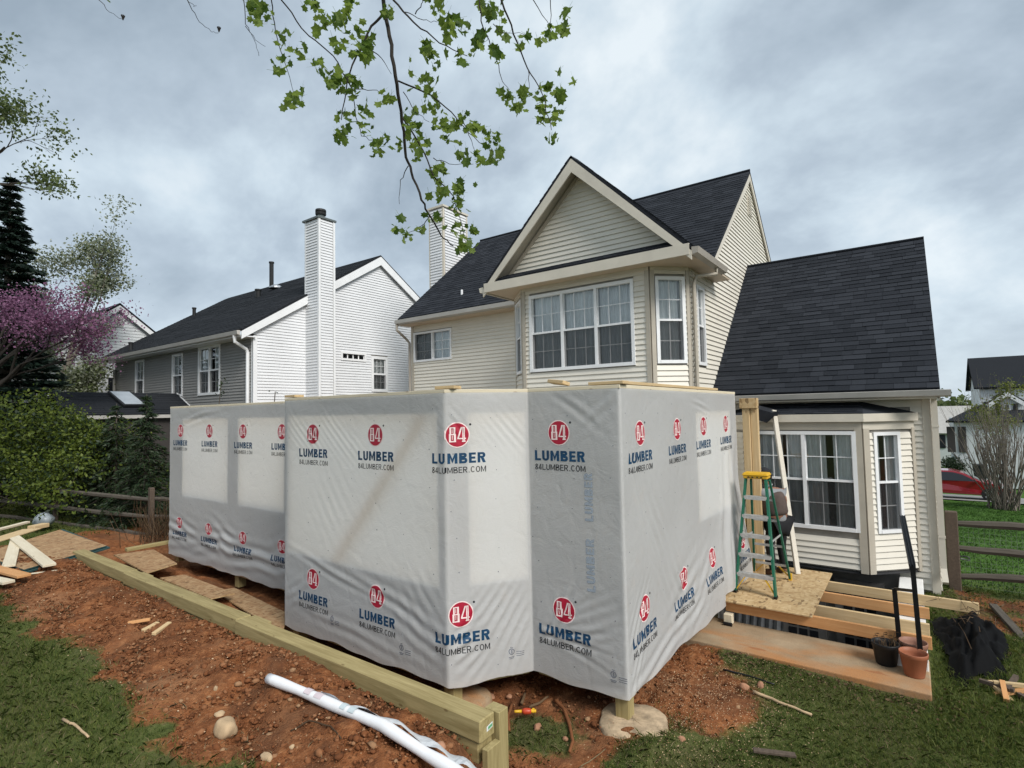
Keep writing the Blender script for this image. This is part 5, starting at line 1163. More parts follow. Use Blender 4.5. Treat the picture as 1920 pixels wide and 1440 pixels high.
b.add(vsL+vsR, [tuple(range(n)), tuple(range(n, 2*n))[::-1]]+[(i, (i+1), n+i+1, n+i) for i in range(n-1)]+[(n-1, 0, n, 2*n-1)])
b.build('body', mat('car_paint'), car, fix=True, bevel=.03)
def cs(x, z, off=.006): return (1.45+x, 33.2-car_half(z)-off, CZ+z)
for pts in ([(-1.42, .86), (-1.22, 1.15), (-.78, 1.23), (-.66, 1.23), (-.70, .86)], [(-.62, .86), (-.58, 1.23), (-.05, 1.225), (.28, 1.14), (.78, .86)]):
    b = MB(); b.poly([cs(x, z) for x, z in pts]); b.build('side_window', mat('car_windscreen'), car)
b = MB(); b.quad((1.45+.40, 33.2-.55, CZ+1.19), (1.45+.40, 33.2+.55, CZ+1.19), (1.45+.97, 33.2+.66, CZ+.875), (1.45+.97, 33.2-.66, CZ+.875)); b.build('windscreen', mat('car_windscreen'), car)
for x in (-1.22, 1.20):
    for s_ in (-1, 1):
        b = MB(); c = Vector((1.45+x, 33.2+s_*.68, CZ+.29)); m_l = []
        for r_, y_ in ((.29, -.09), (.29, .09)): m_l.append([c+Vector((r_*math.cos(i*.3927), y_, r_*math.sin(i*.3927))) for i in range(16)])
        b.add(m_l[0]+m_l[1], [(i, (i+1) % 16, 16+(i+1) % 16, 16+i) for i in range(16)]+[tuple(range(16))[::-1], tuple(range(16, 32))]); wh = b.build('wheel', mat('tyre'), car, fix=True)
        b = MB()
        for k_ in range(5):
            a = k_*1.2566; b.bar(c+Vector((0, s_*.096, 0)), c+Vector((.19*math.cos(a), s_*.096, .19*math.sin(a))), .05, .012, (0, 1, 0))
        b.build('rim', mat('rim'), wh)
b = MB(); b.box(1.45+.72, 1.45+.86, 33.2-.93, 33.2-.78, CZ+.84, CZ+.93); b.build('mirror', mat('car_paint'), car, bevel=.02)
b = MB(); b.poly([cs(1.55, .62, .01), cs(1.86, .56, .01), cs(1.90, .66, .012), cs(1.62, .73, .012)]); b.build('headlight', mat('lamp_lens'), car)
b = MB(); b.poly([cs(-.42, .70, .012), cs(-.22, .70, .012), cs(-.22, .73, .012), cs(-.42, .73, .012)]); b.build('door_handle', mat('car_paint'), car)
# wheelie bin
bz = float(ground_z(4, 36))+.05; bc = on_z(1838, 892, bz+.35); bc.z = bz
bn = empty('wheelie_bin', bc, 'black wheelie bin across the street behind the bare bush', 'bin'); b = MB(); b.hexa([bc+Vector(v) for v in ((-.24, -.24, 0), (.24, -.24, 0), (.24, .24, 0), (-.24, .24, 0), (-.32, -.32, .95), (.32, -.32, .95), (.32, .32, .95), (-.32, .32, .95))]); b.build('bin_body', mat('bin'), bn)
b = MB(); b.box(bc.x-.34, bc.x+.34, bc.y-.36, bc.y+.34, bc.z+.95, bc.z+1.02); b.build('lid', mat('bin'), bn)
# house across the street
HYs = 47.0
rh = empty('street_house', (10, 50, -5), 'pale house with charcoal roof across the street behind the bare bush', 'house', 'houses of the neighbours')
pr_l = on_y(1812, 672, HYs+3.4); ev_l = on_y(1826, 727, HYs); bs = -5.2
b = MB(); b.box(ev_l.x+.3, ev_l.x+14, HYs+.4, HYs+6.8, bs, ev_l.z-.1); ww = b.build('wall', mat('siding_far'), rh)
siding(Fr(ev_l.x+.3, HYs+.4, 1, 0), ww, bs, ev_l.z-.1, lambda v: (0, 13.6), 'siding_far', single=False, e=.2, thick=.03)
b = MB(); xl = ev_l.x; slab(b, [(xl, HYs, ev_l.z), (xl+14.4, HYs, ev_l.z), (xl+14.4, HYs+3.5, pr_l.z), (xl, HYs+3.5, pr_l.z)], .12); slab(b, [(xl, HYs+7, ev_l.z), (xl+14.4, HYs+7, ev_l.z), (xl+14.4, HYs+3.5, pr_l.z), (xl, HYs+3.5, pr_l.z)], .12); b.build('roof', mat('shingle_far'), rh)
b = MB(); b.prism([(xl+.28, HYs+.4, ev_l.z-.1), (xl+.28, HYs+6.7, ev_l.z-.1), (xl+.28, HYs+3.5, pr_l.z-.15)], (.1, 0, 0)); b.build('gable_wall', mat('siding_far'), rh, fix=True)
# gabled projection with a shuttered window
gp = on_y(1886, 733, HYs-1.2); gl = on_y(1852, 752, HYs-1.2); gr_ = on_y(1922, 752, HYs-1.2)
b = MB(); b.prism([(gl.x, HYs-1.2, bs), (gr_.x, HYs-1.2, bs), (gr_.x, HYs-1.2, gl.z), (gp.x, HYs-1.2, gp.z-.1), (gl.x, HYs-1.2, gl.z)], (0, 1.6, 0)); b.build('front_gable', mat('siding_far'), rh, fix=True)
b = MB()
for e_ in (gl, gr_): slab(b, [(e_.x+(e_.x-gp.x)*.1, HYs-1.45, gl.z-.1), (gp.x, HYs-1.45, gp.z), (gp.x, HYs+1.2, gp.z), (e_.x+(e_.x-gp.x)*.1, HYs+1.2, gl.z-.1)], .1)
b.build('gable_roof', mat('shingle_far'), rh)
for e_ in (gl, gr_):
    b = MB(); b.prism([(e_.x, HYs-1.47, gl.z-.15), (gp.x, HYs-1.47, gp.z-.04), (gp.x, HYs-1.47, gp.z-.34), (e_.x, HYs-1.47, gl.z-.42)], (0, .05, 0)); b.build('rake_board', mat('trim_white'), rh, fix=True)
for x0, x1, m in ((1866, 1877, 'shutter_and_shade_dark'), (1899, 1909, 'shutter_and_shade_dark')):
    a = on_y(x0, 757, HYs-1.2); c = on_y(x1, 781, HYs-1.2); b = MB(); b.box(a.x, c.x, HYs-1.27, HYs-1.2, c.z, a.z); b.build('shutter', mat(m), rh)
a = on_y(1880, 757, HYs-1.2); c = on_y(1896, 781, HYs-1.2); b = MB(); b.box(a.x, c.x, HYs-1.28, HYs-1.2, c.z, a.z); wq = b.build('window', mat('trim_white'), rh); zm = (a.z+c.z)/2
for z0, z1 in ((c.z+.08, zm-.04), (zm+.04, a.z-.08)): b = MB(); b.box(a.x+.08, c.x-.08, HYs-1.29, HYs-1.282, z0, z1); b.build('pane', mat('car_windscreen'), wq)
# garage wing at its left
a = on_y(1780, 786, HYs-3); c = on_y(1832, 763, HYs-1.5); b = MB(); b.box(a.x+.2, ev_l.x+2.5, HYs-2.8, HYs+2, bs, a.z); b.build('garage_wall', mat('siding_far'), rh)
b = MB(); slab(b, [(a.x-.2, HYs-3.2, a.z-.1), (ev_l.x+2.8, HYs-3.2, a.z-.1), (ev_l.x+2.8, HYs-.2, c.z+.1), (a.x+1.6, HYs-.2, c.z+.1)], .12); b.build('garage_roof', mat('shingle_far'), rh)
for x in (1782, 1803): 
    q = on_y(x, 800, HYs-2.85); b = MB(); b.box(q.x-.2, q.x+.2, HYs-2.86, HYs-2.8, q.z-1.6, q.z); b.build('window', mat('shutter_and_shade_dark'), rh)
# grey house farther down
gh = empty('grey_roof_house', (4, 68, -5), 'small distant house with grey roof, just past the corner of the wing', 'house', 'houses of the neighbours')
a = on_y(1758, 762, 66); c = on_y(1783, 812, 66); b = MB(); b.box(a.x-6, c.x+1.5, 66, 72, -6, c.z); b.build('wall', mat('siding_far'), gh)
b = MB(); slab(b, [(a.x-6.4, 65.6, c.z), (c.x+1.9, 65.6, c.z), (c.x+1.9, 69, a.z), (a.x-6.4, 69, a.z)], .15); slab(b, [(a.x-6.4, 72.4, c.z), (c.x+1.9, 72.4, c.z), (c.x+1.9, 69, a.z), (a.x-6.4, 69, a.z)], .15); b.build('roof', mat('gutter_grey'), gh)
q = on_y(1764, 826, 66); b = MB(); b.box(q.x-.25, q.x+.35, 65.92, 66, q.z-.7, q.z+.7); b.build('window', mat('car_windscreen'), gh)

# ================================================================== SPLIT RAIL FENCES
def rail(name, p0, p1, r0, parent, m='fence_wood', seed=0):
    r = random.Random(seed); p0 = Vector(p0); p1 = Vector(p1); n = 9; pts = []; rad = []
    for i in range(n):
        t = i/(n-1); p = p0.lerp(p1, t)+Vector((r.uniform(-1, 1), r.uniform(-1, 1), r.uniform(-1, 1)))*.010; pts.append(p); rad.append(r0*(.72 if i in (0, n-1) else r.uniform(.88, 1.1)))
    b = MB(); b.path(pts, rad, 7); L = (p1-p0); o = b.build(name, mat(m), parent); return o
def fence_post(p, z1, w, parent, m='fence_post'):
    o = board('post', (p[0], p[1], p[2]-.15), (p[0], p[1], z1), w, w*.8, m, parent, (0, 1, 0), bevel=.012); return o
fl_ = empty('rail_fence', (-15, 5.4, -2.5), 'weathered three-rail fence in front of the green shrubs', 'fence', 'split rail fences')
fp = at_d(284, 935, 11.9); fq = at_d(-40, 907, 14.6); dz = Vector((0, 0, -.385))
fence_post(Vector((fp.x, fp.y, -2.55)), fp.z+.24, .12, fl_); 
for i in range(3): rail('rail', fp+dz*i+Vector((0, 0, -.02)), fq+dz*i, .052, fl_, seed=i)
fr_ = at_d(420, 945, 13.2)
for i in range(3): rail('rail', fp+dz*i+Vector((.03, .03, .0)), fr_+dz*i, .05, fl_, seed=10+i)
fm = at_d(105, 925, 13.45); fence_post(Vector((fm.x, fm.y, -2.55)), fm.z+.05, .12, fl_)
frg = empty('rail_fence', (.5, 11, -2.95), 'grey split-rail fence with wire mesh at the right of the house', 'fence', 'split rail fences')
fence_post(Vector((.42, 11.05, -2.95)), on_y(1778, 958, 11.05).z, .16, frg)
for i, (ya, yb_) in enumerate(((980, 988), (1026, 1040), (1080, 1086))):
    p = on_y(1788, ya, 11.05); e_ = on_y(1920, yb_, 11.1); e2 = p+(e_-p)*3.2; rail('rail', p, e2, .058, frg, seed=30+i)
fence_post(Vector((2.98, 11.05, -2.98)), -1.7, .15, frg)
b = MB(); zlo, zhi = -2.85, -1.95
for i in range(40): x = .5+i*.062; b.path([(x, 11.12, zlo), (x, 11.12, zhi)], .0016, 3, cap=False)
for j in range(13): z = zlo+j*.075; b.path([(.5, 11.121, z), (2.95, 11.121, z)], .0016, 3, cap=False)
o = b.build('wire_mesh', mat('wire'), frg); o['kind'] = 'stuff'
p0 = on_z(1862, 1135, -2.83); p1 = on_z(1935, 1215, -2.80); board('edging_board', p0, p1+(p1-p0)*.3, .09, .05, 'fence_wood', None, (0, 0, 1), 'weathered edging board lying in the grass at the far right', 'board')
c = on_z(1797, 1054, -2.9); b = MB(); b.path([c+Vector((.16*math.cos(a*.35), .16*math.sin(a*.35), .08+.02*math.sin(a))) for a in range(19)], .012, 6); o = b.build('garden_hoop', mat('iron_worn'), None, loc=c); tag(o, 'dark hose ring on the ground behind the fence post', 'hose')

# ================================================================== VEGETATION
def leaf_quads(P, size, rg, aspect=.55, dirs=None, droop=0.0, jit=.35):
    """diamond leaves: P (n,3) centres, optional preferred long-axis directions"""
    n = len(P); sz = size*rg.uniform(.6, 1.25, n)[:, None]
    a = rg.normal(0, 1, (n, 3)) if dirs is None else dirs+rg.normal(0, jit, (n, 3))
    a[:, 2] -= droop; a /= np.linalg.norm(a, axis=1)[:, None]+1e-9
    c = rg.normal(0, 1, (n, 3)); bvec = np.cross(a, c); bvec /= np.linalg.norm(bvec, axis=1)[:, None]+1e-9
    V = np.stack([P-a*sz*.5, P+bvec*sz*aspect*.5, P+a*sz*.5, P-bvec*sz*aspect*.5], 1).reshape(-1, 3)
    return V, np.arange(4*n).reshape(n, 4)
def crown_obj(name, P, size, m, parent, rg, aspect=.55, dirs=None, droop=0., jit=.35, kind=None):
    V, F = leaf_quads(P, size, rg, aspect, dirs, droop, jit); V = V-np.array(wloc(parent))
    o = link(name, numpy_mesh(name, V, F, mat(m)), parent)
    if kind: o['kind'] = kind
    return o
def grow(mb, p, d, L, r, depth, rd, tips, spread=.6, upb=.15, kids=(2, 3), shrink=.72, wig=.12, n=4, twigs=None):
    pts = [p.copy()]; rad = [r]; q = p.copy(); dd = d.normalized()
    for i in range(n):
        dd = (dd+Vector((rd.gauss(0, wig), rd.gauss(0, wig), rd.gauss(0, wig)+upb*.25))).normalized(); q = q+dd*(L/n); pts.append(q.copy()); rad.append(r*(1-.45*(i+1)/n))
        if depth <= 1: tips.append((q.copy(), dd.copy()))
    mb.path(pts, rad, 7 if r > .03 else 4, cap=False)
    if depth > 0:
        for k_ in range(rd.randint(*kids)):
            i = rd.randint(max(1, n//2), n); ax = Vector((rd.gauss(0, 1), rd.gauss(0, 1), rd.gauss(0, .6))).normalized()
            nd = (dd+ax*spread+Vector((0, 0, upb))).normalized(); grow(mb, pts[i], nd, L*shrink*rd.uniform(.8, 1.15), rad[i]*.68, depth-1, rd, tips, spread, upb, kids, shrink, wig, n)
    else: tips.append((q.copy(), dd.copy()))
def broadleaf(name, base, label, cat, trunks, depth, leafm, nleaf, size, sig, barkm='bark', seed=1, spread=.6, upb=.15, kids=(2, 3), shrink=.72, aspect=.6, extra=None, group=None, crown='crown', wig=.12, bole=0.0, bole_r=.15):
    rd = random.Random(seed); rg = np.random.default_rng(seed); t = empty(name, base, label, cat, group); mb = MB(); tips = []
    if bole: mb.path([Vector(base)-Vector((0, 0, .2)), Vector(base)+Vector((.03, .02, bole*.5)), Vector(base)+Vector((0, 0, bole))], [bole_r*1.25, bole_r, bole_r*.8], 10)
    for d, L, r in trunks: grow(mb, Vector(base)+Vector((0, 0, bole*.97)), Vector(d), L, r, depth, rd, tips, spread, upb, kids, shrink, wig)
    mb.build('trunk', mat(barkm), t, True)
    T = np.array([tuple(a) for a, _ in tips]); k_ = rg.integers(0, len(T), nleaf); P = T[k_]+rg.normal(0, sig, (nleaf, 3))*np.array([1, 1, .7])
    if extra is None: crown_obj(crown, P, size, leafm, t, rg, aspect)
    else:
        m2, frac = extra; sel = rg.random(nleaf) < frac; crown_obj(crown, P[~sel], size, leafm, t, rg, aspect); crown_obj(crown, P[sel], size, m2, t, rg, aspect)
    return t, T
def conifer(name, base, label, h, rbase, leafm, seed, layers=26, per=9, needle=.16, droop=.25, nn=46, group=None, cat='tree', tipw=.03, sig=.05):
    rd = random.Random(seed); rg = np.random.default_rng(seed); t = empty(name, base, label, cat, group); B_ = Vector(base); mb = MB()
    mb.path([B_, B_+Vector((0, 0, h*.5)), B_+Vector((0, 0, h))], [h*.02, h*.013, .006], 7); P, D = [], []
    for i in range(layers):
        f = (i+.5)/layers; z = h*(.06+.93*f); R = rbase*(1-f)**.85+tipw
        for k_ in range(max(3, int(per*(1-f*.55)))):
            a = rd.random()*6.283; r = R*rd.uniform(.72, 1.1); tip = Vector((r*math.cos(a), r*math.sin(a), -droop*r+.10*r)); p0 = B_+Vector((0, 0, z)); mid = p0+tip*.5+Vector((0, 0, .04*r))
            mb.path([p0, mid, p0+tip], [.010+.006*r, .007, .003], 3, cap=False)
            n_ = int(nn*(.3+r/rbase)); tt = rg.random(n_)**.6; side = np.array([-math.sin(a), math.cos(a), 0])
            pos = np.array(p0)+np.outer(tt, np.array(tip))+np.outer(.04*r*np.sin(tt*3.1), [0, 0, 1]); off = rg.normal(0, 1, n_)*(.28*r*(1-tt*.6)*.6+.02)
            pos = pos+np.outer(off, side)+rg.normal(0, sig*.5, (n_, 3))-np.outer(np.abs(off)*.25, [0, 0, 1]); dv = np.array(tip.normalized())+np.outer(np.sign(off)*.7, side)
            P.append(pos); D.append(dv)
    mb.build('trunk', mat('bark'), t, True); P = np.concatenate(P); D = np.concatenate(D)
    crown_obj('crown', P, needle, leafm, t, rg, .28, D, .15, .3); return t

# left background
def gpt(x, y, D): p = at_d(x, y, D); return Vector((p.x, p.y, float(ground_z(p.x, p.y))))
conifer('spruce_tree', gpt(2, 980, 17.5), 'dark blue-green spruce at the left edge, behind the purple tree', at_d(14, 312, 17.5).z+2.55, 2.0, 'leaf_dark', 3, layers=40, per=17, needle=.24, nn=110, droop=.10, tipw=.10)
b_ = gpt(40, 960, 20.0); broadleaf('pear_tree', b_, 'tall tree with sparse pale young leaves left of the neighbouring house', 'tree', [((.04, .03, 1), 4.9, .15), ((.22, .18, 1), 4.0, .09), ((-.22, -.1, 1), 3.6, .08), ((.42, .32, 1), 3.0, .07), ((.65, .45, .8), 2.2, .05)], 4, 'leaf_pear', 19000, .11, .24, 'bark_pale', 8, .50, .30, (2, 3), .58, .62, ('leaf_pear_green', .35), bole=1.0, bole_r=.2)
b_ = gpt(-75, 960, 14.0); broadleaf('redbud_tree', b_, 'redbud tree covered in purple blossom at the left edge', 'tree', [((.18, .22, 1), 2.0, .09), ((.55, .50, .75), 2.0, .08), ((-.2, -.2, 1), 2.0, .08), ((.30, .18, .8), 2.2, .07), ((.75, .6, .62), 1.9, .06)], 4, 'redbud', 10500, .062, .20, 'twig', 21, .50, .10, (2, 3), .62, .85, bole=2.75, bole_r=.08)
b_ = gpt(-105, 960, 10.0); broadleaf('maple_tree', b_, 'tree with fresh green leaves reaching in at the upper left edge', 'tree', [((.35, .30, .9), 1.3, .035), ((-.3, .1, 1), 1.3, .04), ((.55, .40, .5), 1.2, .03), ((.5, .4, 1.2), 1.4, .035), ((.4, .3, .1), 1.0, .025)], 4, 'leaf_green', 3600, .075, .13, 'bark', 5, .55, .05, (2, 3), .62, .62, bole=7.2, bole_r=.15)
for i, (x, D, hgt, lb, n_, sd_) in enumerate(((92, 14.5, 2.55, 'broad lime-green shrub behind the middle of the left fence', 19000, 3), (-20, 14.9, 2.4, 'lime-green shrub cut by the left edge behind the fence', 15000, 6), (178, 14.0, 2.1, 'smaller lime-green shrub beside the dark hemlock', 11000, 9))):
    b_ = gpt(x, 985, D); b_.z = -2.5; broadleaf('green_shrub', b_, lb, 'shrub', [((random.Random(sd_*7+k_).uniform(-.9, .9), random.Random(sd_*9+k_).uniform(-.9, .9), .9), hgt*.52, .028) for k_ in range(7)], 3, 'leaf_lime', n_, .095, .19, 'bark', sd_, .75, .0, (2, 3), .72, .55, ('leaf_hemlock', .28), 'lime-green shrubs behind the left fence')
conifer('hemlock_tree', gpt(272, 975, 12.9), 'dark green young hemlock beside the left end of the addition', at_d(265, 738, 12.9).z+2.55, 1.0, 'leaf_hemlock', 12, layers=24, per=12, needle=.11, droop=.42, nn=60)
conifer('hemlock_tree', gpt(215, 985, 13.9), 'second young hemlock, deeper in the shade behind the fence', 2.9, 1.2, 'leaf_hemlock', 15, layers=20, per=11, needle=.12, droop=.42, nn=50)
for i, (x, y, D, lb) in enumerate(((512, 742, 11.6, 'bare-topped sapling tip showing above the addition'), (400, 752, 12.4, 'faint sapling twigs left of the downspout, above the addition'))):
    p = at_d(x, y, D); base = Vector((p.x, p.y, float(ground_z(p.x, p.y)))); t, T = broadleaf('sapling', base, lb, 'sapling', [((.0, .0, 1), p.z-base.z+.1, .02)], 1, 'leaf_hemlock', 60, .07, .05, 'bark', 30+i, .7, .3, (3, 4), .12, wig=.03)
# brown brush by the fence post
bb_ = gpt(294, 995, 11.6); t = empty('dry_brush', bb_, 'tangle of dry brown vines round the left fence post', 'brush'); mb = MB(); rd = random.Random(3)
for i in range(170):
    p = bb_+Vector((rd.gauss(.1, .35), rd.gauss(.1, .3), -.02)); q = p+Vector((rd.gauss(0, .14), rd.gauss(0, .14), rd.uniform(.3, .85))); mb.path([p, p.lerp(q, .5)+Vector((rd.gauss(0, .07), rd.gauss(0, .07), 0)), q], [.007, .005, .003], 3, cap=False)
o = mb.build('vines', mat('dead_leaf'), t); o['kind'] = 'stuff'
# right background
cm = gpt(1884, 938, 21); rd = random.Random(14); t = empty('crepe_myrtle', cm, 'bare many-stemmed crepe myrtle in front of the red car', 'bush'); mb = MB(); tips = []
for i in range(60):
    a = rd.random()*6.283; d = Vector((math.cos(a)*rd.uniform(.05, .62), math.sin(a)*rd.uniform(.05, .62), 1)); grow(mb, cm+Vector((rd.gauss(0, .22), rd.gauss(0, .22), -.05)), d, rd.uniform(2.0, 3.0), .024, 2, rd, tips, .35, .25, (2, 3), .6, .05)
mb.build('stems', mat('bark_pale'), t, True); rg = np.random.default_rng(2); T = np.array([tuple(a) for a, _ in tips]); k_ = rg.integers(0, len(T), 500); crown_obj('leaves', T[k_]+rg.normal(0, .06, (500, 3)), .05, 'leaf_yellow', t, rg)
b_ = gpt(1866, 905, 26); broadleaf('young_tree', b_, 'slender tree with yellow-green spring leaves above the bare bush', 'tree', [((.0, .0, 1), 3.0, .06)], 4, 'leaf_yellow', 1500, .13, .16, 'bark_pale', 17, .6, .3, (2, 3), .62)
p0 = on_y(1792, 790, 30); 
for i, (x, y, D) in enumerate(((1782, 878, 34), (1806, 872, 34.6), (1822, 868, 35.2))):
    b_ = gpt(x, y, D); b_.z = at_d(x, y, D).z-.5; broadleaf('evergreen_shrub', b_, ('dark evergreen shrub nearest the house corner, above the car', 'middle dark evergreen shrub above the red car', 'third dark evergreen shrub, nearest the bin')[i], 'shrub', [((rd.uniform(-.8, .8), rd.uniform(-.8, .8), .8), .6, .03) for _ in range(6)], 2, 'leaf_hemlock', 1500, .12, .16, 'bark', 50+i, .8, .0, group='evergreen shrubs across the street')
for i, (x, y, D, w_) in enumerate(((1767, 744, 95, 2.0), (1801, 752, 80, 1.4))):
    top = at_d(x, y, D); base = Vector((top.x, top.y, -7)); conifer('distant_spruce', base, ('far spruce tip left of the street house', 'far spruce hard against the street house')[i], top.z+7, w_, 'leaf_dark', 60+i, layers=18, per=8, needle=.5, nn=14, group='far spruces')
wd = MB(); rd = random.Random(8); P = []
for i in range(60):
    x = rd.uniform(-10, 40); P.append((x, 110+rd.uniform(-4, 4), -6+rd.uniform(2, 6.2)))
P = np.array(P); rg = np.random.default_rng(9); k_ = rg.integers(0, len(P), 9000); Q = P[k_]+rg.normal(0, 1.1, (9000, 3)); V, F = leaf_quads(Q, .8, rg, .8); o = link('distant_woods', numpy_mesh('distant_woods', V, F, mat('leaf_green'))); tag(o, 'hazy line of distant trees beyond the street', 'woods', kind='stuff')
hedge = None

# ---------------------------------------------------------------- overhanging tulip poplar
OT = Vector((-4.3, -1.3, -2.2)); tp = empty('tulip_tree', OT, 'tulip tree whose leafy branches hang into the top of the view', 'tree')
tb = MB(); tb.path([OT+Vector((0, 0, -.3)), OT+Vector((.02, .03, 2)), OT+Vector((.1, .1, 5)), OT+Vector((.2, .25, 8))], [.26, .21, .17, .11], 12); tb.build('trunk', mat('bark'), tp, True)
def zp6(pts): return [(400+a*.375, c*.375) for a, c in pts]
BR = [([(850, -160), (850, 0), (880, 180), (910, 380), (940, 560), (960, 760), (990, 860), (1040, 1000), (1090, 1090), (1140, 1180), (1200, 1230)], 3.6, .0145),
      ([(850, 70), (790, 130), (720, 270), (670, 400), (640, 600)], 3.55, .009), ([(300, -100), (340, 0), (440, 140), (600, 280), (690, 440), (710, 560), (740, 680), (830, 710)], 3.75, .006), ([(280, -100), (290, 0), (310, 150), (360, 320), (400, 460)], 3.8, .005),
      ([(870, -60), (900, 0), (1000, 110), (1130, 215), (1270, 280)], 3.5, .008), ([(925, 405), (1080, 470), (1190, 560), (1270, 660), (1400, 760)], 3.6, .006), ([(945, 590), (1030, 720), (1100, 880), (1200, 980), (1230, 1080), (1270, 1240)], 3.58, .006),
      ([(1325, -80), (1330, 0), (1350, 140), (1410, 260), (1440, 390), (1480, 450)], 3.4, .005), ([(1400, -90), (1440, 0), (1500, 170), (1570, 340), (1640, 460), (1690, 650)], 3.4, .007), ([(1680, -80), (1685, 0), (1690, 150)], 3.3, .004), ([(1560, -60), (1600, 0), (1690, 145)], 3.32, .004),
      ([(770, 235), (840, 290), (890, 370)], 3.55, .004), ([(700, 445), (800, 450), (870, 480)], 3.55, .003), ([(1010, 70), (1040, 20), (1050, -40)], 3.5, .004), ([(960, 60), (1050, 100), (1120, 110)], 3.5, .003), ([(975, 830), (935, 900), (930, 1020)], 3.6, .0035), ([(1080, 1080), (1040, 1130), (960, 1170)], 3.6, .0035), ([(1100, 790), (1180, 820), (1300, 820)], 3.6, .003), ([(1400, 120), (1440, 165), (1560, 175)], 3.4, .0025), ([(1575, 350), (1580, 440)], 3.4, .003), ([(495, 0), (550, 80), (590, 130)], 3.7, .004), ([(150, -40), (160, 120), (210, 200), (260, 232)], 3.8, .003), ([(160, 130), (200, 190), (228, 280)], 3.8, .0025), ([(950, 460), (1010, 560), (1080, 610)], 3.55, .003), ([(1240, 590), (1290, 700), (1310, 760)], 3.6, .003),
      ([(-640, -60), (-560, 10), (-520, 60), (-455, 95)], 4.0, .003), ([(-170, -60), (-120, 20), (-70, 110), (-10, 160), (25, 165)], 3.9, .003), ([(-130, 0), (-95, 30), (-85, 28)], 3.9, .002)]
starts = []
for pts, D, r in BR:
    q = zp6(pts); n = len(q); P = [at_d(x, y, D+.10*math.sin(i*1.3+x*.01)) for i, (x, y) in enumerate(q)]
    fine = []
    for i in range(n-1):
        for j in range(4): fine.append(P[i].lerp(P[i+1], j/4)+Vector((random.gauss(0, .004), random.gauss(0, .004), random.gauss(0, .004)))*(1 if j else 0))
    fine.append(P[-1]); rr = [max(r*(1-.75*i/len(fine)), .0014) for i in range(len(fine))]
    tw = MB(); tw.path(fine, rr, 6, cap=False); tw.build('branch', mat('twig'), tp, True)
    if q[0][1] < -10: starts.append((P[0], r))
hub = OT+Vector((.18, .22, 6.6))
limb = MB(); l_end = at_d(719, -220, 3.45); limb.path([hub-Vector((0, 0, 1.2)), hub.lerp(l_end, .35)+Vector((0, 0, .5)), hub.lerp(l_end, .7)+Vector((0, 0, .4)), l_end], [.09, .06, .04, .018], 8)
for p, r in starts: limb.path([hub.lerp(l_end, .7)+Vector((0, 0, .4)), p.lerp(l_end, .5)+Vector((0, 0, .25)), p], [.02, r*1.4, r*1.05], 6, cap=False)
limb.build('limb', mat('bark'), tp, True)
b = MB()
for x, y, D in ((-452, 100, 4.0), (28, 160, 3.9)):
    p = at_d(*zp6([(x, y)])[0], D)
    for k_ in range(7): a = k_*.9; b.bar(p, p+Vector((.012*math.cos(a), .012*math.sin(a), .034)), .007, .003)
b.build('seed_heads', mat('twig'), tp)
LP = [(0, -.42), (.10, -.40), (.36, -.46), (.30, -.16), (.47, .12), (.27, .20), (.20, .46), (0, .34), (-.20, .46), (-.27, .20), (-.47, .12), (-.30, -.16), (-.36, -.46), (-.10, -.40)]
def tulip_mesh(fd, cup):
    v = [(x, y+.1, fd*abs(x)+cup*(y**2)) for x, y in LP]+[(0, -.02, 0)]; n = len(LP)
    st = [(-.012, -.30, 0), (.012, -.30, 0), (.010, -.85, .03), (-.010, -.85, .03)]
    me = bpy.data.meshes.new('leaf'); me.from_pydata(v+st, [], [(i, (i+1) % n, n) for i in range(n)]+[(n+1, n+2, n+3, n+4)]); me.materials.append(mat('leaf_tulip')); me.update(); return me
LM = [tulip_mesh(.25, -.2), tulip_mesh(-.2, .25), tulip_mesh(.4, .1), tulip_mesh(.08, -.35)]
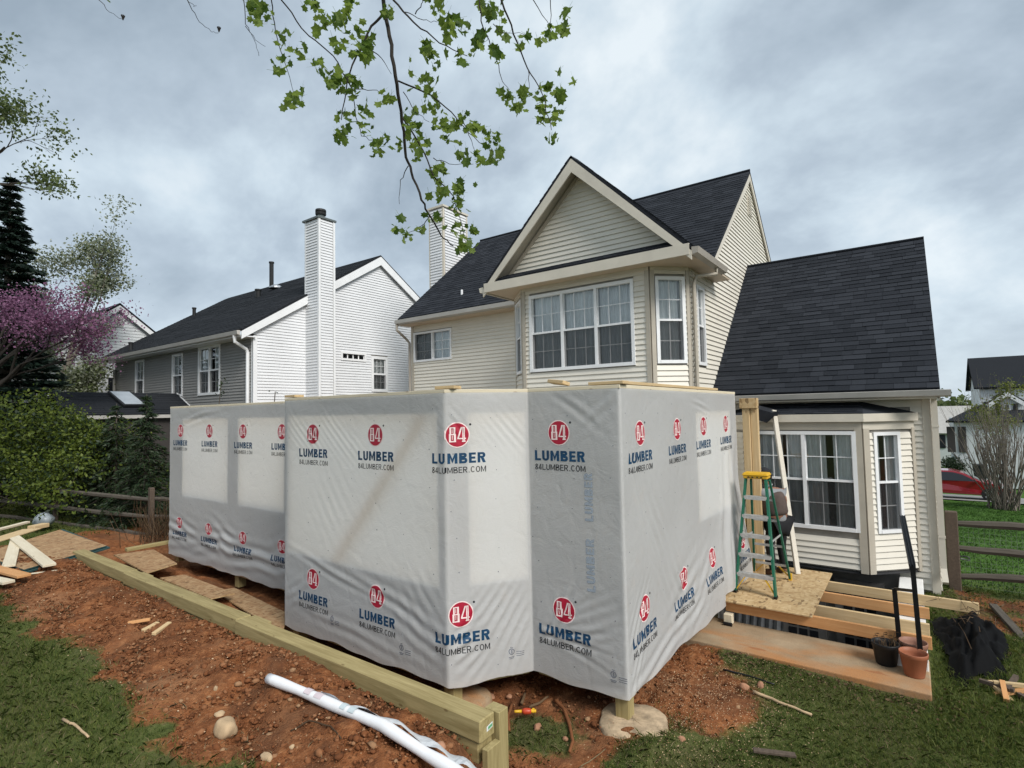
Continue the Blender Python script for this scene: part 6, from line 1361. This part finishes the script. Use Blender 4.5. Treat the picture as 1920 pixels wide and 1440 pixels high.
CL = [(230, 60, 20, 60), (340, 190, 8, 50), (410, 260, 9, 50), (330, 330, 9, 45), (410, 490, 16, 52), (560, 120, 14, 60), (640, 90, 14, 60), (620, 240, 8, 50), (530, 320, 6, 30), (600, 400, 22, 65), (700, 420, 18, 58), (740, 200, 18, 70), (770, 270, 10, 40), (690, 560, 10, 50), (780, 540, 6, 50), (650, 680, 13, 48), (800, 720, 15, 58), (870, 700, 4, 30), (930, 730, 5, 30), (870, 480, 6, 40), (990, 560, 6, 40), (970, 620, 5, 35), (1060, 230, 8, 45), (1090, 290, 10, 50), (1200, 130, 22, 68), (1250, 290, 10, 48), (1330, 200, 12, 50), (1120, 30, 12, 60), (1400, 60, 10, 50), (1050, 400, 10, 60), (1090, 440, 8, 40), (1090, 530, 10, 50), (1150, 620, 14, 48), (1240, 580, 6, 40), (1300, 630, 14, 58), (1390, 690, 12, 48), (1330, 800, 10, 45), (1420, 780, 10, 42), (1240, 770, 8, 45), (1030, 720, 10, 50), (1010, 780, 6, 40), (1120, 860, 14, 58), (1130, 960, 10, 50), (1230, 950, 16, 52), (1220, 1030, 14, 42), (1110, 1090, 6, 38), (1230, 1150, 10, 42), (1260, 1230, 12, 40), (1290, 1150, 4, 28), (920, 1090, 2, 18), (910, 1145, 4, 22), (960, 1180, 8, 32), (1030, 1150, 5, 22), (1420, 280, 9, 36), (1520, 240, 4, 28), (1560, 170, 3, 22), (1460, 480, 8, 42), (1510, 530, 8, 42), (1560, 470, 8, 42), (1640, 520, 10, 48), (1650, 590, 10, 38), (1720, 570, 6, 32), (1740, 470, 8, 36), (1690, 690, 5, 28), (1680, 180, 10, 50), (1770, 150, 8, 38), (1760, 60, 5, 32), (1720, 360, 2, 18), (1800, 410, 2, 16), (1660, 430, 5, 32), (1440, 170, 4, 28), (1360, 20, 6, 36), (700, 10, 5, 30), (860, 60, 6, 40), (480, 20, 6, 40), (1000, 640, 6, 40), (760, 640, 5, 40), (1180, 700, 6, 40), (600, -130, 18, 80), (850, -170, 22, 90), (1150, -150, 22, 85), (1400, -140, 18, 75), (1650, -130, 18, 75), (300, -150, 18, 75), (1000, -290, 30, 130), (700, -290, 24, 120), (1350, -290, 24, 120), (-150, -160, 14, 80), (-560, -160, 14, 80)]
rd = random.Random(77); nl = 0; rest = MB()
for cx_, cy2, n_, r_ in CL:
    for k_ in range(int(n_*1.4)):
        x, y = zp6([(cx_+rd.gauss(0, r_*.52), cy2+rd.gauss(0, r_*.52))])[0]; p = at_d(x, y, 3.55+rd.gauss(0, .11)); s_ = rd.choice((rd.uniform(.026, .042), rd.uniform(.040, .064), rd.uniform(.052, .080)))*(1.12 if cy2 < 500 else 1)
        e_ = Matrix.Rotation(rd.uniform(0, 6.283), 4, 'Z') @ Matrix.Rotation(rd.gauss(.9, .55), 4, 'X') @ Matrix.Rotation(rd.gauss(math.pi, .7), 4, 'Z') @ Matrix.Scale(s_, 4)
        e_.translation = p
        if nl < 300:
            o = link('leaf', LM[rd.randrange(4)], tp); e2 = e_.copy(); e2.translation = p-OT; o.matrix_local = e2; nl += 1
        else:
            me = LM[rd.randrange(4)]; rest.add([e_ @ v.co for v in me.vertices], [tuple(f.vertices) for f in me.polygons])
o = rest.build('leaves', mat('leaf_tulip'), tp); o['kind'] = 'stuff'

# ================================================================== THINGS LYING ABOUT
def gz(x, y): return float(ground_z(x, y))
def sheet(name, pix, z, th, m, edge, label, cat, group=None, grow_=1.0, dz=0):
    P = [on_z(x, y, z) for x, y in pix]; c = sum(P, Vector())/len(P); P = [c+(p-c)*grow_ for p in P]; P = [p+Vector((0, 0, dz)) for p in P]
    b = MB(); n = len(P); b.add([p-Vector((0, 0, th)) for p in P]+P, [tuple(range(n))[::-1]], 1); b.f += [tuple(range(n, 2*n))]; b.m += [0]
    for i in range(n): b.f.append((i, (i+1) % n, n+(i+1) % n, n+i)); b.m.append(1)
    o = b.build(name, [mat(m), mat(edge)], None, loc=c, fix=True); return tag(o, label, cat, group)
sheet('plywood_sheet', ((200, 1023), (45, 1068), (-38, 1039), (112, 993)), -2.085, .02, 'osb_dirty', 'sheathing_edge', 'muddy OSB sheet with a dark green edge at the left end of the timbers', 'OSB sheet', 'OSB sheets lying on the ground')
sheet('plywood_sheet', ((206, 1026), (44, 1074), (-40, 1041), (118, 992)), -2.115, .022, 'sheathing_edge', 'sheathing_edge', 'green-faced sheet lying under the muddy OSB sheet', 'sheathing sheet')
sheet('plywood_sheet', ((213, 1040), (288, 1030), (332, 1056), (275, 1074)), -2.30, .018, 'osb_dirty', 'osb', 'OSB offcut between the short timber and the left wall', 'OSB sheet', 'OSB sheets lying on the ground')
sheet('plywood_sheet', ((300, 1083), (346, 1077), (440, 1112), (395, 1122)), -2.44, .018, 'osb_dirty', 'osb', 'long OSB strip in the trench beside the middle timber', 'OSB sheet', 'OSB sheets lying on the ground')
sheet('plywood_sheet', ((400, 1108), (440, 1102), (540, 1150), (530, 1186), (470, 1150)), -2.56, .018, 'osb_dirty', 'osb', 'clay-covered OSB strip in the trench below the front of the bay', 'OSB sheet', 'OSB sheets lying on the ground')
SC = 'scrap boards heaped at the left end'
def lay(x0, y0, x1, y1, z, w, h, m, lb, tilt=0.0, cat='board', group=SC): return board('scrap_board', on_z(x0, y0, z), on_z(x1, y1, z+tilt), w, h, m, None, (0, 0, 1), lb, cat, group)
lay(26, 1007, 93, 1060, -2.03, .15, .036, 'pine_pale', 'pale plank lying diagonally across the muddy OSB sheet')
lay(30, 1012, 16, 1062, -2.06, .15, .03, 'pine_pale', 'pale plank crossing under the diagonal one')
lay(-40, 1058, 46, 1080, -2.06, .15, .036, 'fir_orange', 'orange plank at the left edge, in front of the pale ones')
lay(-30, 1020, 60, 992, -2.02, .30, .02, 'pine', 'wide tan board at the back of the scrap heap')
lay(-30, 1000, 52, 979, -1.98, .09, .04, 'pine_pale', 'narrow white-ended stick on top of the scrap heap')
lay(58, 990, 86, 984, -2.03, .16, .075, 'pine', 'short square block at the right end of the scrap heap')
lay(-30, 1082, 17, 1092, -2.08, .13, .036, 'pine_pale', 'pale board end lowest at the left edge')
lay(56, 1076, 112, 1069, -2.13, .03, .018, 'pine_pale', 'thin pale lath on the clay beside the green-edged sheet', cat='lath')
lay(236, 1031, 330, 1014, -2.38, .11, .06, 'treated', 'long greenish beam lying behind the OSB offcut', cat='beam')
for (x0, y0, x1, y1, lb, m) in ((240, 1168, 282, 1161, 'flat wood chip left of two cut ends on the clay', 'fir_orange'), (268, 1183, 296, 1168, 'middle wood cut end on the clay strip', 'pine'), (288, 1189, 318, 1168, 'right wood cut end on the clay strip', 'pine')):
    a = on_z(x0, y0, -2.10); zz = gz(a.x, a.y)+.018; board('wood_offcut', on_z(x0, y0, zz), on_z(x1, y1, zz+.01), .045, .03, m, None, (0, .2, 1), lb, 'offcut', 'wood offcuts on the clay strip')
# grey bag
c = gpt(82, 985, 12.4); c.z = -2.42; b = MB(); rd = random.Random(6); n, mth = 14, 7
for j in range(mth+1):
    for i in range(n):
        ph = math.pi*j/mth; a = i*6.2832/n; r = .19*math.sin(ph)*(1+rd.uniform(-.14, .14)); b.v.append((c.x+1.35*r*math.cos(a), c.y+r*math.sin(a), c.z+.17+.17*math.cos(ph)*(-1)*(1+rd.uniform(-.1, .1))))
for j in range(mth):
    for i in range(n): b.f.append((j*n+i, j*n+(i+1) % n, (j+1)*n+(i+1) % n, (j+1)*n+i)); b.m.append(0)
o = b.build('plastic_bag', mat('bag_grey'), None, True, loc=c, fix=True); tag(o, 'crumpled grey plastic sack lying by the left fence', 'sack')
# roll of wrap
z0 = -2.05; rp = [on_z(x, y, z0+dz) for x, y, dz in ((504, 1272, .02), (560, 1294, .02), (640, 1330, .01), (720, 1372, .0), (800, 1414, .0), (862, 1450, .0), (930, 1500, .02))]
for p in rp: p.z = max(p.z, gz(p.x, p.y)+.05)
rw = empty('wrap_roll', rp[0]-Vector((0, 0, .05)), 'roll of white house wrap lying on the clay in front of the timbers', 'roll')
fine = []
for i in range(len(rp)-1):
    for j in range(5): fine.append(rp[i].lerp(rp[i+1], j/5))
fine.append(rp[-1]); b = MB(); b.path(fine, [.036+.003*math.sin(i*.9) for i in range(len(fine))], 18); b.build('roll_tube', mat('roll_white'), rw, True)
b = MB(); b.path([fine[0].lerp(fine[1], -.01), fine[0].lerp(fine[1], .002)], .03, 14); b.build('roll_core', mat('room_dark'), rw)
for i0, i1, m in ((6, 6.7, 'roll_pink'), (7.2, 8.0, 'roll_pink'), (10.2, 10.8, 'roll_teal'), (11.2, 11.9, 'roll_teal')):
    q = lambda t: fine[int(t)].lerp(fine[int(t)+1], t-int(t)); a, c_ = q(i0), q(i1); ax = (c_-a).normalized(); sd1 = ax.cross(Vector((0, 0, 1))).normalized(); u1 = sd1.cross(ax); b = MB()
    for k_ in range(6):
        t0, t1 = math.radians(35+k_*15), math.radians(35+(k_+1)*15); f = lambda p, t: p+(sd1*math.cos(t)+u1*math.sin(t))*.0400
        b.quad(f(a, t0), f(c_, t0), f(c_, t1), f(a, t1))
    b.build('roll_print', mat(m), rw)
b = MB(); nS = 40; rd = random.Random(12)   # loose edge of film beside the roll
side = (rp[-1]-rp[0]).normalized().cross(Vector((0, 0, 1))).normalized()*-1
rows_ = []
for i in range(nS+1):
    t = .24+.74*i/nS; p = fine[0].lerp(fine[-1], t); k_ = t*(len(fine)-1); p = fine[int(min(k_, len(fine)-2))].lerp(fine[int(min(k_, len(fine)-2))+1], k_-int(min(k_, len(fine)-2)))
    w_ = .02+.11*math.sin(min(1, i/nS*1.6)*1.57); row = []
    for j in range(5): f = j/4; row.append(p+side*(.030+w_*f)+Vector((0, 0, .030*(1-f)-.052*f*f+.014*math.sin(i*.8+j)+rd.uniform(-.004, .004))))
    rows_.append(row)
for i in range(nS):
    for j in range(4): b.quad(rows_[i][j], rows_[i+1][j], rows_[i+1][j+1], rows_[i][j+1])
b.build('loose_film', mat('film'), rw, True)
# stones
def stone(px_, py_, r, m, lb, sq=(1, 1, .7), z=None, seed=1, group='stones on bare soil'):
    p = on_z(px_, py_, -2.15 if z is None else z); zz = gz(p.x, p.y); p = on_z(px_, py_, zz+r*.3); bm = bmesh.new(); bmesh.ops.create_icosphere(bm, subdivisions=3, radius=1)
    for v in bm.verts: n = 1+.28*mnoise.noise(v.co*1.1+Vector((seed*3.1, 0, 0)))+.08*mnoise.noise(v.co*3.1+Vector((seed, 2, 0))); v.co = Vector((v.co.x*sq[0], v.co.y*sq[1], v.co.z*sq[2]))*r*n
    me = bpy.data.meshes.new('stone'); bm.to_mesh(me); bm.free(); me.materials.append(mat(m)); me.polygons.foreach_set('use_smooth', [True]*len(me.polygons)); o = link('stone', me, None, p); return tag(o, lb, 'stone', group)
stone(424, 1366, .085, 'rock', 'large tan stone where the clay meets the grass', (1.0, .8, .8), seed=3); stone(412, 1340, .035, 'rock', 'small round stone just behind the large tan one', seed=5); stone(500, 1420, .04, 'rock', 'flat pinkish stone at the bottom edge of the clay', (1.3, .7, .6), seed=8)
stone(548, 1400, .02, 'rock', 'tiny pale stone near the bottom of the clay strip', seed=21); stone(405, 1292, .022, 'rock', 'upright pale pebble in the middle of the clay strip', (.7, .7, 1.2), seed=9); stone(826, 1400, .038, 'rock_red', 'round tan stone beside the end of the wrap roll', seed=11)
stone(918, 1308, .055, 'rock_red', 'reddish stone behind the timber stake', z=-2.8, seed=13); stone(955, 1306, .03, 'rock_red', 'small round stone right of the reddish one', z=-2.8, seed=14); stone(1008, 1364, .042, 'rock_red', 'pointed reddish stone in front of the toy', (.7, 1, .8), z=-2.8, seed=15); stone(1060, 1385, .025, 'rock_red', 'small reddish stone among roots left of the footing', z=-2.8, seed=16); stone(1278, 1385, .03, 'rock_red', 'orange chip of stone right of the footing', z=-2.8, seed=17); stone(1395, 1288, .05, 'rock_red', 'left of two orange stones by the dark metal bar', (1, .6, .7), z=-2.8, seed=18); stone(1426, 1285, .045, 'rock_red', 'right of two orange stones by the dark metal bar', (.7, 1, .8), z=-2.8, seed=19)
# toy
p = on_z(985, 1337, -2.75); ty = empty('plastic_toy', p, 'small yellow and red plastic toy lying in the thin grass', 'toy'); ax = Vector((.80, .59, 0)); u = .016
b = MB(); b.path([p-ax*.10+Vector((0, 0, u)), p-ax*.085+Vector((0, 0, u)), p-ax*.03+Vector((0, 0, u))], [.012, .012, .014], 10); b.build('nose', mat('toy_yellow'), ty, True)
b = MB(); b.path([p-ax*.03+Vector((0, 0, u)), p-ax*.005+Vector((0, 0, u)), p+ax*.04+Vector((0, 0, u)), p+ax*.055+Vector((0, 0, u))], [.02, .028, .026, .018], 12); b.build('body', mat('toy_red'), ty, True)
b = MB(); b.path([p+ax*.055+Vector((0, 0, u)), p+ax*.10+Vector((0, 0, u))], [.016, .014], 10); b.bar(p+ax*.07+Vector((.01, -.02, u)), p+ax*.07+Vector((-.01, .025, u+.01)), .02, .008); b.build('tail', mat('toy_yellow'), ty)
# sticks, bars, offcuts on the right lawn
def stick(pts, z, r, m, lb, cat='stick', group='sticks lying on the grass'):
    P = []
    for x, y in pts: q = on_z(x, y, z); P.append(on_z(x, y, gz(q.x, q.y)+r+.012))
    b = MB(); f = []
    for i in range(len(P)-1):
        for j in range(4): f.append(P[i].lerp(P[i+1], j/4)+Vector((0, 0, random.uniform(-.004, .006))))
    f.append(P[-1]); b.path(f, [r*(1-.3*i/len(f)) for i in range(len(f))], 7); o = b.build('stick', mat(m), None, True, loc=P[0]); return tag(o, lb, cat, group)
stick([(1412, 1297), (1460, 1316), (1522, 1340)], -2.78, .016, 'rock', 'long barkless stick on the lawn below the concrete ledge'); stick([(1356, 1255), (1400, 1266), (1452, 1283)], -2.78, .010, 'iron_black', 'dark thin metal bar at the edge of the sawdust', 'bar'); stick([(118, 1349), (145, 1362), (166, 1382)], -2.15, .010, 'rock', 'curved brown stick on the left lawn')
p = on_z(1412, 1411, -2.77); q = on_z(1492, 1421, -2.77); board('weathered_offcut', p+Vector((0, 0, .02)), q+Vector((0, 0, .02)), .05, .022, 'fence_post', None, (0, 0, 1), 'brown weathered offcut on the lawn near the bottom edge', 'offcut')
stick([(978, 1320), (984, 1300)], -2.78, .016, 'dead_leaf', 'short thick stick standing behind the toy'); stick([(992, 1326), (1012, 1318), (1028, 1306)], -2.78, .014, 'dead_leaf', 'forked stick right of the toy'); stick([(1040, 1312), (1058, 1330), (1068, 1360), (1074, 1390), (1068, 1410)], -2.80, .018, 'clod', 'curving root crossing the bare soil in the notch', 'root', 'surface roots in the notch'); stick([(960, 1320), (952, 1345), (955, 1370)], -2.8, .016, 'clod', 'curving root just right of the timber stake', 'root', 'surface roots in the notch')
stick([(1085, 1440), (1110, 1425), (1135, 1404)], -2.8, .004, 'straw', 'pale straw stem at the bottom edge left of the footing'); stick([(545, 1370), (580, 1352), (620, 1362), (640, 1385)], -2.1, .006, 'dead_leaf', 'thin arched root poking from the clay near the roll', 'root')
# black heap of landscape cloth
c = on_z(1818, 1205, -2.8); hp = empty('landscape_cloth_heap', c, 'heap of black landscape cloth on the grass at the far right', 'heap'); V_, F_ = [], []
n = 44; rg = np.random.default_rng(31)
for i in range(n):
    for j in range(n):
        u_, v_ = (i/(n-1)-.5)*2, (j/(n-1)-.5)*2; rr = math.hypot(u_, v_); x = c.x+u_*.36*(1+.15*math.sin(v_*5)); y = c.y+v_*1.18+.15*math.sin(u_*4)
        nzv = mnoise.noise(Vector((u_*2.4, v_*2.4, 3)))+.6*mnoise.noise(Vector((u_*6, v_*6, 1)))+.35*abs(mnoise.noise(Vector((u_*13, v_*13, 7))))
        h_ = max(0, 1-rr**2.2)*(.17+.15*nzv); V_.append((x, y, gz(x, y)+max(h_, -.01)))
for i in range(n-1):
    for j in range(n-1):
        u_, v_ = ((i+.5)/(n-1)-.5)*2, ((j+.5)/(n-1)-.5)*2
        if math.hypot(u_, v_)+.12*math.sin(7*math.atan2(v_, u_)) < .97: F_.append((i*n+j, (i+1)*n+j, (i+1)*n+j+1, i*n+j+1))
o = link('cloth', numpy_mesh('cloth', np.array(V_)-np.array(c), np.array(F_), mat('plastic_black')), hp)
mb = MB(); rd = random.Random(4)
for i in range(26):
    p = c+Vector((rd.gauss(0, .14), rd.gauss(.1, .4), .24+.1*rd.random())); q = p+Vector((rd.gauss(0, .12), rd.gauss(0, .2), rd.uniform(-.02, .12))); mb.path([p, p.lerp(q, .5)+Vector((0, 0, .03)), q], [.004, .003, .002], 4, cap=False)
o = mb.build('dead_twigs', mat('dead_leaf'), hp); o['kind'] = 'stuff'
fwp = empty('kindling_heap', on_z(1895, 1300, -2.8), 'small heap of split red-brown kindling at the right edge', 'kindling'); rd = random.Random(9); fc = on_z(1895, 1302, -2.8)
for i in range(7):
    p = fc+Vector((rd.uniform(-.10, .10), rd.uniform(-.12, .12), .03+.028*(i % 3))); a = rd.uniform(0, 3.1); d = Vector((math.cos(a), math.sin(a), rd.uniform(-.05, .3)))*.13; board('kindling_stick', p-d, p+d, .04, .032, ('fir_orange', 'fence_post', 'pine', 'fence_post')[i % 4], fwp, bevel=0)

# ---------------------------------------------------------------- clods, grass, litter: uncountable stuff
def scatter_region(n, x0, x1, y0, y1, test, rg):
    x = rg.uniform(x0, x1, n); y = rg.uniform(y0, y1, n); k_ = test(x, y, rg.random(n)); return x[k_], y[k_]
ico = bmesh.new(); bmesh.ops.create_icosphere(ico, subdivisions=1, radius=1); IV = np.array([v.co[:] for v in ico.verts]); ico.verts.index_update(); IF = np.array([[v.index for v in f.verts] for f in ico.faces]); ico.free()
def lumps(name, x, y, size, m, label, cat, rg, flat=.7):
    n = len(x); z = ground_z(x, y); V = IV[None]*(1+rg.normal(0, .22, (n, len(IV), 1)))*size[:, None, None]*np.stack([rg.uniform(.7, 1.4, n), rg.uniform(.7, 1.3, n), np.full(n, flat)], -1)[:, None]
    V = V+np.stack([x, y, z+size*.2], -1)[:, None]; F = IF[None]+(np.arange(n)*len(IV))[:, None, None]
    o = link(name, numpy_mesh(name, V.reshape(-1, 3), F.reshape(-1, 3), mat(m))); return tag(o, label, cat, kind='stuff')
rg = np.random.default_rng(101)
x, y = scatter_region(16000, -11, -2.3, 1.45, 2.86, lambda x, y, r: bare_mask(x, y) > .45+.3*r, rg); x2, y2 = scatter_region(5000, -3.6, -1.0, 2.9, 6.4, lambda x, y, r: bare_mask(x, y) > .5+.3*r, rg)
x = np.r_[x, x2]; y = np.r_[y, y2]; lumps('clay_clods', x, y, np.clip(rg.lognormal(-4.9, .55, len(x)), .003, .030), 'clod', 'loose red clay clods on the dug strip', 'clay', rg)
def grass(name, x, y, h, w, m, label, rg, lean=.5):
    n = len(x); z = ground_z(x, y)-.004; hh = h*rg.uniform(.45, 1.2, n); a = rg.uniform(0, 6.283, n); l = rg.normal(0, lean, (n, 2))*hh[:, None]
    base = np.stack([x, y, z], -1); sd_ = np.stack([np.cos(a), np.sin(a), np.zeros(n)], -1)*(w*rg.uniform(.6, 1.3, n))[:, None]
    mid = base+np.stack([l[:, 0]*.35, l[:, 1]*.35, hh*.6], -1); tip = base+np.stack([l[:, 0], l[:, 1], hh*(1-.25*np.minimum(1, np.linalg.norm(l, axis=1)/np.maximum(hh, 1e-3)))], -1)
    V = np.stack([base-sd_, base+sd_, mid+sd_*.75, tip, mid-sd_*.75], 1).reshape(-1, 3); F = np.arange(5*n).reshape(n, 5)
    o = link(name, numpy_mesh(name, V, F, mat(m))); return tag(o, label, 'grass', kind='stuff')
def lawn(x, y, r): return (bare_mask(x, y)+.16*fbm(x, y, 3.3, 6.) < .62*r+.06) & ~((x > -2.95) & (x < .05) & (y > 6.5) & (y < 10.5))
rg = np.random.default_rng(55)
x, y = scatter_region(95000, -11.5, -2.2, .25, 2.15, lawn, rg); grass('lawn_left', x, y, .045, .0022, 'grass', 'short grass of the upper lawn at the lower left', rg, .7)
x, y = scatter_region(120000, -3.4, 1.9, 3.15, 6.75, lawn, rg); grass('lawn_front', x, y, .045, .0022, 'grass', 'short patchy grass below the addition and ledge', rg, .7)
x, y = scatter_region(60000, -.05, 3.2, 5.6, 11.5, lawn, rg); grass('lawn_right', x, y, .07, .003, 'grass', 'longer grass and weeds right of the concrete ledge', rg, .6)
x, y = scatter_region(60000, .3, 9, 11.5, 31, lambda x, y, r: x > -.2+y*.02, rg); grass('lawn_far', x, y, .06, .008, 'grass_far', 'bright mown lawn beyond the right fence', rg, .6)
x, y = scatter_region(26000, -24, -11.6, .5, 6, lambda x, y, r: bare_mask(x, y) < .5*r+.25, rg); grass('lawn_back', x, y, .08, .007, 'grass', 'rough grass round the left fence', rg, .6)
x, y = scatter_region(5000, -11, -2.3, .3, 2.1, lambda x, y, r: r > .2, rg); x2, y2 = scatter_region(9000, -3.3, 1.7, 3.2, 6.7, lambda x, y, r: lawn(x, y, r*0+.8), rg); grass('dry_blades', np.r_[x, x2], np.r_[y, y2], .035, .0026, 'straw', 'dry straw-coloured blades mixed through the lawns', rg, 1.4)
def litter(name, x, y, size, m, label, cat, rg):
    n = len(x); P = np.stack([x, y, ground_z(x, y)+.012+rg.random(n)*.012], -1); d = rg.normal(0, 1, (n, 3)); d[:, 2] *= .25; V, F = leaf_quads(P, size, rg, .65, d, 0, .1); o = link(name, numpy_mesh(name, V, F, mat(m))); return tag(o, label, cat, kind='stuff')
x = np.r_[rg.uniform(-1.9, .25, 420), rg.normal(.35, .25, 160)]; y = np.r_[6.52-np.abs(rg.normal(0, .16, 420)), rg.normal(6.5, .4, 160)]; litter('leaf_litter', x, y, .035, 'dead_leaf', 'dead brown leaves caught along the concrete ledge', 'leaves', rg)
x = rg.normal(-1.72, .42, 5200); y = rg.normal(5.35, .75, 5200); k_ = x > -2.6; litter('sawdust_chips', x[k_], y[k_], .011, 'sawdust', 'pale sawdust and chips beside the right wall', 'sawdust', rg)
x = rg.uniform(-9.5, -2.5, 420); y = rg.uniform(1.7, 2.8, 420); litter('wood_chips', x, y, .016, 'sawdust', 'pale wood chips strewn over the clay strip', 'chips', rg)
x = rg.uniform(.1, 1.6, 900); y = rg.uniform(8.0, 10.9, 900); litter('leaf_litter', x, y, .04, 'dead_leaf', 'dead leaves on the bare bed by the right fence', 'leaves', rg)
